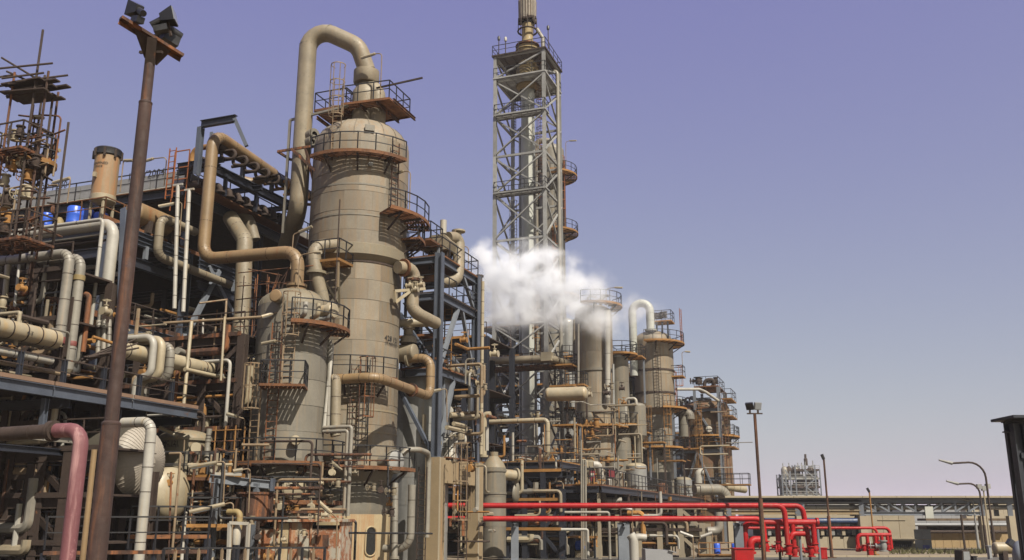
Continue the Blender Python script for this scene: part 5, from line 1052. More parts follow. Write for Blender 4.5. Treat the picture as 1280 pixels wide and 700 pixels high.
q = at(68, 270, 46.1); tag(MB().lathe(Vector((q.x + .15, q.y + .3, zA)), [(.3, 0), (.32, .3), (.2, .6), (.1, .75), (0, .78)], 9).build('sack', YELLOW), 'crumpled yellow sack leaning beside the single blue barrel', 'sack')
q = at(164, 264, 46); hvessel('drum', 'tan drum end with domed head behind the rusty floodlight post', q + U * 0.2, U, 3, .62, TAN, saddles=2, zg=zA)
# pair of white verticals and the bent grey pipe on the right face
for i, (x0, y0, x1, y1) in enumerate(((222.5, 232, 218, 386), (236.5, 238, 229, 390))):
    p = at(x0, y0, 46.5); q = at(x1, y1, 45.8); o = pipe(('left of two white vertical pipes before the left structure', 'right of two white vertical pipes before the left structure')[i], WHITE, .105, [p, q], joints=1.1); MB().bar(p - V * .3 + Z * .05, p + V * .3 + Z * .05, .1).build('tee_bar', WHITE, o, flat=True)
bp = [onplane(244, 290, RP + V * .6, U)]; bp.append(slide(bp[0], U, px=201)); bp.append(slide(bp[1], Z, py=320)); bp.append(slide(bp[2], U, px=287) - Z * .1)
pipe('grey clad pipe bending down and back in a C shape on the left structure', BEIGE, .235, bp, bend=.5, seg=16, joints=1.5)
gp = path((288, 272, 52.5), (306, 300, 51), (303, 385, 50.6), (298, 440, 50.3), (318, 474, 51)); pipe('thick grey pipe with crooked top standing in shade behind the shorter column', BEIGE, .46, gp, bend=.8, seg=16, joints=1.3)
pipe('second crooked grey pipe joining behind the thick grey pipe', BEIGE, .36, [at(300, 262, 53.6), at(312, 278, 53.6), at(318, 300, 53.6)], bend=.6, joints=.6)
bc = [at(246, 388, 48), at(251, 388, 48.3)]
# scaffolding tubes behind the domed head
SB = thing('scaffold', 'rusty scaffold of thin tubes behind the shorter front column', 'scaffold', at(315, 400, 48.6))
q0 = at(300, 415, 48.6)
for i in range(6):
    for j in range(2): p = q0 + V * (i * .75) + U * (j * 1.2); MB().tube([p - Z * 5, p + Z * (3.6 - .3 * i + random.uniform(-.5, .5))], .03, 6).build('upright', RUST, SB)
for k in range(7):
    z = -1.2 + k * .75
    MB().tube([q0 - V * .4 + Z * z, q0 + V * 4.3 + Z * (z + random.uniform(-.1, .1))], .03, 6).build('ledger', RUST, SB); MB().tube([q0 + V * random.uniform(0, 3) - U * .5 + Z * z, q0 + V * random.uniform(0, 3.6) + U * 1.6 + Z * (z + .1)], .03, 6).build('transom', RUST, SB)
for k in range(6): MB().tube([q0 + V * random.uniform(0, 2) + Z * random.uniform(-1, 1), q0 + V * random.uniform(2, 4) + Z * random.uniform(1, 3.4)], .03, 6).build('brace', RUST, SB)
# ------------------------------------------------------------------ near rack
NP = at(0, 472, 33.0); zN = NP.z; NP0 = Vector((NP.x, NP.y, 0))
def nq(s, w, z=0): return NP0 + U * s - V * w + Z * z
NR = thing('pipe_rack', 'near blue grey pipe rack with railing and timber toe boards at the left edge', 'pipe rack', NP0)
for k in range(4): MB().ibeam(nq(-6 + k * 4.2, -.05, zN - .2), nq(-6 + k * 4.2 + 4.15, -.05, zN - .2), .42, .22, .03).build('edge_beam', BLUE, NR, flat=True); MB().bar(nq(-6 + k * 4.2, -.1, zN + .11), nq(-6 + k * 4.2 + 4.12, -.1, zN + .11), .05, .15).build('toe_board', mat('salmon_board', (.34, .21, .14), .75, 1.2, rough=.8) if k == 0 else bpy.data.materials['salmon_board'], NR, flat=True)
for k in range(8): p = nq(-5.4 + k * 2.05, -.02, zN); MB().ibeam(p, p + Z * 1.1, .16, .16, .03, U).build('rail_post', BLUED, NR, flat=True)
b = MB(); b.bar(nq(-6, -.05, zN + 1.08), nq(10.5, -.05, zN + 1.08), .05); b.bar(nq(-6, -.05, zN + .6), nq(10.5, -.05, zN + .6), .04); b.build('hand_rail', RUSTD, NR, flat=True)
for i in range(4):
    for j in range(4): MB().prism([nq(-6 + i * 4.2, .2 + j * 4, zN - .1), nq(-6 + i * 4.2 + 4.16, .2 + j * 4, zN - .1), nq(-6 + i * 4.2 + 4.16, 4.16 + j * 4, zN - .1), nq(-6 + i * 4.2, 4.16 + j * 4, zN - .1)], Z * .06).build('deck_plate', RUSTD, NR, flat=True)
for s in (-5.5, -1, 3.4, 7.6, 10.6):
    MB().ibeam(nq(s, .1, zN - .5), nq(s, 16, zN - .5), .4, .22, .03).build('cross_beam', BLUED, NR, flat=True)
    for w in (3.2, 8, 14): MB().ibeam(nq(s, w), nq(s, w, zN - .7), .36, .3, .03, U).build('column', RUSTD, NR, flat=True)  # columns coloured dark to stand in for shade under the rack
for s in (-3, 2.4, 6.2): MB().ibeam(nq(s, .3, zN - 1.9), nq(s, .3, zN - .45), .2, .2, .03, U).build('hanger', BLUE, NR, flat=True)
for z in (1.9, 2.4): MB().ibeam(nq(-6, .35, zN - z), nq(4.5, .35, zN - z), .25, .2, .03).build('lower_beam', BLUED if z > 2 else GREYP, NR, flat=True)
MB().ibeam(at(157, 262, 40.3), at(152, 430, 38.6), .35, .3, .04, U).build('column', BLUE, NR, flat=True)
bw = thing('added_dark_wall', 'added wall coloured dark as shade under the near pipe rack behind the pink pipe', 'wall', nq(13, 8))  # added wall that darkens the space below the rack
for k in range(7): MB().box(nq(12.6, 5.4 + k * 3, zN / 2 - .5), 2.96, .25, zN - 1.2, V).build('wall_panel', SHADEW, bw, flat=True)
# pipes of the near rack
p1 = path((88, 316, 36.6), 'z:438'); P1 = [p1[0] - V * 9, p1[0], slide(p1[0], Z, py=434), slide(slide(p1[0], Z, py=434), U, px=-30)]
o = pipe('nearer of two grey clad pipes bending down at the left rack', GREYP, .205, P1, bend=.45, seg=16, joints=1.3); MB().lathe(slide(p1[0], Z, py=430), [(.207, 0), (.212, .01), (.212, .27), (.207, .28)], 18).build('red_band', mat('faded_red_band', (.42, .12, .10), rough=.6), o)
p1 = path((102, 322, 37.4), 'z:462'); o = pipe('farther of two grey clad pipes bending down at the left rack', GREYP, .205, [p1[0] - V * 9.5, p1[0], p1[1]], bend=.45, seg=16, joints=1.3); MB().lathe(slide(p1[0], Z, py=433), [(.207, 0), (.212, .01), (.212, .2), (.207, .21)], 18).build('red_band', bpy.data.materials['faded_red_band'], o)
MB().lathe(slide(p1[0], Z, py=351), [(.207, 0), (.24, .01), (.24, .22), (.207, .23)], 18).build('clamp', YELLOW, o); MB().lathe(p1[1], [(.205, 0), (.1, -.2), (0, -.2)], 14).build('end_cap', CREAM, o)
p2 = at(143, 279, 39.6); o = pipe('thick white pipe running over the rack and bending straight down', WHITE, .26, [p2 - V * 6, p2, slide(p2, Z, py=428)], bend=.62, seg=18)
p2b = at(129, 274, 39.2); pipe('thin white pipe beside the thick white one bending straight down', WHITE, .085, [p2b - V * 5.6, p2b, slide(p2b, Z, py=408)], bend=.2, joints=3); 
for i in range(2): pipe(('thin pale rail pipe below the thick white pipe', 'brown thin pipe under the thick white pipe')[i], (GREYP, RUSTD)[i], .06, [p2 - V * 6 - Z * (.5 + .3 * i), p2 - Z * (.45 + .3 * i) - V * .4])
for i, (px, y0, y1, m2, rr, lb) in enumerate(((123.5, 405, 445, GREYP, .11, 'left of three short grey stubs under the white pipe'), (130.5, 404, 437, GREYP, .11, 'middle of three short grey stubs under the white pipe'), (137, 404, 437, GREYP, .09, 'right of three short grey stubs under the white pipe'))): pipe(lb, m2, rr, [at(px, y0 - 4, 39), at(px - 1, y1, 38.8)], joints=.5)
pipe('brown rusty hooked pipe beside the two grey clad pipes', RUST, .12, path((95, 369, 38.6), 'v:112', 'z:440'), bend=.25)
vp = at(72, 425, 35.6); hv = hvessel('heat_exchanger', 'cream horizontal exchanger shell with dark marks behind the near rack railing', slide(vp, U, px=-40) , U, (vp - slide(vp, U, px=-40)).length - .05, .34, CREAM, bulge=.12, nb=6)
text_flat(hv, '4-7', .22, onplane(37, 417, vp + V * .345, U) + V * .03, U)
vp2 = at(70, 452, 36); pipe('white pipe lying low on the near rack behind the railing', WHITE, .17, [slide(vp2, U, px=-40), slide(vp2, U, px=64)], joints=1.5)
pipe('cream standpipe with crossbar rising from the near rack at the left', CREAM, .075, path((-12, 394, 34.6), 'v:25', 'z:432'), bend=.08, joints=None); pipe('cream post pipe before the exchanger shell', CREAM, .07, [at(25.6, 390, 34.6), at(24, 428, 34.4)])
pipe('white hooked thin pipe among the valves of the near rack', WHITE, .05, path((55, 336, 38), 'v:73.5', 'z:412'), bend=.14); pipe('white thin upright pipe at the left of the near rack', WHITE, .055, [at(24, 331, 37), at(16, 402, 36.6)])
pipe('pale upright pipe bundle at the far left of the near rack', CREAM, .11, [at(10, 332, 37.5), at(4, 392, 37)])
pipe('pale handrail pipe crossing low behind the grey clad pipes', CREAM, .05, [at(40, 403, 38.5), at(108, 400, 40)]); pipe('yellow pole lying across the rack beside the floodlight post', OCHRE, .07, [at(116, 421, 37.6), at(141, 429, 38.4)])
for i in range(10): tag(MB().tube([at(97 + i * 1.5, 448 + random.uniform(-3, 7), 37.5), at(160 + random.uniform(-10, 16), 422 + i * 2.2 + random.uniform(-3, 3), 38.9)], .04, 6).build('scaffold_tube', RUSTD), 'rusty loose scaffold tube lying on the rack across the floodlight post', 'tube', 'loose scaffold tubes behind the floodlight post')
# triple bend right of the floodlight post
for i, (x, yb_, r, m2, lb) in enumerate(((193, 421, .16, WHITE, 'white square bend pipe, left of three nested bends'), (203, 424, .19, CREAM, 'cream square bend pipe, middle of three nested bends'), (214, 432, .2, GREYP, 'grey clad bend pipe, right of three nested bends'))):
    Y = 40.5 + i * .6; p = at(x, yb_, Y); q = slide(p, Z, py=470 + i * 2); k = q - V * (.75 + .25 * i) - Z * .05
    pipe(lb, m2, r, [p - V * (2.2 - .7 * i), p, q, k, k - Z * 2.1], bend=.42, seg=14, joints=.55 if i == 2 else None)
vp = at(221, 453, 43); ve = slide(vp, U, px=283); t = hvessel('pipe_header', 'cream horizontal header with black stencilled letters right of the nested bends', vp - U * 4, U, (ve - vp).length + 4, .36, CREAM, bulge=.05, nb=6)
text_flat(t, 'L P N', .3, onplane(256, 463, vp + V * .365, U) + V * .03, U)
pipe('tan pipe in front of the header, lying lower', CREAM, .1, [vp + V * .5 - Z * .35, ve + V * .5 - Z * .35 - U * .6])
pipe('grey pipe end sticking out above the stencilled header', GREYP, .17, [at(222, 438, 45), at(240, 446, 46.5)], joints=.5)
pipe('slim pale vertical pipe with flanged foot right of the nested bends', CREAM, .085, [at(239.5, 402, 43.5), at(228, 522, 42.6)], joints=None, fl=(1,)); pipe('slim pale vertical pipe ending on the stencilled header', CREAM, .06, [at(281, 396, 44.6), at(276, 476, 44.2)])
pipe('white pipe bending over right of the header and dropping straight', WHITE, .085, path((252, 452.5, 45), 'v:288', 'z:534'), bend=.25); pipe('dark grey pipe bending over behind the white one right of the header', BLUEL, .085, path((265, 458, 47), 'v:301', 'z:538'), bend=.25); pipe('slim white pole from the intermediate deck right of the header', WHITE, .05, [at(254, 398, 46), at(252, 457, 45.6)])
pipe('slim pale upright pole holding the thin level pipe', RAILC, .055, [at(283, 376, 45.5), at(279, 445, 45)]); pipe('thin pale level pipe before the intermediate deck', RAILC, .05, [at(249, 379, 46), at(284, 374.5, 47)], joints=None)
# ------------------------------------------------------------------ lower left: drums, vessels, pink pipe, floodlight post
hc = at(194, 577, 38.4); r = 1.42
D = hvessel('storage_drum', 'large horizontal drum whose ribbed clad head faces right beneath the near rack', hc - V * 9.2 , V, 8.3, r, DRUMSH, bulge=.5, hm=DRUMH, ribs=52, nb=5, saddles=2, zg=0)  # shell wears the shade-darkened colour, the head its own
t = thing('white_riser', 'pale clad pipe', 'pipe', (0, 0, 0)); bpy.data.objects.remove(t)
rp_ = at(190, 527, 36.2); pipe('pale clad pipe bending down before the ribbed drum head', WHITE, .2, [rp_ - V * 1.4 , rp_, slide(rp_, Z, py=705)], bend=.42, seg=16, joints=.95)
yc = at(232, 617, 41.5); hvessel('storage_drum', 'yellowed horizontal drum lower right of the ribbed one', yc - V * 6, V, 5.2, 1.15, CREAM, bulge=.45, saddles=2, zg=0)
dc = Vector((at(231, 560, 45).x, 45, 0)); dr = 1.2; zd = lambda py: slide(Vector((dc.x, dc.y - dr, 0)), Z, py=py).z
D3 = thing('vertical_drum', 'tan upright drum with shallow domed lid and stencilled text', 'drum', dc)
courses(D3, dc, dr, .2, zd(548), 1.1, CLADW, npan=6); head(D3, dc, zd(548), dr + .08, .5, CLADW); ring(D3, dc, zd(549.5), dr, .1, .1, CLADW, 'lid_rim')
text_round(D3, 'AMC 121', .26, dc, dr + .03, -108, zd(553.5)); text_round(D3, 'SOUR WATER', .17, dc, dr + .03, -108, zd(557.5))
nozzle(D3, dc, zd(560), dr, -52, .2, .25, CREAM, None, 'handhole')
pk = at(103, 537, 22); pkr = .172; o = pipe('faded pink pipe bending down in the left foreground', PINK, pkr, [pk - V * .78, pk, slide(pk, Z, py=640), Vector((pk.x, pk.y, 0.02))], bend=.55, seg=20)
pipe('left run of the faded pink pipe, its shade put into a dark colour', RUSTD, pkr, [pk - V * 6 - Z * .1, pk - V * .8], seg=18, fl=(1,), joints=1.1)  # shaded run of the pink pipe, darkened by colour
pipe('yellowish tan upright post close behind the floodlight post', TAN, .075, [at(118, 562, 25), Vector((at(110, 640, 25).x, 25, 0))])
FP = Vector((at(126, 650, 13).x, 13, 0)); t = thing('floodlight_post', 'thick rusty brown floodlight post in the left foreground', 'lamp post', FP)
z1, z2, z3 = slide(FP, Z, py=529).z, slide(FP, Z, py=128).z, slide(FP, Z, py=58).z
for a, b, r in ((0, z1, .128), (z1, z2 - .0, .096), (z2, z3, .078)): MB().tube([FP + Z * a, FP + Z * b], r, 20).build('pole_section', MAST, t)
for z, r in ((z1, .128), (z2, .096)): MB().lathe(FP + Z * (z - .03), [(r - .02, 0), (r + .004, .005), (r + .004, .03), (r - .03, .06)], 20).build('collar', MAST, t)
MB().box(FP + Z * .03, .5, .5, .06).build('base_plate', RUST, t, flat=True)
top = FP + Z * z3; ca, cb = at(151, 22, 12.45), at(228, 70, 13.2); mid = (ca + cb) / 2
cdv = (cb - ca).normalized(); MB().box(mid, (cb - ca).length, .1, .05, cdv).build('cross_arm', RUST, t, flat=True); MB().box(mid - Z * .04 + Z.cross(cdv).normalized() * .05, (cb - ca).length, .012, .1, cdv).build('cross_arm_flange', RUST, t, flat=True)
MB().prism([top - cdv * .1 - Z * .25, top + cdv * .1 - Z * .25, mid + cdv * .32 - Z * .02, mid - cdv * .32 - Z * .02], Vector((0, .03, 0))).build('gusset', RUSTD, t, flat=True); MB().bar(top - Z * .3, mid, .14).build('neck', RUSTD, t, flat=True)
MB().bar(top - V * .22 - Z * .06, top + V * .22 - Z * .14, .04).build('step_bolt', RUSTD, t, flat=True)
def flood(px, py, Y, aim, s, lb, sk=1):
    c = at(px, py, Y); aim = aim.normalized(); sx = aim.cross(Z).normalized(); sy = sx.cross(aim).normalized()
    f = thing('floodlight', lb, 'floodlight', c)
    a = [c + aim * .18 * s + sx * i * .2 * s + sy * j * .2 * s for i, j in ((-1, -1), (1, -1), (1, 1), (-1, 1))]; b = [c - aim * .16 * s + sx * i * .1 * s + sy * j * .1 * s for i, j in ((-1, -1), (1, -1), (1, 1), (-1, 1))]
    m_ = MB(); m_.add(a + b, [(0, 1, 5, 4), (1, 2, 6, 5), (2, 3, 7, 6), (3, 0, 4, 7), (4, 5, 6, 7), (3, 2, 1, 0)]); m_.build('reflector', BLACK, f, flat=True)
    MB().box(c + aim * .185 * s, .36 * s, .02, .36 * s, sx, aim).build('lens', LENS, f, flat=True)
    MB().tube([c - aim * .12 * s - sy * .02 * s, c - aim * .42 * s - sy * .12 * s], .085 * s, 14).build('lamp_barrel', BLACK, f)
    MB().box(c - aim * .2 * s - sy * .28 * s, .2 * s, .34 * s, .16 * s, sx, aim).build('ballast_box', BLACK, f, flat=True); MB().bar(c - sy * .1 * s, c - sy * .52 * s, .05 * s).build('bracket', RUSTD, f, flat=True)
flood(171, 12, 12.6, -V + U * .35 + Z * .35, .6, 'black floodlight on the left end of the rusty cross arm')
flood(209, 22, 12.9, V + U * .45 + Z * .3, .62, 'black floodlight at the middle of the cross arm with its glass turned right'); flood(203, 39, 13.3, -V * .3 + U * .9 + Z *     .2, .55, 'small black floodlight facing away behind the middle one')
pp = at(212, 46, 13.15); t = thing('ballast_box', 'grey ribbed ballast box on the right half of the cross arm', 'box', pp); MB().box(pp - Z * .05, .26, .2, .16, cdv).build('body', BLACK, t, flat=True); MB().tube([pp + Z * .12 - cdv * .12, pp + Z * .1 + cdv * .18], .08, 14).build('cover', BLACK, t)
# scaffold tower at the far left
SQ = at(18, 300, 35); SQ.z = 0; t = thing('scaffold_tower', 'rusty scaffold tower with jutting tubes at the left edge', 'scaffold', slide(SQ, Z, py=312))
zq = lambda py: slide(SQ, Z, py=py).z
for i, (v, u, pt) in enumerate(((-1.3, 0, 84), (-.05, 0, 37), (.35, .2, 88), (-1.2, 1.4, 70), (-.3, 1.4, 96), (.6, 1.3, 140), (-.7, .6, 120), (.1, .8, 112))):
    MB().tube([SQ + V * v + U * u + Z * zq(312), SQ + V * v + U * u + Z * zq(pt)], .05, 7).build('upright', RUSTD if i % 2 else RUST, t)
for i, (x0, y0, x1, y1) in enumerate(((-5, 86, 66, 79), (2, 98, 55, 91), (20, 102, 85, 94), (10, 105, 60, 100), (2, 72, 47, 99), (8, 89, 33, 100), (-5, 97, 20, 93), (8, 122, 56, 118), (-3, 108, 45, 102))): MB().tube([at(x0, y0, 34.6 + .15 * i), at(x1, y1, 34.9 + .15 * i)], .045, 7).build('ledger', RUSTD, t)
for k, py in enumerate((101, 112)):
    c = SQ + Z * zq(py); 
    for j in range(4): MB().bar(c - V * 1.6 + U * (j * .32 - .2) + Z * random.uniform(-.05, .05), c + V * random.uniform(.2, .9) + U * (j * .32) + Z * random.uniform(-.1, .1), .3, .06).build('board', RUSTD, t, flat=True)
for k in range(64):
    q = SQ + V * random.uniform(-1.5, .3) + U * random.uniform(-.1, 1.4) + Z * zq(random.uniform(135, 300)); d = random.choice((V, V, U, Z)); MB().tube([q, q + d * random.uniform(.4, 1.1) + Z * random.uniform(-.2, .2)], .04, 6).build('ledger', random.choice((RUST, RUSTD, RAILC)), t)
for py, w in ((188, 1.4), (302, 1.5)):
    c = SQ + Z * zq(py); polyplat(t, [c - V * 1.8 - U * .5, c + V * (.2 if py < 250 else 1.0) - U * .5, c + V * (.2 if py < 250 else 1.0) + U * 1, c - V * 1.8 + U * 1], c.z, fl=RUST, sp=.7, rl=RUSTD, th=.1)
for k in range(16):
    q = SQ + V * random.uniform(-1.4, .4) + U * .2 + Z * zq(random.uniform(150, 290)); valve('rusty valve hung in the scaffold tower at the left edge', q, Z, random.uniform(.09, .16), random.choice((RUSTD, CREAM, OCHRE)), group='valves in the scaffold tower')
cg = at(46, 205, 36); t = thing('caged_platform', 'small round caged platform with hooped top right of the scaffold tower', 'platform', cg)
ringplat(t, Vector((cg.x, cg.y, 0)), cg.z, .12, .75, 0, 360, fl=OCHRE, rsp=.7); MB().lathe(cg - Z * .7, [(.1, 0), (.5, .45), (.6, .62)], 16).build('hopper', RUSTD, t)
for dx in (-.35, .3): MB().tube([cg + XA * dx, cg + XA * dx + Z * 2.05], .035, 6).build('post', RUST, t)
MB().tube([cg + XA * .75, cg + XA * .75 + Z * 2.15, cg - XA * .15 + Z * 2.2], .04, 7, .2).build('hoop', RUST, t); MB().box(cg + Z * 2.1 - XA * .25, .5, .25, .1).build('canopy', CREAM, t, flat=True)
for k in range(5): a = k * 1.25; MB().tube([cg + Vector((cos(a) * .3, sin(a) * .3, 0)), cg + Vector((cos(a) * .3, sin(a) * .3, random.uniform(.4, 1)))], .12, 8).build('fitting', RUSTD, t)
pd_ = MB().prism([nq(-12, -1.5, 0), nq(12, -1.5, 0), nq(12, 26, 0), nq(-12, 26, 0)], Z * .03).build('pad', SHADEG, flat=True); tag(pd_, 'added ground pad coloured dark as shade under the near rack', kind='structure')  # added slab, shade below the rack put into its colour
pd_ = MB().prism([mq(-2, -3, 0), mq(30, -3, 0), mq(30, 24, 0), mq(-2, 24, 0)], Z * .034).build('pad', SHADEG, flat=True); tag(pd_, 'added ground pad coloured dark as shade under the left structure', kind='structure')  # added slab, shade below the decks put into its colour
# ------------------------------------------------------------------ foot of the columns: peeling casing, hopper, walkways
YC = 42.6
def cx(px, py, Y=YC): return at(px, py, Y)
ct = cx(360, 652).z; t = thing('burner_casing', 'peeling white and rust plated casing at the foot of the shorter column', 'casing', Vector((cx(362, 650).x, YC, 0)))
xa, xb = cx(300, 650).x, cx(425, 650).x
for px0, px1, y0, m2 in ((300, 313, 656, PEEL), (313, 346, 661, PEEL), (346, 362, 654, SKIRT), (362, 388, 653, PEEL), (388, 425, 661, PEEL)):
    a, b = cx(px0, y0), cx(px1, y0); MB().box(Vector(((a.x + b.x) / 2, YC, a.z / 2)), b.x - a.x - .03, .06 + random.uniform(0, .05), a.z).build('plate', m2, t, flat=True)
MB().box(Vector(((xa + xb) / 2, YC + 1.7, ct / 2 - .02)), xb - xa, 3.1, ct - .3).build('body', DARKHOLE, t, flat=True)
MB().box(Vector(((xa + xb) / 2, YC + 1.4, ct + .05)), xb - xa + .3, 3.4, .12).build('top_plate', PEEL, t, flat=True)
for dz, dy in ((.42, .0), (.2, -.12)): MB().box(Vector(((xa + xb) / 2 - .2, YC + .1 + dy, ct + dz)), xb - xa + .6, .35, .1).build('ledge', (RUST if dz > .3 else PEEL), t, flat=True)
MB().box(Vector((xb + .03, YC + 1.5, ct / 2)), .06, 3.1, ct).build('side_plate', PEEL, t, flat=True)
for px in (313, 346, 362, 388): p = cx(px, 690); MB().bar(Vector((p.x, YC - .06, .1)), Vector((p.x, YC - .06, ct)), .07).build('stile', PEEL, t, flat=True)
p = cx(403, 676); MB().box(p - Vector((0, .09, 0)), .6, .03, .5).build('patch', RUST, t, flat=True)
hp = at(312, 640, 42.0); t = thing('hopper', 'brown rusty round hopper left of the peeling casing', 'hopper', Vector((hp.x, 42.6, hp.z - .6))); c = WL[t.name]
MB().lathe(c, [(.5, 0), (.85, .4), (.85, 1.35), (.9, 1.36), (.9, 1.45), (.8, 1.46), (.8, .9), (0, .9)], 28).build('bowl', RUST, t)
for k in range(4): a = k * pi / 2 + .6; e = Vector((cos(a) * .7, sin(a) * .7, 0)); MB().bar(c + e + Z * .2, Vector((c.x, c.y, 0)) + e, .12).build('leg', RUSTD, t, flat=True)
b1, b2 = at(262, 598, 41.5), at(341, 606, 42.2); t = thing('monorail_beam', 'blue grey monorail beam with end stop above the brown hopper', 'beam', b1); MB().ibeam(b1, b2, .35, .22, .03).build('beam', BLUEL, t, flat=True); MB().box(b2, .12, .4, .55).build('end_stop', BLUE, t, flat=True); MB().bar(at(266, 592, 41.6), at(302, 593, 41.6), .12).build('arm', WHITE, t, flat=True)
for x in (.1, .75): q = b1.lerp(b2, x); MB().bar(q, Vector((q.x, q.y + .2, 0)), .22).build('post', BLUEL, t, flat=True)
t = thing('tube_frame', 'small white square tube frame standing left of the peeling casing', 'frame', at(299, 700, 38.0)); a = [at(286, 690, 38), at(287, 653.5, 38), at(311, 654.5, 38), at(309, 690, 38)]
for p, q in zip(a, a[1:]): MB().bar(p, q, .12).build('tube', WHITE, t, flat=True)
for p in (a[0], a[3]): MB().bar(p, Vector((p.x, p.y, 0)), .12).build('leg', WHITE, t, flat=True)
q = at(296, 668, 38.2); tag(MB().lathe(q - Z * .4, [(0, 0), (.14, 0), (.16, .1), (.16, .6), (.1, .7), (.1, .8), (0, .8)], 14).build('gas_bottle', WHITE), 'white bottle hanging inside the small white tube frame', 'bottle'); 
pipe('yellow mitred pipe beside the white tube frame', YELLOW, .13, path((285, 640, 39.4), 'v:300', 'z:662'), bend=.18)
def walk(name, lb, px0, px1, py0, py1, Y0, Y1, dep, fl=None, rl=None, legs=True, grp=None):
    a, b = at(px0, py0, Y0), at(px1, py1, Y1); d = (b - a); d.z = 0; b.z = a.z; n = Z.cross(d.normalized()) * dep
    n = n if n.y > 0 else -n
    t = thing(name, lb, 'walkway', Vector((*((a + b) / 2).xy, 0)), grp)
    polyplat(t, [a, b, b + n, a + n], a.z, .14, fl=fl or ORANGE, rl=rl, sp=1.0)
    if legs:
        for q in (a, b, b + n, a + n): MB().bar(Vector((q.x, q.y, a.z - .15)).lerp(Vector((*((a + b + n) / 2).xy, a.z - .15)), .04), Vector((q.x, q.y, 0)).lerp(Vector((*((a + b + n) / 2).xy, 0)), .04), .18).build('leg', BLUED, t, flat=True)
    return t
walk('walkway', 'low walkway with salmon edge behind the pale clad pipe', 160, 262, 669, 672, 37.5, 38.5, 1.6)
walk('walkway', 'walkway in front of the tan upright drum with salmon floor edge', 196, 292, 596, 598, 42, 42.6, 1.2)
walk('walkway', 'narrow walkway level with the top of the white tube frame', 232, 300, 655, 651, 40.5, 41.2, 1.0, fl=OCHRE)
walk('walkway', 'walkway right of the tan upright drum beside the dark opening', 268, 330, 578, 580, 45.2, 45.8, 1.0, fl=RUST)
t = thing('guard_rail', 'dark and cream guard rail in front of the peeling casing', 'railing', at(345, 700, 31)); 
r0, r1 = at(205, 685.5, 30.8), at(406, 687.5, 31.6); r1.z = r0.z
b = MB(); b.bar(r0, r1, .06); b.bar(r0 - Z * .45, r1 - Z * .45, .04); b.build('hand_rail', RAILB, t, flat=True)
for k in range(15): q = r0.lerp(r1, k / 14); MB().bar(q, Vector((q.x, q.y, 0)), .07).build('rail_post', RAILC if k % 2 else RAILB, t, flat=True)
t = thing('guard_rail', 'thin dark guard rail low before the drums on the left', 'railing', at(200, 700, 31)); r0, r1 = at(60, 646, 33), at(262, 647, 34.6); r1.z = r0.z
b = MB().rail([r0 - Z * 1.1, r1 - Z * 1.1], sp=.9); b.build('railing', RAILB, t, flat=True); MB().bar(r0 - Z * 1.2, r1 - Z * 1.2, .3, .12).build('curb', RUST, t, flat=True)
for k in range(4): q = r0.lerp(r1, k / 3); MB().bar(q - Z * 1.2, Vector((q.x, q.y, 0)), .14).build('leg', BLUED, t, flat=True)
for i, (x0, y0, x1, y1, Y, lb) in enumerate(((236, 584, 271, 578, 40, 'tan fluorescent lamp leaning out beside the tan upright drum'), (237, 640, 281, 630, 39, 'tan fluorescent lamp slanting above the narrow walkway'), (291, 589, 303, 587, 41, 'short tan lamp on a bent arm above the hopper'), (199, 534, 222, 545, 43, 'slanting tan lamp above the lid of the upright drum'), (283, 517, 297, 521, 44, 'tan lamp on a tall bent pole right of the upright drum'), (397, 626, 414, 641, 41, 'tan lamp tilting down before the lower ring of the front column'), (414, 577, 427, 588, 44, 'tan box lamp hung on the lower platform between the columns'), (327, 396, 341, 392, 44, 'short tan lamp left of the shorter column'), (90 + 300, 283, 374, 290, 47, 'short tan lamp beside the fat overhead pipe'), (198, 258, 219, 254, 46.5, 'long tan lamp under the air cooler corner'), (535, 490, 551, 487, 52, 'tan lamp before the frame column'))):
    a, b = at(x0, y0, Y), at(x1, y1, Y + .2); t = thing('strip_lamp', lb, 'lamp', b); MB().tube([a, b], .085, 8).build('lamp_head', CREAM if i % 2 else CLADW, t); MB().tube([a - Z * .07 + (b - a) * .1, b - Z * .06 - (b - a) * .1], .05, 8).build('diffuser', LENS, t)
    MB().tube([b, b + (b - a).normalized() * .35, b + (b - a).normalized() * .4 - Z * 1.9], .03, 6, .15).build('pole', RAILC, t)
pipe('thin pale pole frame before the ribbed drum and walkway', RAILC, .05, path((212, 567, 38), 'v:226', 'z:690'), bend=.05); pipe('thin rusty pole beside the pale pole frame', RUST, .04, [at(214, 590, 38.2), at(211, 700, 38)])
pipe('white thin upright post among the lower walkways', WHITE, .07, [at(232, 640, 38.5), at(227, 700, 38.2)]); pipe('blue grey upright post among the lower walkways', BLUEL, .18, [at(268, 598, 42.5), at(264, 700, 42)])
SC2 = thing('scaffold', 'rusty scaffold cage beside the tan upright drum', 'scaffold', at(272, 600, 43.6)); q0 = at(268, 560, 43.6)
for i in range(3):
    for j in range(2): p = q0 + V * i * .55 + U * j * .7; MB().tube([p - Z * 2.2, p + Z * 1.0], .035, 6).build('upright', OCHRE, SC2)
for k in range(6): MB().tube([q0 - V * .2 + Z * (-1.7 + k * .5), q0 + V * 1.4 + Z * (-1.7 + k * .5)], .03, 6).build('ledger', OCHRE if k % 2 else RUST, SC2)
pipe('bundle of grey cables climbing beside the tan upright drum', GREYP, .13, [at(262, 536, 43.8), at(259, 560, 43.8), at(258, 600, 43.6)], joints=.15)
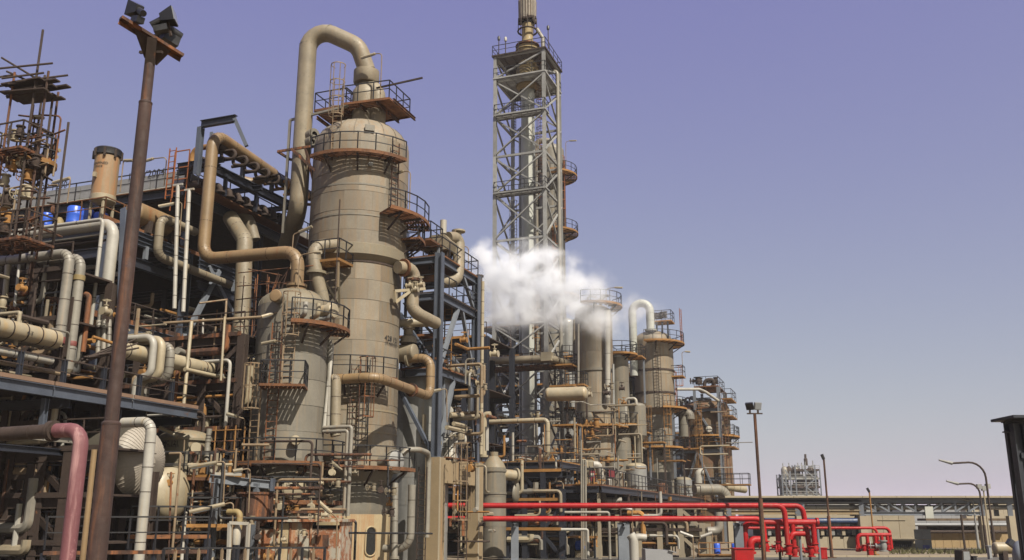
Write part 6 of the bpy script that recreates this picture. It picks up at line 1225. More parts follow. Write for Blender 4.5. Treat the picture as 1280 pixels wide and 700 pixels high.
# ------------------------------------------------------------------ tank right of the portal, pump deck and drums
gc = Vector((at(617, 640, 66).x, 66, 0)); gr = .86; zg_ = lambda py: slide(gc, Z, py=py).z
t = thing('cone_top_tank', 'grey upright tank with dusty cone top right of the concrete portal', 'tank', gc); courses(t, gc, gr, .2, zg_(585), 1.9, CLADG, npan=4)
MB().lathe(Vector((gc.x, gc.y, zg_(585))), [(gr - .02, 0), (gr * .8, .35), (.3, .8), (.3, 1.1), (0, 1.1)], 30).build('cone_top', CLADW, t); ring(t, gc, zg_(590), gr, .06, .12, CLADG); ring(t, gc, zg_(618), gr, .06, .12, CLADG)
pipe('beige pipe from the cone top tank rising to a hooked top', CREAM, .22, path((604.5, 572, 65.6), 'z:518.5', 'v:613'), bend=.35, seg=14, fl=(0,))
pipe('stout cream side pipe leaving the cone top tank to the right', CREAM, .38, [at(628, 593, 66), at(646, 595, 66.6)], fl=(1,)); MB().tube([at(629, 612, 65.6), at(642, 614, 65.6)], .12, 8)
pipe('thin beige pipe forming a goal shape before the foot of the flare tower', CREAM, .19, path((612, 527.5, 74), 'v:684.5', 'z:571', 'v:669.5', 'z:600'), bend=.35, joints=2)
t = thing('disc_head', 'grey dished disc leaning behind the red pipes near the cone top tank', 'disc', at(645, 616, 67)); MB().lathe(at(645, 616, 67), dome(.75, .3), 24, (V - Z * .1).normalized()).build('dish', CLADG, t)
pd1, pd2 = at(601, 451, 85.5), at(688, 448, 83.6)
pd = pipe('long beige pipe crossing the front of the flare tower on its own deck', BEIGE, .36, [pd1 - V * 3, pd2, pd2 + V * 1.2 + U * 4 - Z * .2], bend=.5, seg=14, joints=2.2); MB().box(pd2 + Z * .15 - V * .3, 1.0, .8, .8, V).build('valve_box', CREAM, pd, flat=True)
pipe('second beige pipe turning back at the right of the flare tower deck', BEIGE, .3, [at(688, 452, 85), at(719, 463, 88.5), at(720, 400, 90)], bend=.5, joints=2.2)
t = thing('pipe_deck', 'rusty pipe deck across the front of the flare tower', 'deck', at(645, 460, 84.5)); q = at(601, 460, 86); polyplat(t, [q - V * 2, q + V * 6.6, q + V * 6.6 + U * 2.5, q - V * 2 + U * 2.5], q.z, fl=RUST, rl=RUSTD)
for k in range(7): MB().bar(q + V * (k * 1.0) + Z * .1, q + V * (k * 1.0) + Z * 1.2, .25).build('support', RUSTD, t, flat=True)
ch = at(690, 493, 78); hvessel('cream_drum', 'cream horizontal drum with rounded right end before the steam covered column', ch - V * .3, V + U * .12, 3.0, .58, CREAM, bulge=.6, cat='drum'); t = thing('drum_deck', 'orange walkway above the cream horizontal drum', 'walkway', ch); q = ch + U * 1.4; polyplat(t, [q - V * .5 - U * .5 + Z * .9, q + V * 1.6 - U * .5 + Z * .9, q + V * 1.6 + U * .7 + Z * .9, q - V * .5 + U * .7 + Z * .9], fl=OCHRE, sp=.8)
# deck at the foot of the tower and elevated drum deck running away to the right
def deckline(px0, py0, Y0, length, dep, name, lb, fl, rl, zt=None, npost=6, post=None, beam=BLUED, cat='deck', pw=.3, nd=3):
    a = at(px0, py0, Y0); t = thing(name, lb, cat, Vector((a.x, a.y, 0)))
    b = a + U * length; 
    n = max(1, int(length / 5))
    for k in range(n): polyplat(t, [a + U * (length * k / n + .01), a + U * (length * (k + 1) / n - .01), a + U * (length * (k + 1) / n - .01) - V * dep, a + U * (length * k / n + .01) - V * dep], a.z, .12, fl=fl, rails=False, name='floor_plate')
    MB().ibeam(a - Z * .35, b - Z * .35, .45, .25, .04).build('edge_beam', beam, t, flat=True); MB().ibeam(a - V * .2 - Z * .35, a - V * dep - Z * .35, .45, .25, .04).build('edge_beam', beam, t, flat=True)
    r = MB().rail([a, b], sp=1.3); r.rail([a, a - V * dep], sp=1.3); r.build('railing', rl, t, flat=True)
    for k in range(npost + 1):
        q = a + U * (length * k / npost + .3) - V * .3
        for j in range(nd): p = q - V * (dep - .7) * j / max(1, nd - 1); MB().ibeam(Vector((p.x, p.y, 0)), p - Z * .6, pw, pw, .04, U).build('column', post or BLUE, t, flat=True)
        MB().ibeam(q - Z * .8, q - V * (dep - .6) - Z * .8, .35, .2, .03).build('cross_beam', beam, t, flat=True)
        if k % 2 == 0: MB().bar(q - Z * .6, q - V * 1.8 - Z * 2.2, .18).build('brace', beam, t, flat=True)
    return t, a
DK1, a1 = deckline(700, 575, 68, 7, 14, 'drum_deck', 'blue grey deck with ochre edge at the foot of the flare tower', OCHRE, RAILB, npost=2, post=BLUEL)
DK2, a2 = deckline(752, 605, 66, 46, 15, 'drum_deck', 'long elevated deck carrying drums behind the red pipes', ORANGE, RAILB, npost=9, post=CONCL, pw=.2, nd=2)
z2 = a2.z
def drumv(px, pyt, pyb, Y, rpx, m2, lb, hd='dome', hm=None, name='drum'):
    c = Vector((at(px, pyb, Y).x, Y, z2)); k = mpp(c) * rpx; zt_ = slide(c, Z, py=pyt).z; t = thing(name, lb, 'drum', c)
    courses(t, c, k, z2, zt_, max(1.0, (zt_ - z2) / 2), m2, seg=28); 
    if hd == 'dome': head(t, c, zt_, k - .02, k * .35, hm or m2)
    else: MB().lathe(Vector((c.x, c.y, zt_)), [(k + .05, 0), (k + .05, .1), (0, .4)], 28).build('lid', hm or m2, t)
    return t, c, k, zt_
drumv(737, 578, 603, 79, 8.5, CLADW, 'beige round topped drum at the near end of the elevated deck'); t, c, k, zz = drumv(769, 577, 604, 82, 12, CLADG, 'wide grey drum with yellow lid on the elevated deck', 'lid', YELLOW)
t, c, k, zz = drumv(796, 583, 606, 86, 13, SILVER, 'white jacketed drum with pale domed top on the elevated deck', hm=CREAM)
t, c, k, zz = drumv(854, 600, 617, 101, 11.5, SILVER, 'white jacketed drum at the far end of the elevated deck', hm=CLADW); drumv(828, 606, 614, 94, 7, RUST, 'low rusty drum between the two white jacketed drums')
drumv(762, 600, 612, 77, 4, WHITE, 'small white pot beside the wide grey drum'); pipe('white elbow pipe between the beige and grey drums', WHITE, .3, [at(742, 581, 78), at(748, 581, 78), at(751, 598, 78.5)], bend=.5)
pipe('cream short elbow standing before the brown vessel', WHITE, .42, [at(873, 604, 104), at(873, 591, 104), at(879, 590, 104)], bend=.5)
s0 = at(765, 592, 75.5); t = thing('warning_sign', 'small red sign plate on the elevated deck by the grey drum', 'sign', s0 - Z * 1); MB().box(s0, .5, .04, .6).build('plate', mat('faded_sign_red', (.3, .03, .04), rough=.5, bump=0), t, flat=True); MB().bar(s0 - Z * .3, Vector((s0.x, s0.y, z2)), .05).build('post', RUSTD, t, flat=True)
s0 = at(740.5, 595, 74.5); t = thing('notice_board', 'small dark red and white notice under the beige drum', 'sign', s0 - Z * 1); MB().box(s0, .42, .04, .8).build('plate', bpy.data.materials['faded_sign_red'], t, flat=True); MB().box(s0 + Z * .1 - Vector((0, .03, 0)), .25, .02, .25).build('white_field', WHITE, t, flat=True); MB().bar(s0 - Z * .4, s0 - Z * 1.2, .05).build('post', RUSTD, t, flat=True)
pipe('grey pipe stepping down below the elevated deck', GREYP, .25, path((704, 610.5, 71), 'x:753', 'z:626', 'x:777'), bend=.4, joints=2); pipe('pale thin pipe frame under the long red pipes', GREYP, .1, path((700, 640.5, 66), 'x:761', 'z:700'), bend=.15); pipe('white thin pipe frame low under the red pipes', WHITE, .1, path((701, 662, 65), 'x:734.5', 'z:698'), bend=.12)
for i, px in enumerate((726.5, 729, 732)): pipe(('left', 'middle', 'right')[i] + 'most of three thin pale upright pipes before the elevated deck' if i != 1 else 'middle of three thin pale upright pipes before the elevated deck', GREYP, .07, [at(px, 550 if i == 0 else 575, 66), at(px + .5, 700, 66)])
# yellowish supports, ladders and grating low under the tower
for i, px in enumerate((741, 749.5)): pipe(('left of two cream posts behind the red pipes', 'right of two cream posts behind the red pipes')[i], CREAM, .3, [at(px, 614, 74), Vector((at(px, 650, 74).x, 74, 0))])
t = thing('stair_tower', 'ochre ladder tower behind the red pipes near the flare tower foot', 'ladder', Vector((at(678, 650, 72).x, 72, 0))); c = WL[t.name]
ladder(t, c, at(0, 600, 72).z, -U, w=.9, m=OCHRE, cm=OCHRE, cage=False); MB().ibeam(c + V * 1.1, c + V * 1.1 + Z * at(0, 592, 72).z, .4, .4, .04).build('post', OCHRE, t, flat=True); q = Vector((c.x, c.y, at(0, 610, 72).z)); polyplat(t, [q - V * 2.0, q + V * 1.4, q + V * 1.4 + U * 1.2, q - V * 2 + U * 1.2], fl=OCHRE, sp=.8, rl=OCHRE)
wp = thing('added_shade_wall', 'added wall coloured dark as shade under the elevated deck', 'wall', a2 - V * 8)  # added wall blocking the sky, dark colour in place of shade
for k in range(9): MB().box(a2 - V * 14.4 + U * (k * 4.6 - 2) - Z * (z2 / 2 + .3), 4.55, .3, z2 - .8, U).build('wall_panel', SHADEW, wp, flat=True)
for k in range(6): MB().box(at(600, 650, 76) * 1.0 + V * (-6 + k * 3.0) + U * (26) + Z * 0.0, 2.95, .3, 9.5, V).build('wall_panel', SHADEW, wp, flat=True)
cb = MB()
for k in range(7):
    q = a2 + U * (4 + k * 5.2) - V * 2.5; q.z = 0; t = thing('pump', 'horizontal pump with motor under the elevated deck', 'pump', q, 'pumps in a row under the elevated deck')
    MB().box(q + Z * .2, 1.6, .8, .4, V).build('plinth', CONCL, t, flat=True); MB().lathe(q - V * .6 + Z * .8, [(.3, 0), (.35, .05), (.35, .7), (.2, .75), (.1, 1.2)], 14, V).build('motor', (BARREL, GREYP, RUSTD)[k % 3], t); MB().lathe(q + V * .5 + Z * .8, [(.0, 0), (.4, .02), (.4, .3), (0, .32)], 16, V).build('casing', RUSTD, t)
    MB().tube([q + V * .65 + Z * .8, q + V * .65 + Z * 2.2, q + V * .65 - V * 2 + Z * 2.3], .14, 10, .3).build('discharge_pipe', CREAM, t)
for k in range(16):
    a = a2 + U * (1.5 + k * 2.6) - V * random.uniform(.8, 3); tag(MB().tube([Vector((a.x, a.y, 0)), a - Z * .5], random.choice((.1, .13, .2)), 9).build('standpipe', random.choice((CREAM, CREAM, OCHRE, GREYP))), 'cream upright standpipe under the elevated deck', 'pipe', 'upright standpipes under the elevated deck')
for i, (x0, y0, x1, y1) in enumerate(((850, 665, 866, 671), (876, 671, 890, 666), (769, 633, 790, 637))):
    a, b = at(x0, y0, 67), at(x1, y1, 67); t = thing('strip_lamp', ('pale strip lamp tilting down right under the elevated deck', 'pale strip lamp tilting up right under the elevated deck', 'long pale strip lamp just under the upper red pipe')[i], 'lamp', a); MB().tube([a, b], .1, 8).build('lamp_head', WHITE, t); p = b if i != 1 else b; MB().tube([p, Vector((p.x, p.y, 0))], .045, 6).build('pole', RAILC, t)
pipe('white forked pipe standing right of the widest blue grey post', WHITE, .3, [at(788, 668, 61), at(792, 674, 61), at(793, 700, 61)], bend=.4); pipe('white bent branch of the forked pipe', WHITE, .22, [at(793, 676, 61), at(796, 671, 61), at(808, 672, 61)], bend=.4)
pipe('grey pipe bending down left of the last blue grey post', GREYP, .3, path((898, 640, 68), 'z:664', 'x:884'), bend=.6); pipe('thick grey pipe turning down at the far right end of the elevated deck', CLADG, .55, [at(868, 612, 96), at(905, 612, 97), at(913, 640, 97)], bend=1.0, joints=1.5); pipe('cream pipe bundle end at the far right of the elevated deck', CREAM, .4, [at(905, 608, 103), at(931, 612, 105)], joints=2)
c = at(906, 684, 68); t = thing('drum_rack', 'two small blue drums standing in an ochre rack near the last blue grey post', 'rack', Vector((c.x, 66, 0)))
for dx in (-.9, 0.3): MB().lathe(Vector((c.x + dx, 66.3, .36)), [(.24, 0), (.24, .62), (.2, .68), (0, .69)], 14).build('drum', BARREL, t)
MB().box(Vector((c.x - .5, 66, .25)), 3.6, .9, .2).build('base', OCHRE, t, flat=True); MB().rail([Vector((c.x - 2.3, 65.6, .3)), Vector((c.x + 1.4, 65.6, .3))], h=.8, sp=.8).build('rail', OCHRE, t, flat=True)
# ------------------------------------------------------------------ dense small pipework inside the racks
RELAB = []
PM = (CREAM, BEIGE, RAILC, RUSTD, GREYP, WHITE, RUST, OCHRE)
def tangle(n, O, A, B, la, lb, z0, z1, label, group, rr=(.04, .12), mats=PM, seg=7, mx=3.2):
    for i in range(n):
        p = O + A * random.uniform(0, la) + B * random.uniform(0, lb) + Z * random.uniform(z0, z1); pts = [p]; last = None
        for k in range(random.randint(1, 3)):
            ch = [x for x in 'abz' if x != last]; last = random.choice(ch)
            q = pts[-1]; ra, rb = (q - O).dot(A), (q - O).dot(B)
            if last == 'a': q = q + A * (random.uniform(.15, .95) * la - ra)
            elif last == 'b': q = q + B * (random.uniform(0, 1) * lb - rb)
            else: q = Vector((q.x, q.y, O.z + random.uniform(z0, z1)))
            if (q - pts[-1]).length > mx: q = pts[-1] + (q - pts[-1]).normalized() * random.uniform(.4, 1) * mx
            if (q - pts[-1]).length > .3: pts.append(q)
        if len(pts) < 2: pts.append(pts[0] + A * la * .4)
        mm = random.choice(mats); rad = random.uniform(*rr); o = tag(MB().tube(pts, rad, seg, .2).build('thin_pipe', mm), label, 'pipe', group)
        RELAB.append((o, sum(pts, Vector()) / len(pts), ('slim' if rad < sum(rr) / 2 else 'thicker'), mm, ('upright' if len(pts) == 2 and last == 'z' else 'level' if len(pts) == 2 else 'bent') + ' pipe'))
def valves(n, O, A, B, la, lb, z0, z1, label, group, rr=(.07, .14), mats=(CREAM, RUSTD, OCHRE, BEIGE)):
    for i in range(n):
        p = O + A * random.uniform(0, la) + B * random.uniform(0, lb) + Z * random.uniform(z0, z1); d = random.choice((A, Z, B)); rad = random.uniform(*rr); mm = random.choice(mats)
        RELAB.append((valve(label, p, d, rad, mm, group=group), p, 'small' if rad < sum(rr) / 2 else 'large', mm, ('upright' if d is Z else 'level') + ' valve'))
tangle(50, nq(-4, .4, zN), U, -V, 14, 5, .1, 4.4, 'thin pipe among the valves of the near pipe rack', 'thin pipes of the near rack', mx=1.9); valves(44, nq(-3, .6, zN), U, -V, 13, 4, .4, 3.8, 'valve among the thin pipes of the near pipe rack', 'valves of the near rack')
tangle(24, mq(1, .3, zBk), U, -V, 20, 4, .1, 3.2, 'thin pipe on the intermediate deck of the left structure', 'thin pipes of the intermediate deck', mx=2.2); valves(22, mq(1, .3, zBk), U, -V, 16, 3, .3, 1.6, 'valve on the intermediate deck of the left structure', 'valves of the intermediate deck')
tangle(36, mq(1, -1.5, 0), U, V, 11, 5, 5, zBk - .5, 'thin pipe in the dark space below the intermediate deck', 'thin pipes below the intermediate deck', mats=(RAILC, RUSTD, CREAM, RUST, GREYP)); valves(26, mq(1, -1, 0), U, V, 10, 4, 5, 10.5, 'valve in the dark space below the intermediate deck', 'valves below the intermediate deck')
O = Vector((*at(200, 650, 40.5).xy, 0)); tangle(34, O, XA, Vector((0, 1, 0)), 7.5, 4, .4, 6.4, 'thin rusty pipe among the drums on the lower left', 'thin pipes among the lower drums', rr=(.025, .07), mats=(RUSTD, RAILC, RUST, CREAM, RAILB)); valves(24, O, XA, Vector((0, 1, 0)), 7, 3, .5, 5.5, 'valve among the drums on the lower left', 'valves among the lower drums', rr=(.05, .1))
tangle(8, nq(-5, 0, 0), U, -V, 16, 4, 2, zN - 1, 'thin pipe in the shade under the near pipe rack', 'thin pipes under the near rack', mats=(RUSTD, GREYP, RUST))
O = Vector((*at(340, 650, 43.5).xy, 2.6)); tangle(14, O, XA, Vector((0, 1, 0)), 6, 1.2, .8, 3, 'thin pipe round the base of the shorter front column', 'thin pipes round the front column base', rr=(.03, .07), mats=(RUSTD, RAILC, RUST, RAILB)); valves(12, O, XA, Vector((0, 1, 0)), 5.5, 1, .2, 2.5, 'valve round the base of the shorter front column', 'valves round the front column base', rr=(.06, .1))
O = Vector((*at(500, 650, 55).xy, 0)); tangle(18, O, V, U, 5, 4, 3, 13, 'thin pipe between the great column and the blue grey frame', 'thin pipes beside the blue grey frame', rr=(.05, .15)); valves(14, O, V, U, 5, 3, 4, 13, 'valve between the great column and the blue grey frame', 'valves beside the blue grey frame')
O = Vector((*at(548, 650, 58.5).xy, 0)); tangle(8, O, V, U, 3, 3, .3, 5.5, 'thin pipe behind the concrete portal', 'thin pipes behind the concrete portal', rr=(.05, .14)); valves(8, O, V, U, 3, 2, .5, 4, 'valve behind the concrete portal', 'valves behind the concrete portal')
O = Vector((*at(622, 650, 74).xy, 0)); tangle(34, O, V, U, 9, 9, .3, 11, 'thin pipe at the foot of the flare tower', 'thin pipes at the flare tower foot', rr=(.03, .1), mats=PM + (OCHRE, GREYP)); valves(20, O, V, U, 9, 6, .5, 11, 'valve at the foot of the flare tower', 'valves at the flare tower foot', rr=(.1, .2))
O = Vector((*at(700, 650, 79).xy, 5)); tangle(26, O, V, U, 7, 8, .3, 8, 'thin pipe round the steam covered column', 'thin pipes round the steam covered column', rr=(.03, .09), mats=PM + (OCHRE, OCHRE)); valves(16, O, V, U, 7, 6, .5, 9, 'valve round the steam covered column', 'valves round the steam covered column', rr=(.1, .2))
O = a2 - V * 9 + Z * .2; tangle(30, O, U, V, 34, 7, .1, 4.5, 'thin pipe among the drums of the elevated deck', 'thin pipes of the elevated deck', rr=(.03, .1), mats=PM + (OCHRE,)); valves(26, O, U, V, 34, 6, .3, 2.2, 'valve among the drums of the elevated deck', 'valves of the elevated deck', rr=(.1, .2))
O = Vector((a2.x, a2.y, 0)) - V * 6; tangle(14, O, U, V, 36, 5, .3, 4.4, 'thin pipe below the elevated deck', 'thin pipes below the elevated deck', rr=(.06, .16)); valves(14, O, U, V, 34, 5, .4, 2.5, 'valve below the elevated deck', 'valves below the elevated deck', rr=(.1, .2))
O = Vector((*at(846, 650, 100).xy, 5.5)); tangle(8, O, V, U, 7, 6, .3, 9, 'thin pipe between the stout column and the brown vessel', 'thin pipes before the brown vessel', rr=(.04, .1), mats=PM + (OCHRE,))
# extra ochre walkways stacked between the columns
for i, (px, py, Y, w, d, lb) in enumerate(((700, 455, 84, 2.2, 2, 'ochre landing right of the flare tower pipe deck'), (706, 530, 80, 2.2, 1.6, 'ochre landing left of the steam covered column'), (716, 480, 82, 2, 1.5, 'small ochre landing above the cream horizontal drum'), (783, 445, 90, 3, 2, 'ochre landing at the head of the slim grey column'), (812, 552, 90, 2.6, 1.5, 'ochre landing before the lower part of the stout column'), (796, 540, 90, 2.2, 1.4, 'ochre landing left below the stout column'), (716, 605, 71, 2.4, 1.4, 'ochre landing beside the three thin upright pipes'), (640, 588, 76, 4.4, 2, 'ochre landing across the foot of the flare tower'), (668, 613, 73, 3.6, 1.6, 'ochre landing under the goal shaped pipe'), (715, 670, 67, 3, 1.2, 'orange step low under the red pipes'), (835, 575, 98, 3, 2, 'ochre landing right of the stout column foot'), (862, 560, 104, 2.4, 1.8, 'ochre landing before the frame of the brown vessel'), (915, 605, 100, 3.5, 2, 'ochre landing at the far right end of the elevated deck'), (520, 448, 54.4, 2.6, 1.8, 'ochre landing beside the beige drum right of the great column'), (520, 418, 55, 2.4, 1.6, 'dark landing under the crooked stout pipe'), (516, 300, 54.6, 2.4, 1.8, 'ochre landing between the great column and the beige hood'))):
    q = at(px, py, Y); t = thing('landing', lb, 'landing', q); polyplat(t, [q - V * w / 2, q + V * w / 2, q + V * w / 2 + U * d, q - V * w / 2 + U * d], q.z, fl=OCHRE if Y > 60 else ORANGE, sp=.9)
    for s in (-.45, .45): p = q + V * w * s + U * d * .8; MB().bar(p - Z * .14, Vector((p.x, p.y, max(0, p.z - 4.5))), .15).build('prop', BLUEL if i % 2 else RUSTD, t, flat=True)
# ------------------------------------------------------------------ process blocks farther back
def rackblock(label, px0, px1, Y, pytop, dep, nlev, m=BLUED, nv=8, npi=20, nb=4, toe=None):
    a = at(px0, 650, Y); a.z = 0; b = slide(a, V, px=px1); W_ = (b - a).length; zt_ = slide(b, Z, py=pytop).z; t = thing('process_block', label, 'structure', a + V * W_ / 2)
    zs = [zt_ * (k + 1) / nlev for k in range(nlev)]
    for i in range(nb + 1):
        for j in (0, 1): q = a + V * (W_ * i / nb) + U * (dep * j); MB().ibeam(q, q + Z * (zt_ - (random.uniform(0, 1.5) if i % 2 else 0)), .4, .4, .05, U).build('column', m, t, flat=True)
    for z in zs:
        for j in (0, 1): q = a + U * (dep * j) + Z * (z - .25); MB().ibeam(q, q + V * W_, .45, .3, .04).build('beam', m, t, flat=True)
        for k in range(nb): q = a + V * (W_ * k / nb + .03) + Z * (z - .02); MB().prism([q, q + V * (W_ / nb - .06), q + V * (W_ / nb - .06) + U * dep, q + U * dep], Z * .08).build('deck_plate', RUSTD, t, flat=True)
        MB().rail([a + Z * (z + .06), b + Z * (z + .06)], sp=1.4).build('railing', RAILB if z < zt_ - 1 else RUSTD, t, flat=True); MB().bar(a - U * .2 + Z * (z + .02), b - U * .2 + Z * (z + .02), .05, .2).build('toe_board', toe or OCHRE, t, flat=True)
    for k in range(nlev * 2):
        i = random.randrange(nb); z = zs[k % nlev]; q = a + V * (W_ * i / nb); r_ = a + V * (W_ * (i + 1) / nb); z0 = z - zt_ / nlev
        MB().bar(*((q + Z * z0, r_ + Z * (z - .4)) if random.random() < .5 else (r_ + Z * z0, q + Z * (z - .4))), .22).build('brace', m, t, flat=True)
    for k in range(nv):
        q = a + V * random.uniform(1, W_ - 1) + U * random.uniform(1.2, dep - 1) + Z * (random.choice([0] + zs[:-1]) + .08); r_ = random.uniform(.5, 1.1); h = min(zt_ / nlev - .8, random.uniform(1.6, 3))
        MB().lathe(q, [(r_ * .8, 0), (r_, .2), (r_, h * .8), (r_ * .7, h * .95), (0, h)], 18).build('drum', random.choice((CLADG, GREYP, SILVER, CLADW, RUSTD)), t)
    for k in range(npi):
        z = random.choice([.5] + zs[:-1]) + random.uniform(.4, zt_ / nlev - .7); q = a + V * random.uniform(0, W_ * .6) + U * random.uniform(-.3, dep * .6) + Z * z; e = q + V * random.uniform(1, W_ * .5); f = e + Z * random.uniform(-2, 2.5)
        MB().tube([q, e, Vector((f.x, f.y, max(.3, f.z)))], random.choice((.045, .07, .07, .12, .2)), 8, .3).build('pipe_run', random.choice(PM), t)
    return t
rackblock('dark process block of stacked decks behind the flare tower', 596, 690, 103, 404, 7, 7, m=BLUED, nv=16, npi=100)
rackblock('shaded process block behind the blue grey frame', 498, 606, 76, 420, 6, 4, m=BLUED, nv=12, npi=36)
rackblock('process block filling the ground behind the steam covered column', 690, 800, 106, 470, 7, 5, m=BLUED, nv=16, npi=90)
rackblock('low process block behind the stout domed column and brown vessel', 800, 905, 122, 540, 6, 3, m=BLUE, nv=12, npi=30)
for i, (x0, x1, yt, Y, m2) in enumerate(((945, 1030, 634, 150, SHEET), (1036, 1120, 629, 170, SILVER), (1128, 1200, 633, 160, SHEET), (1206, 1300, 628, 175, CONCL))):
    wallbox(x0, x1, Y, yt, 12, m2, 'warehouse', ('grey shed seen through the left end of the pipe bridge', 'silver shed seen through the middle of the truss', 'grey shed seen through the right half of the truss', 'pale shed behind the right end of the pipe bridge')[i], 'shed', 6)
rackblock('rusty pipe filled block in the shade right of the tan upright drum', 252, 338, 48.5, 470, 2.6, 5, m=RUSTD, nv=8, npi=80, nb=3)
rackblock('low rusty block of fittings under the ribbed drum', 196, 300, 43.6, 596, 1.6, 2, m=RUSTD, nv=6, npi=60, nb=3)
rackblock('dark block of pipes in the shade behind the pink pipe', -8, 116, 37.6, 560, 2.5, 3, m=RUSTD, nv=0, npi=14, nb=3, toe=RUSTD)  # steel and toe boards coloured dark in place of shade
rackblock('block of fittings and pipes behind the red pipes at the flare tower foot', 634, 704, 67.5, 588, 2.0, 3, m=BLUED, nv=7, npi=60, nb=3)
rackblock('small block of pipes behind the red pipes under the elevated deck', 748, 880, 71.5, 628, 2.5, 2, m=CONCL, nv=6, npi=50, nb=5, toe=RUSTD)
rackblock('crowded valve rack standing on the near pipe rack', -70, 38, 38.6, 336, 2.4, 6, m=RUSTD, nv=6, npi=120, nb=3, toe=RUSTD)
rackblock('crowded pipe rack in the shade below the intermediate deck', 112, 282, 47.6, 418, 2.6, 5, m=RUSTD, nv=8, npi=110, nb=4, toe=RUST)
# weeds along the wall
wd = MB()
for k in range(900):
    p = at(random.uniform(1112, 1245), 690, random.uniform(76, 84)); p.z = 0; h = random.uniform(.08, .4); a = random.uniform(0, 6.28); e = Vector((cos(a), sin(a), 0)) * .05
    wd.add([p - e, p + e, p + e * random.uniform(-2, 2) + Z * h], [(0, 1, 2)])
tag(wd.build('weeds', mat('dry_weeds', (.16, .15, .045), .6, 2, rough=.9, bump=0), flat=True), 'dry weeds along the foot of the far wall', kind='stuff')
# ------------------------------------------------------------------ steam
pipe('dark steam vent pipe behind the far column of the blue grey frame', RUSTD, .3, [Vector((at(596, 650, 80.5).x, 80.5, 0)), slide(Vector((at(596, 650, 80.5).x, 80.5, 0)), Z, py=344)], joints=3, fl=(1,))
sm = bpy.data.materials.new('steam'); sm.use_nodes = True; nt = sm.node_tree; nt.nodes.clear(); N = nt.nodes; L = nt.links
out = N.new('ShaderNodeOutputMaterial'); pv = N.new('ShaderNodeVolumePrincipled'); pv.inputs['Color'].default_value = (.88, .9, .94, 1); pv.inputs['Anisotropy'].default_value = -0.1
SO = at(676, 366, 82)
blobs = [(at(606, 328, 81), (2.2, 2.2, 2.4)), (at(622, 345, 81.5), (3.2, 2.8, 3.2)), (at(652, 352, 82), (4.2, 3.0, 3.4)), (at(636, 384, 82), (3.6, 2.8, 2.8)), (at(690, 352, 82.5), (4.4, 3.0, 2.9)), (at(728, 366, 83), (4.2, 2.8, 2.8)), (at(754, 398, 83), (4.2, 2.4, 2.3)), (at(706, 384, 82.5), (4.2, 2.4, 2.3)), (at(672, 324, 82), (3.0, 2.2, 1.8)), (at(790, 396, 84), (4.0, 2.2, 2.2))]
b = MB()
for c, (rx, ry, rz) in blobs:
    pr = dome(1, 1, 6); o = len(b.v); n = 14; b.lathe(Vector((0, 0, 0)), [(r, -z) for r, z in pr[::-1]][:-1] + pr, n)
    for i in range(o, len(b.v)): v = b.v[i]; b.v[i] = Vector((v.x * rx * 1.5, v.y * ry * 1.45, v.z * rz * 1.5)) + c
st = b.build('steam_cloud', sm, org=SO); tag(st, 'white drifting steam cloud before the flare tower', kind='stuff')
rm = st.modifiers.new('skin', 'REMESH'); rm.mode = 'VOXEL'; rm.voxel_size = .45
tc = N.new('ShaderNodeTexCoord'); n1 = N.new('ShaderNodeTexNoise'); n1.inputs['Scale'].default_value = .42; n1.inputs['Detail'].default_value = 7; n1.inputs['Roughness'].default_value = .6
L.new(tc.outputs['Object'], n1.inputs['Vector'])
dis = N.new('ShaderNodeVectorMath'); dis.operation = 'MULTIPLY_ADD'; dis.inputs[1].default_value = (3.4, 3.4, 3.4); sub = N.new('ShaderNodeVectorMath'); sub.operation = 'SUBTRACT'; sub.inputs[1].default_value = (.5, .5, .5)
L.new(n1.outputs['Color'], sub.inputs[0]); L.new(sub.outputs[0], dis.inputs[0]); L.new(tc.outputs['Object'], dis.inputs[2])
acc = None
for c, rr in blobs:
    m1 = N.new('ShaderNodeVectorMath'); m1.operation = 'SUBTRACT'; m1.inputs[1].default_value = tuple(c - SO); L.new(dis.outputs[0], m1.inputs[0])
    m2 = N.new('ShaderNodeVectorMath'); m2.operation = 'DIVIDE'; m2.inputs[1].default_value = rr; L.new(m1.outputs[0], m2.inputs[0])
    m3 = N.new('ShaderNodeVectorMath'); m3.operation = 'LENGTH'; L.new(m2.outputs[0], m3.inputs[0])
    if acc is None: acc = m3.outputs['Value']
    else:
        mn = N.new('ShaderNodeMath'); mn.operation = 'SMOOTH_MIN'; mn.inputs[2].default_value = .25; L.new(acc, mn.inputs[0]); L.new(m3.outputs['Value'], mn.inputs[1]); acc = mn.outputs[0]
mp = N.new('ShaderNodeMapRange'); mp.interpolation_type = 'SMOOTHSTEP'; mp.inputs[1].default_value = 1.04; mp.inputs[2].default_value = .02; mp.inputs[3].default_value = 0; mp.inputs[4].default_value = 1; L.new(acc, mp.inputs[0])
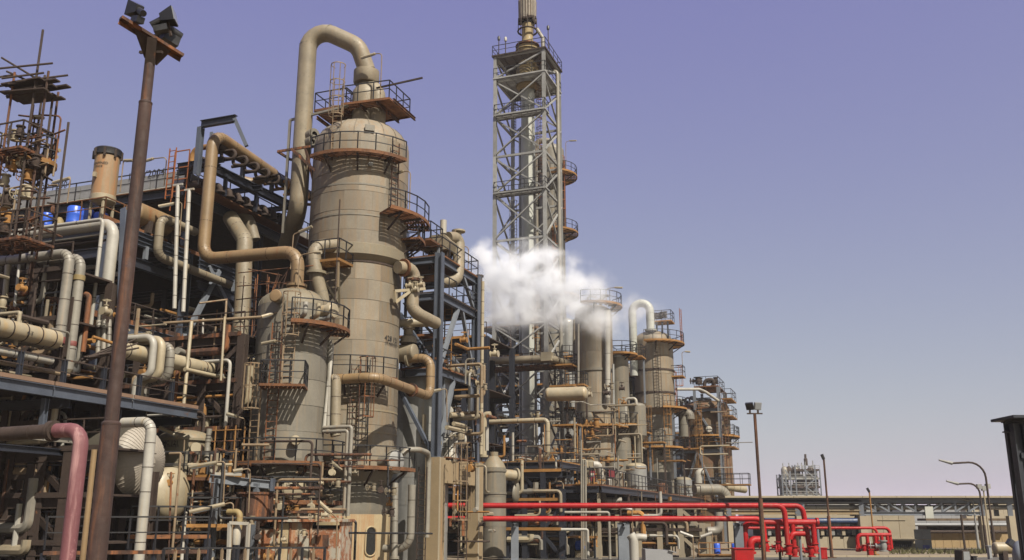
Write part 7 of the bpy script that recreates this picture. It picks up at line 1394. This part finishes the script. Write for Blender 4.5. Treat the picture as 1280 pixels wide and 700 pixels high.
# thinner towards the drifting end at the right
sx = N.new('ShaderNodeSeparateXYZ'); L.new(tc.outputs['Object'], sx.inputs[0]); fx = N.new('ShaderNodeMapRange'); fx.inputs[1].default_value = -1.5; fx.inputs[2].default_value = 7.0; fx.inputs[3].default_value = 1; fx.inputs[4].default_value = .16; L.new(sx.outputs[0], fx.inputs[0])
n2 = N.new('ShaderNodeTexNoise'); n2.inputs['Scale'].default_value = .62; n2.inputs['Detail'].default_value = 7; L.new(tc.outputs['Object'], n2.inputs['Vector']); nm = N.new('ShaderNodeMapRange'); nm.inputs[1].default_value = .4; nm.inputs[2].default_value = .64; nm.inputs[3].default_value = .04; nm.inputs[4].default_value = 1.3; L.new(n2.outputs[0], nm.inputs[0])
def mul(a, c):
    m = N.new('ShaderNodeMath'); m.operation = 'MULTIPLY'; L.new(a, m.inputs[0]); 
    if isinstance(c, float): m.inputs[1].default_value = c
    else: L.new(c, m.inputs[1])
    return m.outputs[0]
L.new(mul(mul(mul(mp.outputs[0], fx.outputs[0]), nm.outputs[0]), 2.5), pv.inputs['Density']); L.new(pv.outputs[0], out.inputs['Volume'])
# ------------------------------------------------------------------ haze
hm = bpy.data.materials.new('haze'); hm.use_nodes = True; hm.node_tree.nodes.clear()
ho = hm.node_tree.nodes.new('ShaderNodeOutputMaterial'); hv_ = hm.node_tree.nodes.new('ShaderNodeVolumePrincipled'); hv_.inputs['Color'].default_value = (.9, .9, .95, 1); hv_.inputs['Density'].default_value = 0.00022; hm.node_tree.links.new(hv_.outputs[0], ho.inputs['Volume'])
hz_ = MB().box((0, 900, 30), 5400, 5200, 63).build('haze', hm, org=Vector((0, 0, 0)), flat=True); tag(hz_, 'pale dusty air over the plant', kind='stuff')
# ------------------------------------------------------------------ labels of the small pieces: look, then the nearest landmark
LAND = [(at(x, y, Y), t) for x, y, Y, t in (
 (36, 418, 36, 'the cream exchanger shell'), (80, 370, 37, 'the two grey clad pipes'), (140, 350, 39, 'the thick white pipe'), (150, 480, 36, 'the near rack railing'), (175, 440, 40, 'the three nested bends'), (250, 461, 45, 'the stencilled header'),
 (205, 300, 46, 'the C shaped grey pipe'), (225, 330, 46, 'the two white vertical pipes'), (300, 360, 51, 'the thick crooked grey pipe'), (300, 312, 47, 'the long tan pipe'), (180, 577, 38, 'the ribbed drum head'), (210, 620, 41, 'the yellowed drum'), (232, 570, 45, 'the tan upright drum'), (175, 640, 36, 'the pale clad pipe'),
 (90, 620, 22, 'the pink pipe'), (312, 630, 42, 'the brown hopper'), (365, 675, 43, 'the peeling casing'), (299, 672, 38, 'the white tube frame'), (365, 470, 45, 'the shorter front column'), (377, 612, 44, 'the round manhole'), (461, 677, 50, 'the skirt opening'), (450, 400, 50, 'the great column'), (490, 480, 50, 'the slanting beige pipe'), (520, 370, 51, 'the crooked stout pipe'),
 (510, 441, 52, 'the beige drum'), (545, 303, 56, 'the beige hood'), (550, 430, 54, 'the near frame column'), (600, 450, 59, 'the far frame column'), (543, 640, 54, 'the first concrete post'), (592, 640, 59, 'the second concrete post'), (563, 560, 56, 'the white mitred elbow'), (617, 630, 66, 'the cone top tank'), (640, 450, 85, 'the flare tower pipe deck'), (650, 545, 88, 'the flare tower bracing'), (680, 560, 74, 'the goal shaped pipe'),
 (678, 650, 72, 'the ochre ladder tower'), (710, 495, 78, 'the cream horizontal drum'), (744, 470, 86, 'the steam covered column'), (774, 500, 88, 'the slim grey column'), (795, 530, 88, 'the round topped drum'), (820, 470, 98, 'the stout domed column'), (769, 590, 82, 'the wide grey drum'), (796, 595, 86, 'the near white jacketed drum'), (854, 608, 101, 'the far white jacketed drum'), (883, 550, 112, 'the brown vessel'), (905, 500, 110, 'the vessel frame column'),
 (730, 640, 66, 'the three thin upright pipes'), (745, 660, 74, 'the two cream posts'), (779, 670, 63, 'the widest blue grey post'), (830, 660, 75, 'the pale strip lamps'), (922, 670, 63, 'the last blue grey post'), (25, 180, 35, 'the scaffold tower'), (125, 230, 44, 'the tan stack'))]
def proj(P): q = P - CAMP; t = q.dot(FW); return CX + FPX * q.x / t, CY - FPX * q.dot(UP) / t
CW = {'cream_paint': 'cream', 'beige_pipe_cladding': 'beige', 'faded_cream_ladder_paint': 'dull tan', 'dark_rusted_steel': 'dark', 'grey_pipe_jacket': 'grey', 'dirty_white_pipe_paint': 'white', 'brown_rusted_steel': 'brown', 'ochre_rust_paint': 'ochre', 'black_handrail_paint': 'black'}
for o, P, size, m_, noun in RELAB:
    x, y = proj(P); best = min(LAND, key=lambda l: (proj(l[0])[0] - x) ** 2 + (proj(l[0])[1] - y) ** 2 + ((l[0] - P).length * 3) ** 2); lx, ly = proj(best[0])
    rel = ('left of' if x < lx else 'right of') if abs(x - lx) > abs(y - ly) else ('above' if y < ly else 'below')
    o['label'] = f"{size} {CW.get(m_.name, 'rusty')} {noun} {rel} {best[1]}"
ORD = ['first', 'second', 'third', 'fourth', 'fifth', 'sixth', 'seventh', 'eighth', 'ninth', 'tenth', 'eleventh', 'twelfth', 'thirteenth', 'fourteenth', 'fifteenth', 'sixteenth', 'seventeenth', 'eighteenth', 'nineteenth', 'twentieth']
bpy.context.view_layer.update()
same = {}
for o in COL.objects:
    if o.parent is None and o.get('label') and o.get('category'): same.setdefault(o['label'], []).append(o)
for lb, os_ in same.items():
    if len(os_) < 2: continue
    def mid(o):
        pts = [o.matrix_world @ Vector(v.co) for v in o.data.vertices] if o.data else [c.matrix_world @ Vector(v.co) for c in o.children if c.type == 'MESH' for v in c.data.vertices]
        return sum(pts, Vector()) / max(1, len(pts))
    ks = sorted(os_, key=lambda o: proj(mid(o))[0]); n = len(ks)
    for i, o in enumerate(ks):
        tail = ('leftmost' if i == 0 else 'rightmost' if i == n - 1 else ORD[i] + ' from left') if i < len(ORD) else 'number %d from left' % (i + 1)
        o['label'] = lb + (', the %s one' % tail if i in (0, n - 1) else ', the %s' % tail)
